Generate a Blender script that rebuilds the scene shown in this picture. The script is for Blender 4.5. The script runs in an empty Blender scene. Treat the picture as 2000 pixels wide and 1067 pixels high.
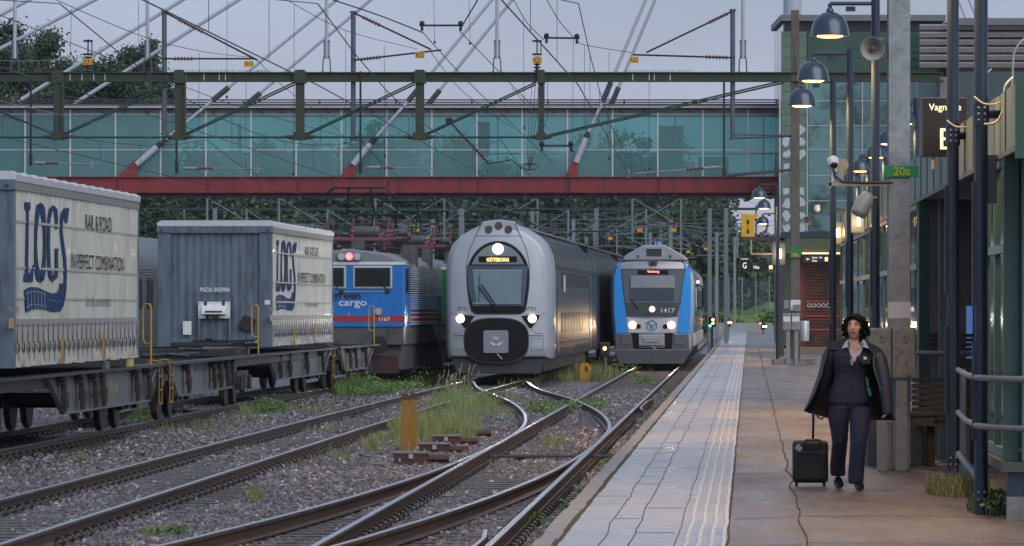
import bpy, math, random
from mathutils import Vector, Matrix, noise as mnoise
R = math.radians
PI = math.pi
rnd = random.Random(7)
scene = bpy.context.scene
COL = scene.collection

# ------------------------------------------------------------ camera, sky, sun, exposure
EYE = 2.05; FPX = 9200.0; CX = 1000.0; HY = 603.0
cam_d = bpy.data.cameras.new('camera'); cam = bpy.data.objects.new('camera', cam_d); COL.objects.link(cam)
cam.location = (0, 0, EYE); cam.rotation_euler = (R(90), 0, 0)
cam_d.sensor_width = 36.0; cam_d.lens = 36.0 * FPX / 2000.0; cam_d.shift_y = 69.5 / 2000.0
cam_d.clip_start = 1.0; cam_d.clip_end = 3000.0
cam_d.dof.use_dof = False
scene.camera = cam
world = bpy.data.worlds.new("World"); scene.world = world; world.use_nodes = True
wn = world.node_tree.nodes; wl = world.node_tree.links
for n in list(wn): wn.remove(n)
SUN_EL, SUN_ROT = R(38), R(148)
sky = wn.new('ShaderNodeTexSky'); sky.sky_type = 'NISHITA'; sky.sun_disc = False
sky.sun_elevation = SUN_EL; sky.sun_rotation = SUN_ROT; sky.air_density = 1.4; sky.dust_density = 1.5
ov = wn.new('ShaderNodeRGB'); ov.outputs[0].default_value = (3.45, 4.15, 5.75, 1)
tcw = wn.new('ShaderNodeTexCoord'); mpw = wn.new('ShaderNodeMapping'); mpw.inputs['Scale'].default_value = (1, 1, 4)
nzw = wn.new('ShaderNodeTexNoise'); nzw.inputs['Scale'].default_value = 7.0; nzw.inputs['Detail'].default_value = 5
rpw = wn.new('ShaderNodeMapRange'); rpw.inputs['From Min'].default_value = .3; rpw.inputs['From Max'].default_value = .7
rpw.inputs['To Min'].default_value = .86; rpw.inputs['To Max'].default_value = 1.08
mulw = wn.new('ShaderNodeVectorMath'); mulw.operation = 'SCALE'
wl.new(tcw.outputs['Generated'], mpw.inputs[0]); wl.new(mpw.outputs[0], nzw.inputs['Vector']); wl.new(nzw.outputs['Fac'], rpw.inputs['Value'])
sepw = wn.new('ShaderNodeSeparateXYZ'); wl.new(tcw.outputs['Generated'], sepw.inputs[0])
grw = wn.new('ShaderNodeMapRange'); grw.inputs['From Min'].default_value = .02; grw.inputs['From Max'].default_value = .075; wl.new(sepw.outputs['Z'], grw.inputs['Value'])
lowc = wn.new('ShaderNodeMix'); lowc.data_type = 'RGBA'; lowc.inputs[6].default_value = (4.5, 4.65, 6.2, 1); wl.new(grw.outputs[0], lowc.inputs['Factor']); wl.new(ov.outputs[0], lowc.inputs[7])
wl.new(lowc.outputs[2], mulw.inputs[0]); wl.new(rpw.outputs[0], mulw.inputs['Scale'])
mx = wn.new('ShaderNodeMix'); mx.data_type = 'RGBA'; mx.inputs['Factor'].default_value = 0.88
wl.new(sky.outputs[0], mx.inputs[6]); wl.new(mulw.outputs[0], mx.inputs[7])
bg = wn.new('ShaderNodeBackground'); bg.inputs['Strength'].default_value = 0.10
wo = wn.new('ShaderNodeOutputWorld'); wl.new(mx.outputs[2], bg.inputs['Color']); wl.new(bg.outputs[0], wo.inputs[0])
sun_d = bpy.data.lights.new('sun', 'SUN'); sun_d.energy = 1.5; sun_d.angle = R(60); sun_d.color = (1.0, .97, .93)
sun = bpy.data.objects.new('sun', sun_d); COL.objects.link(sun)
sd = Vector((math.sin(SUN_ROT) * math.cos(SUN_EL), math.cos(SUN_ROT) * math.cos(SUN_EL), math.sin(SUN_EL)))
sun.rotation_euler = sd.to_track_quat('Z', 'Y').to_euler()
scene.view_settings.view_transform = 'Standard'; scene.view_settings.look = 'None'
scene.view_settings.exposure = 0.14; scene.view_settings.gamma = 1.0
scene.cycles.use_denoising = True
scene.cycles.max_bounces = 6; scene.cycles.transparent_max_bounces = 12
scene.cycles.caustics_reflective = False; scene.cycles.caustics_refractive = False

# ------------------------------------------------------------ helpers
def at(px, py, d):
    'world point seen at photo position px,py at distance d'
    return Vector(((px - CX) / FPX * d, d, EYE - (py - HY) / FPX * d))
def dg(py, z):
    'distance of the level z seen at photo row py'
    return FPX * (EYE - z) / (py - HY)

class MB:
    def __init__(s): s.v = []; s.f = []; s.m = []; s.cur = 0; s.st = []
    def add(s, vs, fs):
        b = len(s.v); s.st.append((b, len(s.f))); s.v.extend([tuple(p) for p in vs]); s.f.extend([tuple(b + i for i in f) for f in fs]); s.m.extend([s.cur] * len(fs)); return s
    def mat(s, i): s.cur = i; return s
    def box(s, c, d, rz=0, rx=0, ry=0, taper=1.0):
        x, y, z = d[0] / 2, d[1] / 2, d[2] / 2
        M = Matrix.Rotation(rz, 3, 'Z') @ Matrix.Rotation(ry, 3, 'Y') @ Matrix.Rotation(rx, 3, 'X')
        P = []
        for k, (i, j, h) in enumerate([(-1, -1, -1), (1, -1, -1), (1, 1, -1), (-1, 1, -1), (-1, -1, 1), (1, -1, 1), (1, 1, 1), (-1, 1, 1)]):
            t = taper if h > 0 else 1.0
            P.append(Vector(c) + M @ Vector((i * x * t, j * y * t, h * z)))
        return s.add(P, [(0, 3, 2, 1), (4, 5, 6, 7), (0, 1, 5, 4), (1, 2, 6, 5), (2, 3, 7, 6), (3, 0, 4, 7)])
    def bx(s, x0, x1, y0, y1, z0, z1): return s.box(((x0 + x1) / 2, (y0 + y1) / 2, (z0 + z1) / 2), (abs(x1 - x0), abs(y1 - y0), abs(z1 - z0)))
    def quad(s, a, b, c, d): return s.add([a, b, c, d], [(0, 1, 2, 3)])
    def tube(s, p0, p1, r, n=8, r1=None, cap=True):
        p0 = Vector(p0); p1 = Vector(p1); r1 = r if r1 is None else r1
        a = (p1 - p0)
        if a.length < 1e-6: return s
        a.normalize(); u = a.orthogonal().normalized(); w = a.cross(u)
        P = [p0 + (u * math.cos(2 * PI * k / n) + w * math.sin(2 * PI * k / n)) * r for k in range(n)] + \
            [p1 + (u * math.cos(2 * PI * k / n) + w * math.sin(2 * PI * k / n)) * r1 for k in range(n)]
        F = [(k, (k + 1) % n, n + (k + 1) % n, n + k) for k in range(n)]
        if cap: F += [tuple(range(n - 1, -1, -1)), tuple(range(n, 2 * n))]
        return s.add(P, F)
    def path(s, pts, r, n=6):
        pts = [Vector(p) for p in pts]; rings = []; u = None
        for i, p in enumerate(pts):
            t = (pts[min(i + 1, len(pts) - 1)] - pts[max(i - 1, 0)]).normalized()
            if u is None: u = t.orthogonal().normalized()
            else: u = (u - t * u.dot(t)).normalized()
            w = t.cross(u); rr = r[i] if isinstance(r, (list, tuple)) else r
            rings.append([p + (u * math.cos(2 * PI * k / n) + w * math.sin(2 * PI * k / n)) * rr for k in range(n)])
        return s.loft(rings, True, True)
    def loft(s, rings, closed=True, caps=True):
        n = len(rings[0]); V = [p for r in rings for p in r]; F = []
        for i in range(len(rings) - 1):
            for k in range(n if closed else n - 1):
                a = i * n + k; b = i * n + (k + 1) % n
                F.append((a, b, b + n, a + n))
        if caps and closed: F += [tuple(range(n - 1, -1, -1)), tuple((len(rings) - 1) * n + k for k in range(n))]
        return s.add(V, F)
    def lathe(s, prof, c, axis=(0, 0, 1), n=16):
        a = Vector(axis).normalized(); u = a.orthogonal().normalized(); w = a.cross(u); c = Vector(c)
        rings = [[c + a * z + (u * math.cos(2 * PI * k / n) + w * math.sin(2 * PI * k / n)) * max(r, 1e-4) for k in range(n)] for r, z in prof]
        return s.loft(rings, True, True)
    def prism(s, poly, o, u, v, w, t):
        'polygon (u,v coords) extruded t along w from o'
        o = Vector(o); u = Vector(u); v = Vector(v); w = Vector(w)
        A = [o + u * a + v * b for a, b in poly]; B = [p + w * t for p in A]; n = len(A)
        return s.add(A + B, [tuple(range(n - 1, -1, -1)), tuple(range(n, 2 * n))] + [(k, (k + 1) % n, n + (k + 1) % n, n + k) for k in range(n)])
    def sph(s, c, r, n=10, m=6, sc=(1, 1, 1)):
        c = Vector(c); rings = []
        for i in range(m + 1):
            th = PI * i / m; rr = max(math.sin(th), 1e-3) * r
            rings.append([c + Vector((math.cos(2 * PI * k / n) * rr * sc[0], math.sin(2 * PI * k / n) * rr * sc[1], -math.cos(th) * r * sc[2])) for k in range(n)])
        return s.loft(rings, True, False)
    def each(s, name, mat, parent=None, **kw):
        'one object for every primitive that was added'
        out = []; st = s.st + [(len(s.v), len(s.f))]
        for (a, fa), (b, fb) in zip(st, st[1:]):
            q = MB(); q.v = s.v[a:b]; q.f = [tuple(i - a for i in f) for f in s.f[fa:fb]]; q.m = s.m[fa:fb]
            out.append(q.build(name, mat, parent, **kw))
        return out
    def build(s, name, mat, parent=None, label=None, cat=None, group=None, kind=None, smooth=False, bevel=0, loc=None, rz=0, sharp=35):
        me = bpy.data.meshes.new(name)
        off = Vector((0, 0, 0))
        if loc is not None and parent is None: pass
        me.from_pydata(s.v, [], s.f)
        for mm in (mat if isinstance(mat, (list, tuple)) else [mat]): me.materials.append(mm)
        if max(s.m, default=0) > 0: me.polygons.foreach_set('material_index', s.m)
        if smooth:
            me.polygons.foreach_set('use_smooth', [True] * len(me.polygons)); me.set_sharp_from_angle(angle=R(sharp))
        me.update()
        o = bpy.data.objects.new(name, me); COL.objects.link(o)
        if parent is not None: o.parent = parent
        if loc is not None: o.location = loc
        if rz: o.rotation_euler = (0, 0, rz)
        if bevel:
            b = o.modifiers.new('bevel', 'BEVEL'); b.width = bevel; b.segments = 2; b.limit_method = 'ANGLE'
        if label: o['label'] = label
        if cat: o['category'] = cat
        if group: o['group'] = group
        if kind: o['kind'] = kind
        return o

def thing(name, label, cat, loc=(0, 0, 0), rz=0, group=None):
    o = bpy.data.objects.new(name, None); COL.objects.link(o); o.empty_display_size = .1
    o.location = loc; o.rotation_euler = (0, 0, rz); o['label'] = label; o['category'] = cat
    if group: o['group'] = group
    return o
def copy_tree(o, parent=None, loc=None, rz=None, label=None):
    c = o.copy(); COL.objects.link(c)
    if parent is not None: c.parent = parent
    if loc is not None: c.location = loc
    if rz is not None: c.rotation_euler = (0, 0, rz)
    if label: c['label'] = label
    for ch in list(o.children): copy_tree(ch, c)
    return c
def finish(root, x0, y0, z0=0.0):
    'move a thing built in world coordinates so that its Empty stands at its base'
    root.location = (x0, y0, z0); M = Matrix.Translation((-x0, -y0, -z0))
    for ch in root.children:
        if ch.type == 'MESH' and ch.location.length < 1e-9: ch.data.transform(M)
        else: ch.location = ch.location + Vector((-x0, -y0, -z0))
        for g in ch.children:
            if ch.location.length < 1e-9 and g.type == 'MESH' and g.location.length < 1e-9: g.data.transform(M)

_font = {}
def text_mesh(body, h=None, w=None, extrude=0.004, bold=0.0, shear=0.0, space=1.0):
    cu = bpy.data.curves.new('lettering', 'FONT'); cu.body = body; cu.extrude = extrude; cu.offset = bold; cu.shear = shear
    cu.space_character = space; cu.resolution_u = 3
    o = bpy.data.objects.new('tmp', cu); COL.objects.link(o)
    dg_ = bpy.context.evaluated_depsgraph_get(); me = bpy.data.meshes.new_from_object(o.evaluated_get(dg_))
    bpy.data.objects.remove(o); bpy.data.curves.remove(cu)
    xs = [v.co.x for v in me.vertices]; ys = [v.co.y for v in me.vertices]
    if not xs: return me
    x0, x1, y0, y1 = min(xs), max(xs), min(ys), max(ys)
    sy = h / (y1 - y0) if h else 1; sx = w / (x1 - x0) if w else sy
    for v in me.vertices: v.co = Vector(((v.co.x - x0) * sx, (v.co.y - y0) * sy, v.co.z))
    return me
def text(body, o, u, v, h, w, mat, parent, name='lettering', **kw):
    'lettering whose lower left corner is o, running along u with up v'
    me = text_mesh(body, h, w, **kw); u = Vector(u).normalized(); v = Vector(v).normalized(); n = u.cross(v); o = Vector(o)
    me.transform(Matrix(((u.x, v.x, n.x, o.x), (u.y, v.y, n.y, o.y), (u.z, v.z, n.z, o.z), (0, 0, 0, 1))))
    me.materials.clear(); me.materials.append(mat); me.name = name
    ob = bpy.data.objects.new(name, me); COL.objects.link(ob); ob.parent = parent
    return ob

MATS = {}
def M(name, col=(.5, .5, .5), rough=.6, metal=0.0, var=.18, scale=6.0, bump=0.0, bscale=40.0, col2=None, c2scale=1.5, c2amt=(.5, .65), streak=None,
      emit=None, estr=0.0, coat=0.0, alpha=1.0, rvar=0.0, spec=.5, stretch=(1, 1, 1), trans=0.0):
    if name in MATS: return MATS[name]
    m = bpy.data.materials.new(name); m.use_nodes = True; nt = m.node_tree; N = nt.nodes; L = nt.links
    b = N['Principled BSDF']; tc = N.new('ShaderNodeTexCoord'); mp = N.new('ShaderNodeMapping'); mp.inputs['Scale'].default_value = stretch
    L.new(tc.outputs['Object'], mp.inputs[0])
    b.inputs['Roughness'].default_value = rough; b.inputs['Metallic'].default_value = metal
    b.inputs['Coat Weight'].default_value = coat; b.inputs['Alpha'].default_value = alpha
    b.inputs['Specular IOR Level'].default_value = spec; b.inputs['Transmission Weight'].default_value = trans
    c = (*col, 1)
    b.inputs['Base Color'].default_value = c
    src = None
    if var > 0:
        n1 = N.new('ShaderNodeTexNoise'); n1.inputs['Scale'].default_value = scale; n1.inputs['Detail'].default_value = 6; n1.inputs['Roughness'].default_value = .65
        L.new(mp.outputs[0], n1.inputs['Vector'])
        cr = N.new('ShaderNodeMapRange'); cr.inputs['From Min'].default_value = .25; cr.inputs['From Max'].default_value = .75
        cr.inputs['To Min'].default_value = 1 - var; cr.inputs['To Max'].default_value = 1 + var
        L.new(n1.outputs['Fac'], cr.inputs['Value'])
        vm = N.new('ShaderNodeVectorMath'); vm.operation = 'SCALE'; vm.inputs[0].default_value = col
        L.new(cr.outputs[0], vm.inputs['Scale']); src = vm.outputs[0]
        if rvar:
            rr = N.new('ShaderNodeMapRange'); rr.inputs['From Min'].default_value = .3; rr.inputs['From Max'].default_value = .7
            rr.inputs['To Min'].default_value = max(.02, rough - rvar); rr.inputs['To Max'].default_value = min(1, rough + rvar)
            n3 = N.new('ShaderNodeTexNoise'); n3.inputs['Scale'].default_value = scale * .4; n3.inputs['Detail'].default_value = 4
            L.new(mp.outputs[0], n3.inputs['Vector']); L.new(n3.outputs['Fac'], rr.inputs['Value']); L.new(rr.outputs[0], b.inputs['Roughness'])
    if col2 is not None:
        n2 = N.new('ShaderNodeTexNoise'); n2.inputs['Scale'].default_value = c2scale; n2.inputs['Detail'].default_value = 8; n2.inputs['Roughness'].default_value = .7
        L.new(mp.outputs[0], n2.inputs['Vector'])
        if streak:
            mp2 = N.new('ShaderNodeMapping'); mp2.inputs['Scale'].default_value = streak; L.new(tc.outputs['Object'], mp2.inputs[0]); L.new(mp2.outputs[0], n2.inputs['Vector'])
        r2 = N.new('ShaderNodeMapRange'); r2.inputs['From Min'].default_value = c2amt[0]; r2.inputs['From Max'].default_value = c2amt[1]
        L.new(n2.outputs['Fac'], r2.inputs['Value'])
        mm = N.new('ShaderNodeMix'); mm.data_type = 'RGBA'; mm.inputs[6].default_value = c; mm.inputs[7].default_value = (*col2, 1)
        if src: L.new(src, mm.inputs[6])
        L.new(r2.outputs[0], mm.inputs['Factor']); src = mm.outputs[2]
    if src: L.new(src, b.inputs['Base Color'])
    if bump:
        nb = N.new('ShaderNodeTexNoise'); nb.inputs['Scale'].default_value = bscale; nb.inputs['Detail'].default_value = 5
        L.new(mp.outputs[0], nb.inputs['Vector'])
        bp = N.new('ShaderNodeBump'); bp.inputs['Strength'].default_value = bump; bp.inputs['Distance'].default_value = .02
        L.new(nb.outputs['Fac'], bp.inputs['Height']); L.new(bp.outputs[0], b.inputs['Normal'])
    m['spec'] = spec
    if emit:
        b.inputs['Emission Color'].default_value = (*emit, 1); b.inputs['Emission Strength'].default_value = estr
    MATS[name] = m
    return m

def smoothpath(P, k=5):
    P = [Vector(p) for p in P]; out = []
    for i in range(len(P) - 1):
        a, b, c, d = P[max(i - 1, 0)], P[i], P[i + 1], P[min(i + 2, len(P) - 1)]
        for q in range(k):
            t = q / k; out.append(.5 * ((2 * b) + (c - a) * t + (2 * a - 5 * b + 4 * c - d) * t * t + (-a + 3 * b - 3 * c + d) * t ** 3))
    out.append(P[-1]); return out
def lerp(tab, x):
    if x <= tab[0][0]:
        (a, b), (c, d) = tab[0], tab[1]
        return b + (d - b) * (x - a) / (c - a)
    for (a, b), (c, d) in zip(tab, tab[1:]):
        if x <= c: return b + (d - b) * (x - a) / (c - a)
    (a, b), (c, d) = tab[-2], tab[-1]
    return d + (d - b) * (x - c) / (c - a)
def catmull(tab, n=8):
    'smooth the table once so that rails do not kink'
    out = []
    for i in range(len(tab) - 1):
        p0 = tab[max(i - 1, 0)]; p1 = tab[i]; p2 = tab[i + 1]; p3 = tab[min(i + 2, len(tab) - 1)]
        m1 = (p2[1] - p0[1]) / (p2[0] - p0[0]); m2 = (p3[1] - p1[1]) / (p3[0] - p1[0]); h = p2[0] - p1[0]
        for k in range(n):
            t = k / n; t2 = t * t; t3 = t2 * t
            out.append((p1[0] + h * t, (2 * t3 - 3 * t2 + 1) * p1[1] + (t3 - 2 * t2 + t) * h * m1 + (-2 * t3 + 3 * t2) * p2[1] + (t3 - t2) * h * m2))
    out.append(tab[-1]); return out

# ------------------------------------------------------------ shared materials
RAILTOP = M('polished_rail', (.60, .60, .62), rough=.30, metal=1, var=.05, scale=3)
RAILSIDE = M('rusty_rail', (.055, .040, .033), rough=.5, var=.35, scale=9, col2=(.10, .055, .035), c2scale=2)
SLEEP = M('sleeper_concrete', (.105, .098, .095), rough=.5, var=.3, scale=8, col2=(.05, .042, .04), c2scale=3, rvar=.15, bump=.3)
BLACKM = M('black_iron', (.018, .018, .02), rough=.4, var=.3, scale=20)
NAVY = M('navy_paint', (.012, .026, .052), rough=.38, var=.2, scale=10, coat=.2)
GALV = M('galvanised', (.24, .27, .29), rough=.5, metal=.25, var=.22, scale=12, col2=(.14, .15, .15), c2scale=5)
GALVD = M('galvanised_dark', (.10, .13, .16), rough=.5, metal=.3, var=.2, scale=5)
CONC = M('concrete', (.20, .195, .185), rough=.75, var=.22, scale=9, bump=.35, bscale=60, col2=(.11, .105, .095), c2scale=3)
GREENBEAM = M('mossy_green_paint', (.038, .050, .032), rough=.7, var=.3, scale=8, col2=(.075, .045, .03), c2scale=3.0, c2amt=(.58, .7), bump=.2)
DARKGREEN = M('dark_green_paint', (.022, .068, .058), rough=.4, var=.2, scale=8)
TEALP = M('teal_frame_paint', (.075, .19, .18), rough=.4, var=.2, scale=8)
INSUL = M('brown_insulator', (.16, .045, .038), rough=.25, var=.2)
WIRE = M('catenary_wire', (.022, .024, .028), rough=.5, metal=.3, var=0)
WIREL = M('bright_wire', (.32, .36, .38), rough=.4, metal=.5, var=0)
TAGY = M('yellow_plate', (.70, .40, .015), rough=.5, var=.08)
INK = M('black_ink', (.015, .015, .015), rough=.6, var=0)
YEL = M('yellow_paint', (.55, .33, .03), rough=.45, var=.2, scale=10)
WHITE = M('white_paint', (.68, .70, .72), rough=.45, var=.08)
WARM = (1.0, .55, .16)
RED = M('bridge_red', (.22, .026, .03), rough=.5, var=.18, scale=2.5, col2=(.11, .024, .028), c2scale=1.2, streak=(1.5, 1, .25))
# ------------------------------------------------------------ the ground and the platform
import numpy as np
def X3(d): return -.967 + .0486 * (d - 40.6)
def XE(d): return .147 + .0503 * (d - 33.1)
T2 = catmull([(30, -5.75), (50.5, -4.76), (86.6, -3.05), (111.7, -1.75), (135, -.45), (162, 1.2), (189, 2.75), (216, 4.3), (260, 6.6), (330, 10.2)])
T1 = catmull([(30, -10.1), (50, -9.12), (68, -8.25), (85, -7.4), (105, -6.55), (118, -5.75), (131, -4.85), (147, -4.0), (163, -3.3), (200, -1.6), (260, 1.5), (330, 5)])
OFF4 = catmull([(30, -2.7), (36, -1.85), (41, -1.30), (43.6, -1.08), (46.6, -.84), (51.7, -.52), (58.8, -.21), (66, -.05), (71, 0)])
OFF5 = catmull([(74, 0), (80, -.05), (86.5, -.26), (95.3, -.74), (106.6, -1.62), (120, -2.95), (134, -3.95)])
def X1(d): return lerp(T1, d)
def X2(d): return lerp(T2, d)
def X4(d): return X3(d) + lerp(OFF4, d)
def X5(d): return X3(d) + lerp(OFF5, d)

m = bpy.data.materials.new('ballast_bed'); m.use_nodes = True; N = m.node_tree.nodes; L = m.node_tree.links; b = N['Principled BSDF']
tc = N.new('ShaderNodeTexCoord'); vo = N.new('ShaderNodeTexVoronoi'); vo.inputs['Scale'].default_value = 17
L.new(tc.outputs['Object'], vo.inputs['Vector'])
sp = N.new('ShaderNodeSeparateColor'); L.new(vo.outputs['Color'], sp.inputs[0])
cr = N.new('ShaderNodeValToRGB'); e = cr.color_ramp.elements
e[0].position = 0; e[0].color = (.048, .041, .042, 1); e[1].position = 1; e[1].color = (.42, .40, .42, 1)
for p, c in ((.3, (.098, .090, .090, 1)), (.55, (.150, .142, .148, 1)), (.75, (.17, .13, .12, 1)), (.86, (.20, .18, .21, 1))):
    q = e.new(p); q.color = c
L.new(sp.outputs[0], cr.inputs[0])
nz = N.new('ShaderNodeTexNoise'); nz.inputs['Scale'].default_value = .9; nz.inputs['Detail'].default_value = 6; L.new(tc.outputs['Object'], nz.inputs['Vector'])
mr = N.new('ShaderNodeMapRange'); mr.inputs['From Min'].default_value = .3; mr.inputs['From Max'].default_value = .7; mr.inputs['To Min'].default_value = .85; mr.inputs['To Max'].default_value = 1.4
L.new(nz.outputs['Fac'], mr.inputs['Value']); vs = N.new('ShaderNodeVectorMath'); vs.operation = 'SCALE'
L.new(cr.outputs[0], vs.inputs[0]); L.new(mr.outputs[0], vs.inputs['Scale']); L.new(vs.outputs[0], b.inputs['Base Color'])
b.inputs['Roughness'].default_value = .42
bp = N.new('ShaderNodeBump'); bp.inputs['Strength'].default_value = .8; bp.inputs['Distance'].default_value = .03
L.new(vo.outputs['Distance'], bp.inputs['Height']); L.new(bp.outputs[0], b.inputs['Normal'])
BALLAST = m

mb = MB(); xs = [-900, -200, -60, -20] + [-12 + i * 1.0 for i in range(32)] + [30, 80, 300, 900]
ys = [-30, 10, 25] + [35 + i * 2.5 for i in range(60)] + [200, 230, 270, 330, 420, 600, 900, 1500]
V = []
for y in ys:
    for x in xs:
        z = -.215 + .02 * mnoise.noise(Vector((x * .6, y * .3, 0)))
        V.append((x, y, z))
nx = len(xs); F = [(j * nx + i, j * nx + i + 1, (j + 1) * nx + i + 1, (j + 1) * nx + i) for j in range(len(ys) - 1) for i in range(nx - 1)]
mb.add(V, F).build('ground', BALLAST, kind='structure', smooth=True, sharp=80)

def stones():
    rs = np.random.RandomState(3)
    cube = np.array([(-1, -1, -1), (1, -1, -1), (1, 1, -1), (-1, 1, -1), (-1, -1, 1), (1, -1, 1), (1, 1, 1), (-1, 1, 1)], float)
    fq = np.array([(0, 3, 2, 1), (4, 5, 6, 7), (0, 1, 5, 4), (1, 2, 6, 5), (2, 3, 7, 6), (3, 0, 4, 7)])
    C = []; S = []
    for (d0, d1, dens, sz) in ((38.5, 52, 430, .030), (52, 68, 300, .033), (68, 92, 150, .042), (92, 128, 62, .06)):
        n = int((d1 - d0) * ((.112 * d1 + .112 * d0) / 2 + 3) * dens)
        d = rs.uniform(d0, d1, n); x = rs.uniform(-.112 * d1, 4.0, n)
        ok = (x > -.111 * d) & (x < (.147 + .0503 * (d - 33.1)) - .02) & (x < .111 * d)
        x = x[ok]; d = d[ok]
        lum = rs.rand(len(x))
        z = -.205 + rs.uniform(-.02, .012, len(x)) + .02 * np.sin(x * 1.7 + d * .3)
        C.append(np.stack([x, d, z], 1)); S.append(sz * rs.uniform(.55, 1.35, len(x)))
    C = np.concatenate(C); S = np.concatenate(S); n = len(C)
    P = cube[None] * rs.uniform(.55, 1.15, (n, 8, 3)) * (S[:, None, None]) * rs.uniform(.6, 1.2, (n, 1, 3))
    a = rs.uniform(0, 2 * PI, (3, n)); ca, sa = np.cos(a), np.sin(a)
    Rz = np.zeros((n, 3, 3)); Rz[:, 0, 0] = ca[0]; Rz[:, 0, 1] = -sa[0]; Rz[:, 1, 0] = sa[0]; Rz[:, 1, 1] = ca[0]; Rz[:, 2, 2] = 1
    Rx = np.zeros((n, 3, 3)); Rx[:, 0, 0] = 1; Rx[:, 1, 1] = ca[1]; Rx[:, 1, 2] = -sa[1]; Rx[:, 2, 1] = sa[1]; Rx[:, 2, 2] = ca[1]
    P = np.einsum('nij,nvj->nvi', Rx @ Rz, P) + C[:, None]
    me = bpy.data.meshes.new('ballast_stones'); me.vertices.add(n * 8); me.vertices.foreach_set('co', P.reshape(-1).astype(np.float32))
    Fa = (fq[None] + (np.arange(n) * 8)[:, None, None]).reshape(-1)
    me.loops.add(n * 24); me.loops.foreach_set('vertex_index', Fa.astype(np.int32))
    me.polygons.add(n * 6); me.polygons.foreach_set('loop_start', (np.arange(n * 6) * 4).astype(np.int32))
    me.update(calc_edges=True); me.validate()
    me.materials.append(BALLAST)
    o = bpy.data.objects.new('ballast_stones', me); COL.objects.link(o); o['kind'] = 'stuff'; o['label'] = 'loose grey purple ballast stones between the rails'; o['category'] = 'ballast'
stones()

# platform
D0, D1 = 12.0, 420.0
PAVE = M('wet_concrete_slab', (.42, .43, .455), rough=.30, var=.16, scale=2.2, rvar=.14, col2=(.12, .118, .115), c2scale=1.6, c2amt=(.6, .72), streak=(1.2, 4.5, 1), bump=.08, bscale=30)
KERBM = M('kerb_stone', (.27, .26, .25), rough=.6, var=.25, scale=7, bump=.2)
ASPH = M('wet_asphalt', (.150, .128, .110), rough=.38, var=.32, scale=5.0, rvar=.15, bump=.6, bscale=70, stretch=(1, .22, 1), col2=(.085, .070, .062), c2scale=1.0, c2amt=(.50, .66), streak=(1.3, .10, 1))
JOINT = M('joint_dirt', (.035, .025, .018), rough=.8, var=.2)
MOSS = M('moss', (.05, .055, .018), rough=.9, var=.4, scale=12)
mb = MB()
def strip(mb, a, b, z0, z1, n=80, wob=0.0, d0=D0, d1=D1, seed=0):
    'strip of the platform between offsets a and b from its edge'
    V = []
    for i in range(n + 1):
        t = i / n; d = d0 + (d1 - d0) * (t ** 2.2)
        wa = wob * mnoise.noise(Vector((d * .42, seed, 0))) + wob * .35 * mnoise.noise(Vector((d * 1.3, seed, 3)))
        x = XE(d)
        V += [(x + a + wa, d, z1), (x + b + wa, d, z1), (x + b + wa, d, z0), (x + a + wa, d, z0)]
    F = []
    for i in range(n):
        o = i * 4
        F += [(o, o + 1, o + 5, o + 4), (o + 1, o + 2, o + 6, o + 5), (o + 3, o, o + 4, o + 7)]
    F += [(0, 3, 2, 1), (n * 4, n * 4 + 1, n * 4 + 2, n * 4 + 3)]
    return mb.add(V, F)
PZ = .38
strip(mb, .03, 30, -.3, PZ - .012).build('platform', CONC, kind='structure')
strip(MB(), .15, 1.36, PZ - .012, PZ).build('slab_paving', PAVE, kind='structure')
strip(MB(), 1.36, 29.9, PZ - .012, PZ - .004).build('asphalt_paving', ASPH, kind='structure')
mb = MB(); d = D0; k = 0
while d < 300:
    L_ = 1.0 if d < 120 else 3.0
    w = rnd.uniform(-.012, .012); x0, x1 = XE(d + .012), XE(d + L_ - .012)
    mb.add([(x0 + w, d + .012, PZ + .012), (x0 + .135 + w, d + .012, PZ + .012), (x1 + .135 + w, d + L_ - .012, PZ + .012), (x1 + w, d + L_ - .012, PZ + .012),
            (x0 + w, d + .012, PZ - .2), (x0 + .135 + w, d + .012, PZ - .2), (x1 + .135 + w, d + L_ - .012, PZ - .2), (x1 + w, d + L_ - .012, PZ - .2)],
           [(0, 1, 2, 3), (7, 6, 5, 4), (0, 4, 5, 1), (1, 5, 6, 2), (2, 6, 7, 3), (3, 7, 4, 0)])
    d += L_
mb.build('kerb', KERBM, kind='structure')
mb = MB()
for a, wd, wob, sd_ in ((.45, .007, .026, 1), (.66, .008, .026, 2), (.99, .006, .016, 3)):
    strip(mb, a, a + wd, PZ - .005, PZ + .003, n=420, wob=wob, d0=28, d1=230, seed=sd_ * 9.1)
for i in range(46):
    dd = 30 + i * 2.4 + rnd.uniform(-.4, .4); a = rnd.choice([.16, .46, .46, .67]); w = {.16: .28, .46: .19, .67: .3}[a]
    x = XE(dd) + a; mb.quad((x, dd, PZ + .0045), (x + w, dd, PZ + .0045), (x + w, dd + .05, PZ + .0045), (x, dd + .05, PZ + .0045))
strip(mb, 1.355, 1.372, PZ - .005, PZ + .0035, n=300, wob=.02, d0=28, d1=230, seed=77)
strip(mb, 1.92, 1.932, PZ - .005, PZ + .0035, n=300, wob=.05, d0=28, d1=200, seed=55)
for dd in (33.0, 37.4, 47.5, 56.5, 72, 96):
    x = XE(dd); mb.quad((x + 1.4, dd, PZ + .0055), (x + 1.91, dd + .3, PZ + .0055), (x + 1.91, dd + .35, PZ + .0055), (x + 1.4, dd + .05, PZ + .0055))
    mb.quad((x + 1.95, dd + .5, PZ + .0055), (x + 5.5, dd + .2, PZ + .0055), (x + 5.5, dd + .25, PZ + .0055), (x + 1.95, dd + .55, PZ + .0055))
mb.build('platform_joints', JOINT, kind='structure')
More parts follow.
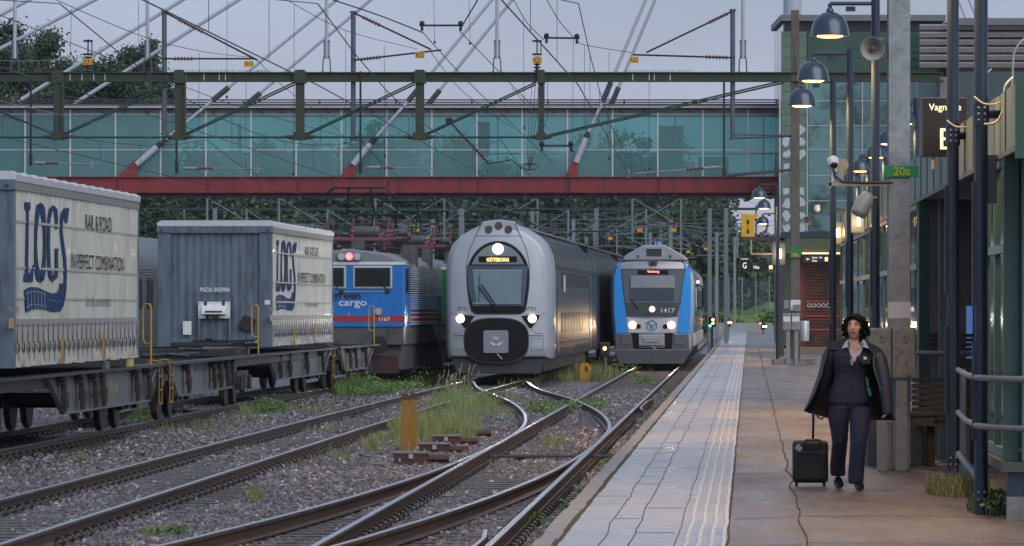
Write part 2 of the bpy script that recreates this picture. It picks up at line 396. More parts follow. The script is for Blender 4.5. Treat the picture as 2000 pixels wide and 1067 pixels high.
mb = MB(); strip(mb, .137, .165, PZ - .01, PZ + .006, n=500, wob=.02, d0=28, d1=200, seed=31)
mb.build('moss_line', MOSS, kind='stuff', label='brown and green moss in the joint behind the kerb', cat='moss')
mb = MB()
for a in (1.06, 1.15, 1.24, 1.325):
    strip(mb, a, a + .026, PZ - .005, PZ + .010, n=420, wob=.016, d0=28, d1=230, seed=13)
mb.build('tactile_strip', M('tactile_ridge', (.62, .60, .55), rough=.35, var=.12, scale=9), kind='structure')


# ------------------------------------------------------------ the railway tracks
PROF = [(-.030, 0), (.030, 0), (.036, -.010), (.036, -.036), (.010, -.05), (.010, -.125), (.07, -.142), (.07, -.155), (-.07, -.155), (-.07, -.142), (-.010, -.125), (-.010, -.05), (-.036, -.036), (-.036, -.010)]
def rail_mesh(fx, d0, d1, side, dz=0.0, trim=None):
    mb = MB(); rings = []; n = max(6, int((d1 - d0) / 1.2))
    for i in range(n + 1):
        d = d0 + (d1 - d0) * i / n; e = .5; tx = (fx(d + e) - fx(d - e)) / (2 * e); nl = math.hypot(tx, 1); nxx, nyy = 1 / nl, -tx / nl
        cx = fx(d) + nxx * side; cy = d + nyy * side
        rings.append([(cx + nxx * u, cy + nyy * u, v + dz) for u, v in PROF])
    mb.loft(rings, True, True)
    k = len(PROF)
    for i in range(n): mb.m[i * k] = 1
    return mb
clip = MB()
P = [(.0 + .042 * math.cos(a), 0, .0 + .042 * math.sin(a)) for a in [PI * 2 * k / 9 for k in range(9)]]
clip.path(P + [P[0]], .0125, 5)
clip_me = None
def make_clip(parent, x, y, z):
    global clip_me
    if clip_me is None:
        o = clip.build('rail_clip', BLACKM, parent, smooth=True, loc=(x, y, z)); clip_me = o.data
    else:
        o = bpy.data.objects.new('rail_clip', clip_me); COL.objects.link(o); o.parent = parent; o.location = (x, y, z)
def track(label, fx, d0, d1, first=38.0, xl=None, both=True, sleepers=True, dz=0.0, nslp=100, group='railway tracks with steel rails', rails=None):
    t = thing('railway_track', label, 'railway track', (fx(d0), d0, 0), 0, group)
    org = Vector((fx(d0), d0, 0))
    for sd_ in (-.7525, .7525):
        r0, r1 = rails[0 if sd_ < 0 else 1] if rails else (d0, d1)
        mb = rail_mesh(fx, r0, r1, sd_, dz); mb.v = [tuple(Vector(v) - org) for v in mb.v]
        mb.build('rail', [RAILSIDE, RAILTOP], t, smooth=True, sharp=30)
    if not sleepers: return t
    d = max(first, d0) ; k = 0; far = MB(); fclip = MB(); ncl = 0
    while d < min(d1, 230):
        lx = -1.3 if xl is None else xl(d)
        c = fx(d); tx = (fx(d + 1) - fx(d - 1)) / 2; rz = -math.atan(tx)
        L_ = 1.3 - lx; mid = (1.3 + lx) / 2
        if k < nslp:
            MB().box((0, 0, 0), (L_, .24, .12), 0, taper=.96).build('sleeper', SLEEP, t, loc=(c + mid - org.x, d - org.y - tx * mid, -.225), rz=rz)
        else: far.box((c + mid - org.x, d - org.y, -.225), (L_, .24, .12), rz)
        for off in (-.7525, .7525):
            for s2 in (-.105, .105):
                x = c + off + s2 - org.x; y = d - org.y - .03; z = -.125 + dz
                if s2 < 0 and d > 60: continue
                if ncl < 100: make_clip(t, x, y, z); ncl += 1
                elif d < 105: fclip.add([Vector(v) + Vector((x, y, z)) for v in clip.v], clip.f)
        d += .62; k += 1
    if far.v:
        o = far.build('sleeper', SLEEP, t); o['kind'] = 'stuff'
    if fclip.v:
        o = fclip.build('rail_clip', BLACKM, t, smooth=True); o['kind'] = 'stuff'
    return t
t3 = track('wet railway track along the platform edge under the blue fronted train', X3, 20, 400, 38.5,
           xl=lambda d: -1.3 + max((lerp(OFF4, d) if d < 71 else lerp(OFF5, d) if d < 100 else 0), -2.6))
track('curved turnout branch that leaves the platform track towards the bottom left corner', X4, 24, 71, 38, xl=None, dz=.003, sleepers=False)
track('short crossover track bending from the platform track to the double deck train', X5, 74, 134, 99, dz=.003)
track('straight middle track that leads to the double deck train', X2, 26, 330, 44)
track('track on the left under the container wagons', X1, 26, 330, 62)
# check rails, blades and slide plates of the turnouts
GR = 'guard rails of the turnout'
def guard(label, pts):
    mb = MB(); o = Vector((pts[0][0], pts[0][1], 0))
    pts = [Vector((x, y, 0)) - o for x, y in pts]; rings = []
    for i, p in enumerate(pts):
        rings.append([(p.x + u, p.y, v + .012) for u, v in [(-.02, 0), (.02, 0), (.03, -.13), (-.03, -.13)]])
    mb.loft(rings, True, True); k = 4
    for i in range(len(rings) - 1): mb.m[i * k] = 1
    ob = mb.build('guard_rail', [RAILSIDE, RAILTOP], label=label, cat='guard rail', group=GR, loc=o); return ob
g3 = lambda d, o=0: X3(d) + .7525 + o
guard('flared guard rail inside the platform rail at the very bottom of the view', [(g3(36, -.20), 36), (g3(38, -.11), 38), (g3(42, -.10), 42), (g3(43.5, -.17), 43.5)])
guard('short guard rail beside the platform rail in front of the blue train', [(g3(95, .20), 95), (g3(97, .12), 97), (g3(104, .12), 104), (g3(106, .2), 106)])
guard('short guard rail beyond the curved rail near the frog', [(X3(99) - 1.25, 99), (X3(102) - 1.34, 102), (X3(107) - 1.62, 107)])
mb = MB(); mb.tube((-.9, 0, 0), (1.0, 0, 0), .018); mb.tube((-.9, .3, .0), (.9, .3, .0), .018); mb.box((-.2, .15, -.01), (.3, .5, .03))
mb.build('point_rod', BLACKM, label='black steel point rods lying across the turnout between its rails', cat='point rod', loc=(X3(68.5), 68.5, -.1))
mb = MB()
for i in range(16):
    for s in (-.75, .75): mb.box((X3(62 + i * .62) - X3(62) + s + (-.12 if s < 0 else -.14), i * .62, 0), (.3, .15, .02))
mb.build('slide_plates', M('greased_plate', (.05, .05, .055), rough=.15, metal=.8, var=.2), label='row of shiny greased slide plates under the turnout blades', cat='slide plates', loc=(X3(62), 62, -.145))
mb = MB()
mb.tube((0, 0, 0), (.34, .03, 0), .022, 8).mat(1).tube((-.005, 0, 0), (-.03, 0, 0), .026, 8)
mb.build('blue_tube', [M('blue_plastic', (.02, .10, .40), rough=.4), WHITE], label='short blue plastic tube lying on the ballast beside the kerb', cat='tube', loc=(XE(43.6) - .32, 43.6, -.13))
# ------------------------------------------------------------ the glass footbridge
def glassmat(name, tint, gl=.12, diff=(.05, .14, .14), dfac=.12):
    m = bpy.data.materials.new(name); m.use_nodes = True; N = m.node_tree.nodes; L = m.node_tree.links
    for n in list(N): N.remove(n)
    out = N.new('ShaderNodeOutputMaterial'); tr = N.new('ShaderNodeBsdfTransparent'); tr.inputs[0].default_value = (*tint, 1)
    g = N.new('ShaderNodeBsdfGlossy'); g.inputs['Roughness'].default_value = .06; g.inputs['Color'].default_value = (.8, .9, .9, 1)
    df = N.new('ShaderNodeBsdfDiffuse'); df.inputs[0].default_value = (*diff, 1)
    tc = N.new('ShaderNodeTexCoord'); nz = N.new('ShaderNodeTexNoise'); nz.inputs['Scale'].default_value = .22; nz.inputs['Detail'].default_value = 3
    L.new(tc.outputs['Object'], nz.inputs['Vector']); mr = N.new('ShaderNodeMapRange'); mr.inputs['From Min'].default_value = .35; mr.inputs['From Max'].default_value = .65
    mr.inputs['To Min'].default_value = dfac * .75; mr.inputs['To Max'].default_value = dfac * 1.2; L.new(nz.outputs['Fac'], mr.inputs['Value'])
    oi = N.new('ShaderNodeObjectInfo'); mo = N.new('ShaderNodeMath'); mo.operation = 'MULTIPLY_ADD'; mo.inputs[1].default_value = .8; mo.inputs[2].default_value = .6; L.new(oi.outputs['Random'], mo.inputs[0])
    mm = N.new('ShaderNodeMath'); mm.operation = 'MULTIPLY'; L.new(mr.outputs[0], mm.inputs[0]); L.new(mo.outputs[0], mm.inputs[1])
    m1 = N.new('ShaderNodeMixShader'); L.new(mm.outputs[0], m1.inputs[0]); L.new(tr.outputs[0], m1.inputs[1]); L.new(df.outputs[0], m1.inputs[2])
    lw = N.new('ShaderNodeLayerWeight'); lw.inputs[0].default_value = gl; m2 = N.new('ShaderNodeMixShader')
    L.new(lw.outputs['Fresnel'], m2.inputs[0]); L.new(m1.outputs[0], m2.inputs[1]); L.new(g.outputs[0], m2.inputs[2]); L.new(m2.outputs[0], out.inputs[0])
    return m
BGLASS = glassmat('teal_bridge_glass', (.72, .95, .94), .32, (.22, .46, .47), .30)
GREYROOF = M('grey_fascia', (.16, .17, .18), rough=.5, var=.15, scale=2)
DGREY = M('dark_grey_steel', (.055, .058, .06), rough=.5, var=.2, scale=3)
MULL = M('white_mullion', (.50, .53, .56), rough=.4, var=.06)
BY, BS = 204.0, FPX / 204.0
def bX(px): return (px - 1000) / BS
def bZ(py): return EYE + (603 - py) / BS
br = thing('footbridge', 'enclosed footbridge with teal glass walls over a red beam crossing above the tracks', 'footbridge', (0, BY, 0))
X0, X1b = bX(-120), bX(1521)
def lb(mb, x0, x1, y0, y1, z0, z1): mb.bx(x0, x1, y0 - BY, y1 - BY, z0, z1); return mb
mb = MB(); lb(mb, X0, X1b, BY - .25, BY + .05, bZ(374), bZ(347)); lb(mb, X0, X1b, BY - .38, BY + .1, bZ(347) , bZ(345.5)); lb(mb, X0, X1b, BY - .40, BY + .1, bZ(377), bZ(374))
x = X0
while x < X1b: lb(mb, x, x + .02, BY - .36, BY - .25, bZ(374), bZ(347)); x += 3.9
mb.build('bottom_beam', RED, br)
mb = MB(); lb(mb, X0, X1b, BY + 3.9, BY + 4.2, bZ(374), bZ(345)); mb.build('bottom_beam', RED, br)
mb = MB(); lb(mb, X0, X1b, BY + .1, BY + 3.9, bZ(384), bZ(378)); x = X0
while x < X1b: lb(mb, x, x + .12, BY - .3, BY + 4, bZ(390), bZ(384)); x += 1.95
mb.build('deck', DGREY, br)
k = 0; px = 49 - 88.2 * 2; xs = []
while px < 1521: xs.append(px); px += 88.25
for i, px in enumerate(xs):
    mb = MB(); lb(mb, bX(px) - .035, bX(px) + .035, BY - .06, BY + .02, bZ(346), bZ(214)); mb.build('mullion', MULL, br)
    nx_ = min(bX(px + 88.25), X1b)
    mb = MB()
    for (a, b_) in ((345, 294.5), (291.5, 224)):
        lb(mb, bX(px) + .04, nx_ - .04, BY - .012, BY - .002, bZ(a), bZ(b_))
    w = mb.build('window', BGLASS, br)
    mb = MB(); lb(mb, bX(px) + .036, nx_ - .036, BY - .04, BY + .01, bZ(294), bZ(292)); lb(mb, bX(px) + .036, nx_ - .036, BY - .035, BY + .01, bZ(224), bZ(222.5))
    mb.build('transom', MULL, w)
mb = MB()
for px in xs[::2]: lb(mb, bX(px + 40) - .03, bX(px + 40) + .03, BY + 4.02, BY + 4.08, bZ(346), bZ(214))
lb(mb, X0, X1b, BY + 4.02, BY + 4.08, bZ(296), bZ(293)); mb.each('back_mullion', MULL, br)
mb = MB(); lb(mb, X0, X1b, BY + 3.98, BY + 4.0, bZ(345), bZ(222)); mb.build('back_glazing', BGLASS, br)
mb = MB(); lb(mb, X0, X1b, BY + .02, BY + 4.0, bZ(222), bZ(214)); lb(mb, X0, X1b, BY - .35, BY + .02, bZ(209), bZ(205.5)); lb(mb, X0, X1b, BY - .1, BY + 4.3, bZ(214), bZ(209))
mb.build('roof', GREYROOF, br)
mb = MB(); lb(mb, X0, X1b, BY - .34, BY - .30, bZ(211), bZ(209)); mb.build('gutter', WHITE, br)
mb = MB()
for i, px in enumerate(xs):
    for q in (20, 64): mb.tube((bX(px + q), -.02, bZ(221)), (bX(px + q) - .15, -.3, bZ(210)), .02, 5)
mb.each('roof_bracket', DGREY, br)
mb = MB()
for z in (203.5, 199.5, 195): mb.tube((X0, .2, bZ(z)), (X1b, .2, bZ(z)), .03, 6)
x = X0
while x < X1b: mb.tube((x, .2, bZ(206)), (x, .2, bZ(194)), .035, 6); x += 3.3
mb.build('roof_railing', DGREY, br)
# furniture seen dimly through the glass: posters and door frames in the corridor
mb = MB()
for px, w, a, b_ in ((1290, 50, 330, 240), (930, 26, 300, 232), (455, 8, 345, 236), (118, 8, 345, 230), (1370, 60, 338, 302), (1030, 40, 336, 300)):
    lb(mb, bX(px), bX(px + w), BY + 3.4, BY + 3.45, bZ(a), bZ(b_))
mb.build('interior_panel', M('pale_panel', (.35, .42, .42), rough=.6), br)
# red sockets and white lower ends of the stays
WTUBE = M('white_tube', (.42, .47, .54), rough=.35, var=.06)
BLKRUB = M('black_sleeve', (.02, .02, .025), rough=.5)
STAY = [(-1180, 37, 1578, -745), (248, 322, 1578, -745), (688, 322, 1578, -745), (1118, 322, 1578, -745)]
def socket(x0, x1, x2):
    mb = MB(); ys_ = BY - .36
    mb.prism([(bX(x0), bZ(346)), (bX(x1), bZ(311)), (bX(x1) + .2, bZ(322)), (bX(x2), bZ(331)), (bX(x2), bZ(346))], (0, ys_ - BY, 0), (1, 0, 0), (0, 0, 1), (0, 1, 0), .32)
    mb.build('stay_socket', RED, br)
socket(230, 267, 269); socket(664, 692, 695); socket(1103, 1121, 1128)
for j, (xa, ya, xb, yb, xs_, ys2) in enumerate([(268, 322, 308, 287, 416, 197), (690, 322, 724, 281, 797, 199), (1125, 318, 1144, 270, 1177, 199)]):
    A = Vector((bX(xa), BY - .3, bZ(ya))); Bp = Vector((bX(xb), BY - .3, bZ(yb))); Cc = Vector((bX(xs_), BY - .3, bZ(ys2))); T = Vector((bX(1576), BY - .1, bZ(-745)))
    t = thing('bridge_stay', ['steel stay cable with a white sheath rising from the left red socket', 'steel stay cable with a white sheath rising from the middle red socket', 'steep stay cable with a white sheath rising from the right red socket'][j], 'stay cable', A, group='stay cables of the footbridge')
    MB().tube((0, 0, 0), Bp - A, .145, 12).build('sheath', WTUBE, t, smooth=True)
    MB().tube(Bp - A, (Bp - A) + (Cc - Bp) * .16, .13, 12, .09).build('rubber_sleeve', BLKRUB, t, smooth=True)
    MB().tube((Bp - A) + (Cc - Bp) * .15, Cc - A, .07, 10).tube(Cc - A, T - A, .07, 10).build('cable', WTUBE, t, smooth=True)
    D = (T - Cc).normalized()
    MB().tube(Cc - A, Cc - A + D * .9, .12, 10).build('guide_pipe', DGREY, t, smooth=True)
for (xa, ya, lab) in ((834, 199, 'thin rear stay cable leaning right above the middle of the footbridge'), (1193, 199, 'thin rear stay cable nearest the lift tower'), (478, 199, 'long rear stay cable above the left part of the footbridge')):
    A = Vector((bX(xa) * 1.02, BY + 4.2, bZ(ya))); T = Vector((bX(1592), BY + 3, bZ(-745)))
    t = thing('bridge_stay', lab, 'stay cable', A, group='stay cables of the footbridge')
    MB().tube((0, 0, 0), T - A, .07, 10).build('cable', WTUBE, t, smooth=True)
    D = (T - A).normalized(); MB().tube((0, 0, 0), D * .9, .12, 10).build('guide_pipe', DGREY, t, smooth=True)
for (xa, ya, xb, yb, lab) in ((41, 195, 356, 0, 'front stay cable crossing the trees at the left'), (127, 195, 435, 0, 'second stay cable crossing the trees at the left'), (-40, 95, 144, 0, 'stay cable in the upper left corner'), (-60, 62, 56, 0, 'topmost stay cable in the upper left corner')):
    A = Vector((bX(xa), BY + (0 if 'front' in lab or 'topmost' in lab else 4.2), bZ(ya))); B_ = Vector((bX(xb), A.y, bZ(yb)))
    t = thing('bridge_stay', lab, 'stay cable', A, group='stay cables of the footbridge')
    D = (B_ - A); MB().tube((0, 0, 0), D * 4, .085, 10).build('cable', WTUBE, t, smooth=True)
py_ = thing('bridge_pylon', 'tall pale steel pylon rising behind the lift tower and holding the stay cables', 'pylon', (bX(1553), BY + 2, 0))
MB().tube((0, 0, .3), (0, 0, 33), .40, 20).build('mast', WTUBE, py_, smooth=True)
MB().tube((0, 0, 28), (0, 0, 33.6), .52, 20).build('stay_head', WTUBE, py_, smooth=True)
for xa, xb in ((1783, 1840), (1803, 1862)):
    A = Vector((bX(xa), BY + 2, bZ(0))); D = (Vector((bX(xb), BY + 2, bZ(60))) - A)
    MB().tube(Vector((.3, 0, 33)), A + D * 3 - Vector((bX(1553), BY + 2, 0)), .045, 6).build('back_stay', WTUBE, py_)

# ------------------------------------------------------------ lift tower and station building
TY = 200.0; TS = FPX / TY
def tX(px): return (px - 1000) / TS
def tZ(py): return EYE + (603 - py) / TS
TGREEN = M('tower_green_glass', (.028, .085, .055), rough=.14, var=.25, scale=.8, coat=.5)
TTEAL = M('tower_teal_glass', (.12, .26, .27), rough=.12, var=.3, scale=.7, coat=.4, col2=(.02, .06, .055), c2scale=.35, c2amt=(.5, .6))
TOLD = M('tower_weathered_green', (.12, .19, .15), rough=.6, var=.25, scale=2)
POSTER = M('peeling_paper', (.5, .55, .6), rough=.7, var=.1, scale=4)
tw = thing('lift_tower', 'tall green glass lift tower with peeling paper at the right end of the footbridge', 'lift tower', (tX(1680), TY, .38))
def tb(name, mat, x0, x1, y0, y1, dy0, dy1, par=None):
    mb = MB(); mb.bx(tX(x0) - tX(1680), tX(x1) - tX(1680), dy0, dy1, tZ(y0) - .38, tZ(y1) - .38); return mb.build(name, mat, par or tw)
tb('core', TGREEN, 1530, 1843, 676, 45, .05, 7)
tb('cornice', GREYROOF, 1524, 1846, 42, 30, -.35, 7.2)
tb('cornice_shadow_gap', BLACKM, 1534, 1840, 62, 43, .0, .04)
tb('corner_panel', TOLD, 1526, 1575, 470, 62, -.08, .06)
tb('upper_glazing', TGREEN, 1578, 1838, 142, 62.5, -.04, .02)
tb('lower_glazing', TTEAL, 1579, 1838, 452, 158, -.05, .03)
for yy in (112,): tb('glazing_bar', M('green_bar', (.03, .09, .07), rough=.4), 1578, 1838, yy + 1.2, yy, -.07, -.045)
for yy in (197, 245, 292, 343, 392): tb('glazing_bar', MULL, 1577, 1840, yy + 1.3, yy, -.075, -.055)
for xx in (1575.5, 1683, 1790): tb('glazing_bar', MULL, xx, xx + 2.2, 452, 160, -.09, -.053)
tb('tower_edge_trim', MULL, 1521.5, 1524.5, 470, 160, -.1, .1)
mb = MB(); rr = random.Random(4)
for yy in range(75, 455, 24):
    for xx in (1529, 1557):
        if rr.random() < .3 or yy < 200: continue
        n = 7; P = []
        for k in range(n):
            a = 2 * PI * k / n; P.append((tX(xx + 7 + 10 * math.cos(a) * rr.uniform(.45, 1.1)) - tX(1680), tZ(yy + 11 - 13 * math.sin(a) * rr.uniform(.4, 1.1)) - .38))
        mb.prism(P, (0, -.095, 0), (1, 0, 0), (0, 0, 1), (0, 1, 0), .01)
mb.build('peeling_poster', POSTER, tw)
mb = MB()
for yy in range(70, 460, 22): mb.bx(tX(1527) - tX(1680), tX(1574.5) - tX(1680), -.086, -.08, tZ(yy) - .38, tZ(yy - 1) - .38)
mb.bx(tX(1554.5) - tX(1680), tX(1555.3) - tX(1680), -.087, -.08, tZ(468) - .38, tZ(62) - .38)
mb.build('panel_joints', M('pale_joint', (.05, .07, .06), rough=.6), tw)
tb('canopy_band', NAVY, 1526, 1700, 466, 454, -1.2, .1)
tb('canopy', M('olive_canopy', (.07, .09, .045), rough=.5), 1530, 1700, 496, 467, -1.6, .1)
tb('strip_lamp', M('strip_lamp', (.8, .7, .5), emit=(1, .8, .5), estr=1.1), 1562, 1640, 497.5, 494.5, -1.75, -1.62)
MAROON = M('maroon_frame', (.12, .022, .022), rough=.5, var=.2)
tb('door_frame', MAROON, 1556, 1648, 678, 500, -.1, .04)
SHUT = M('brown_shutter', (.085, .05, .045), rough=.4, var=.3, scale=3, col2=(.04, .028, .026), c2scale=1.2)
mb = MB()
for i in range(26):
    z0 = tZ(676 - i * 6.2) - .38; mb.box((tX(1606) - tX(1680), -.12, z0 + .06), ((1640 - 1572) / TS, .05, .115), rx=.25)
mb.build('shutter', SHUT, tw)
mb = MB()
for yy in (588, 616, 643): mb.bx(tX(1572) - tX(1680), tX(1641) - tX(1680), -.19, -.16, tZ(yy + 2.5) - .38, tZ(yy) - .38)
mb.build('shutter_rail', M('orange_red_rail', (.33, .05, .025), rough=.5), tw)
mb = MB()
for k in range(5):
    P = [(.075 * math.cos(a), 0, .075 * math.sin(a)) for a in [2 * PI * q / 12 for q in range(13)]]
    mb.path([Vector((tX(1580 + k * 9.2) - tX(1680), -.17, tZ(597) - .38)) + Vector(p) for p in P], .014, 5)
mb.build('ring_mark', WHITE, tw)
tb('paving_edge', CONC, 1556, 1650, 684, 678, -1.2, -.1)

bd = thing('station_building', 'flat roofed station building with a louvred upper wall behind the platform shelter', 'building', (tX(1930), 196, .38))
def sb(name, mat, x0, x1, y0, y1, dy0, dy1):
    mb = MB(); mb.bx(tX(x0) - tX(1930), tX(x1) - tX(1930), dy0, dy1, tZ(y0) - .38, tZ(y1) - .38); return mb.build(name, mat, bd)
sb('wall', M('teal_wall', (.05, .085, .09), rough=.5), 1846, 2150, 676, 150, 0, 8)
sb('upper_wall', M('brown_wall', (.10, .075, .07), rough=.6), 1846, 2150, 150, 62, .3, 8)
sb('cornice', GREYROOF, 1840, 2160, 61, 48, -.4, 8.2)
mb = MB()
for i in range(6):
    z = tZ(142 - i * 14.5) - .38; mb.box((0, .0, z + .12), (300 / TS, .1, .2), rx=.5)
mb.build('louvre', M('pale_louvre', (.33, .30, .30), rough=.5), bd)
sb('trim', MULL, 1846, 1851, 150, 40, -.1, .2)

# ------------------------------------------------------------ the near green portal across the tracks
GD = 141.0; GS = FPX / GD
def gX(px): return (px - 1000) / GS
def gZ(py): return EYE + (603 - py) / GS
gp = thing('catenary_portal', 'mossy green steel portal with hanging posts spanning the tracks in front of the footbridge', 'catenary portal', (gX(1553), GD, .38))
o_ = Vector((gX(1553), GD, .38))
def gl(px, py, dy=0): return Vector((gX(px) - o_.x, dy, gZ(py) - .38))
mb = MB()
mb.bx(gX(-150) - o_.x, gX(1842) - o_.x, -.12, .12, gZ(158) - .38, gZ(143.5) - .38)
mb.bx(gX(-150) - o_.x, gX(1842) - o_.x, -.2, .2, gZ(143.5) - .38, gZ(141.5) - .38)
mb.bx(gX(-150) - o_.x, gX(1842) - o_.x, -.2, .2, gZ(160) - .38, gZ(158) - .38)
mb.build('beam', GREENBEAM, gp)
for px, w in ((-122, 11), (112, 10), (350, 11), (586, 12), (820, 12), (1057, 8)):
    mb = MB()
    for dy in (-.16, .1): mb.bx(gX(px - w * .7) - o_.x, gX(px + w * .7) - o_.x, dy, dy + .06, gZ(262) - .38, gZ(150) - .38)
    if px in (112, 350):
        mb.bx(gX(px + 9) - o_.x, gX(px + 14) - o_.x, -.22, -.1, gZ(262) - .38, gZ(146) - .38)
    mb.bx(gX(px - w) - o_.x, gX(px + w) - o_.x, -.24, .24, gZ(163) - .38, gZ(140) - .38)
    mb.bx(gX(px - w * .75) - o_.x, gX(px + w * .75) - o_.x, -.22, .22, gZ(140) - .38, gZ(137) - .38)
    mb.bx(gX(px - w * 1.1) - o_.x, gX(px + w * 1.1) - o_.x, -.2, .2, gZ(274) - .38, gZ(259) - .38)
    for q in (-1, 1):
        mb.box(gl(px + q * w * 1.5, 268), (.16, .3, .11)); mb.tube(gl(px + q * w * 1.1, 268, -.2), gl(px + q * w * 2.6, 268, -.2), .045, 6)
    mb.build('hanger_post', GREENBEAM, gp)
for dy in (-.12, .12):
    mb = MB().tube(gl(-150, 268.5, dy), gl(1050, 268.5, dy), .028, 6); mb.build('lower_rod', DARKGREEN, gp)
for a, b_ in ((112, 350), (350, 586), (586, 820), (820, 1057)):
    for q in (0, 1):
        MB().tube(gl(a + 12, 262 + q * 2.5, -.1 + .2 * q), gl(b_ - 10, 161 + q * 4, -.1 + .2 * q), .024, 6).build('brace_rod', DARKGREEN, gp)
for q in (0, 1):
    MB().tube(gl(1068, 265 + q * 3, -.1 + .2 * q), gl(1530, 158 + q * 4, -.1 + .2 * q), .026, 6).build('brace_rod', DARKGREEN, gp)
    MB().tube(gl(103, 262, -.1 + .2 * q), gl(-60, 190 + q * 4, -.1 + .2 * q), .024, 6).build('brace_rod', DARKGREEN, gp)
mb = MB()
for px in (137, 160, 183, 205, 363, 398, 428, 440, 1235, 1267, 1277, 1308): mb.bx(gX(px) - o_.x, gX(px + 1.4) - o_.x, -.125, -.12, gZ(158) - .38, gZ(144) - .38)
mb.each('white_mark', WHITE, gp)
mb = MB()
for a, b_ in ((365, 520), (500, 530), (1225, 1350)):
    px = a
    while px < b_: mb.tube(gl(px, 142), gl(px + rnd.uniform(-2, 2), 137 - rnd.random()), .006, 3); px += 3.2
mb.build('bird_spikes', WIRE, gp)
mb = MB(); mb.box((0, 0, 5.3), (.29, .3, 10.6), taper=.8); mb.build('mast', M('old_concrete_mast', (.13, .115, .10), rough=.75, var=.25, scale=5, col2=(.06, .05, .045), streak=(4, 4, .6), c2scale=1), gp)
mb = MB().tube(gl(1434, 263, -.1), gl(1545, 265, -.1), .03, 6).tube(gl(1434, 270, .1), gl(1545, 266, .1), .03, 6); mb.build('stay_rod', GALVD, gp)
mb = MB().tube(gl(1416, 345, -.1), gl(1545, 333, -.1), .03, 6).tube(gl(1416, 342, .1), gl(1545, 331, .1), .03, 6); mb.build('stay_rod', DGREY, gp)
mb = MB().bx(gX(1835) - o_.x, gX(1852) - o_.x, -.15, .15, 0, 8.6); mb.build('mast', CONC, gp)
mb = MB(); mb.bx(-.14, .14, -.165, -.155, gZ(504) - .38, gZ(484) - .38)
mb.bx(-.16, .16, -.19, -.165, gZ(504) - .38, gZ(492) - .38); sg = mb.build('mast_number_sign', M('sign_green', (.01, .22, .07), rough=.4, var=.05), gp)
text('19a', gl(1546, 502, -.192), (1, 0, 0), (0, 0, 1), .12, .2, TAGY, sg, 'number', bold=.02)
mb = MB(); mb.bx(-.15, .15, -.158, -.15, gZ(607) - .38, gZ(586) - .38); mb.build('white_band', WHITE, gp)

GRPT = 'grey drop tubes with cantilever arms on the green portal'
def insul(mb, a, b, r=.05, n=8, mi=1):
    a = Vector(a); b = Vector(b); D = (b - a); ln = D.length; D.normalize(); prof = []
    k = max(4, int(ln / .09))
    for i in range(k): z = ln * i / k; prof += [(r * .5, z), (r * 1.35, z + ln / k * .35), (r * 1.3, z + ln / k * .5), (r * .5, z + ln / k * .7)]
    mb.mat(mi).lathe(prof, a, D, n).mat(0)
def plate(par, c, txt, w=.28, h=.18):
    mb = MB(); mb.box(c, (w, .02, h)); p = mb.build('number_plate', TAGY, par)
    text(txt, Vector(c) + Vector((-w * .42, -.013, -h * .36)), (1, 0, 0), (0, 0, 1), h * .72, w * .84, INK, p, 'number')
def droptube(px, y0, y1, label, arms, tag=None, d=GD, r=.075):
    s_ = FPX / d; base = at(px, y1, d); t = thing('drop_tube', label, 'cantilever', base, group=GRPT)
    mb = MB().tube((0, 0, 0), (0, 0, (y1 - y0) / s_), r, 10); mb.tube((0, 0, -.03), (0, 0, .03), r * 1.5, 10); mb.box((0, 0, (y1 - y0) / s_ + .02), (r * 2.6, r * 2.6, .05)); mb.build('tube', GALVD, t, smooth=True)
    for (xa, ya, xb, yb, i0, i1) in arms:
        A = at(xa, ya, d) - base; B = at(xb, yb, d) - base; mb = MB().tube(A, B, .028, 7); insul(mb, A.lerp(B, i0), A.lerp(B, i1), .05)
        mb.box(A, (.14, .14, .1)); mb.build('arm', [WIRE, INSUL], t, smooth=True)
    if tag:
        plate(t, at(tag[0], tag[1], d - .1) - base, tag[2])
    return t
droptube(321, 24, 262, 'grey drop tube with red insulators and plate 011 on the left part of the portal', [(321, 24, 503, 118, .15, .42), (321, 115, 500, 115, .10, .32)], (486, 125, '011'))
droptube(690, 25, 273, 'grey drop tube with plate B22 above the middle of the portal', [(690, 25, 842, 97, .12, .35), (690, 118, 862, 98, .08, .32)], (820, 108, 'B22'))
droptube(1431, 21, 272, 'grey drop tube with plate A22 at the right part of the portal', [(1431, 22, 1262, 103, .06, .28), (1431, 113, 1236, 107, .05, .28)], (1238, 117, 'A22'))
def hangrod(px, y0, y1, arm, label):
    base = at(px, y1, GD - .3); t = thing('steady_arm', label, 'steady arm', base, group='dark hanging rods with horizontal arms')
    mb = MB().tube((0, 0, 0), (0, 0, (y1 - y0) / GS), .032, 7); mb.box((0, 0, .2), (.1, .1, .3)); mb.build('rod', WIRE, t)
    xa, ya, xb, yb = arm; A = at(xa, ya, GD - .3) - base; B = at(xb, yb, GD - .3) - base
    mb = MB().tube(A, B, .022, 6); insul(mb, A.lerp(B, .22), A.lerp(B, .42), .045); mb.mat(2).tube(A.lerp(B, .05), A.lerp(B, .22), .05, 8).mat(0)
    mb.tube(B + Vector((-.15, 0, -.12)), B + Vector((-.15, 0, .12)), .03, 6); mb.build('arm', [WIREL, INSUL, GALV], t, smooth=True)
hangrod(60, 157, 325, (62, 318, 190, 321), 'dark rod with horizontal arm at the far left under the portal')
hangrod(345, 275, 340, (350, 329, 513, 330), 'arm with brown insulator below the second hanger post')
hangrod(704, 140, 340, (713, 327, 850, 330), 'dark rod with arm in the middle of the footbridge glass')
hangrod(1414, 160, 352, (1412, 326, 1238, 339), 'dark rod with arm at the right end of the footbridge glass')
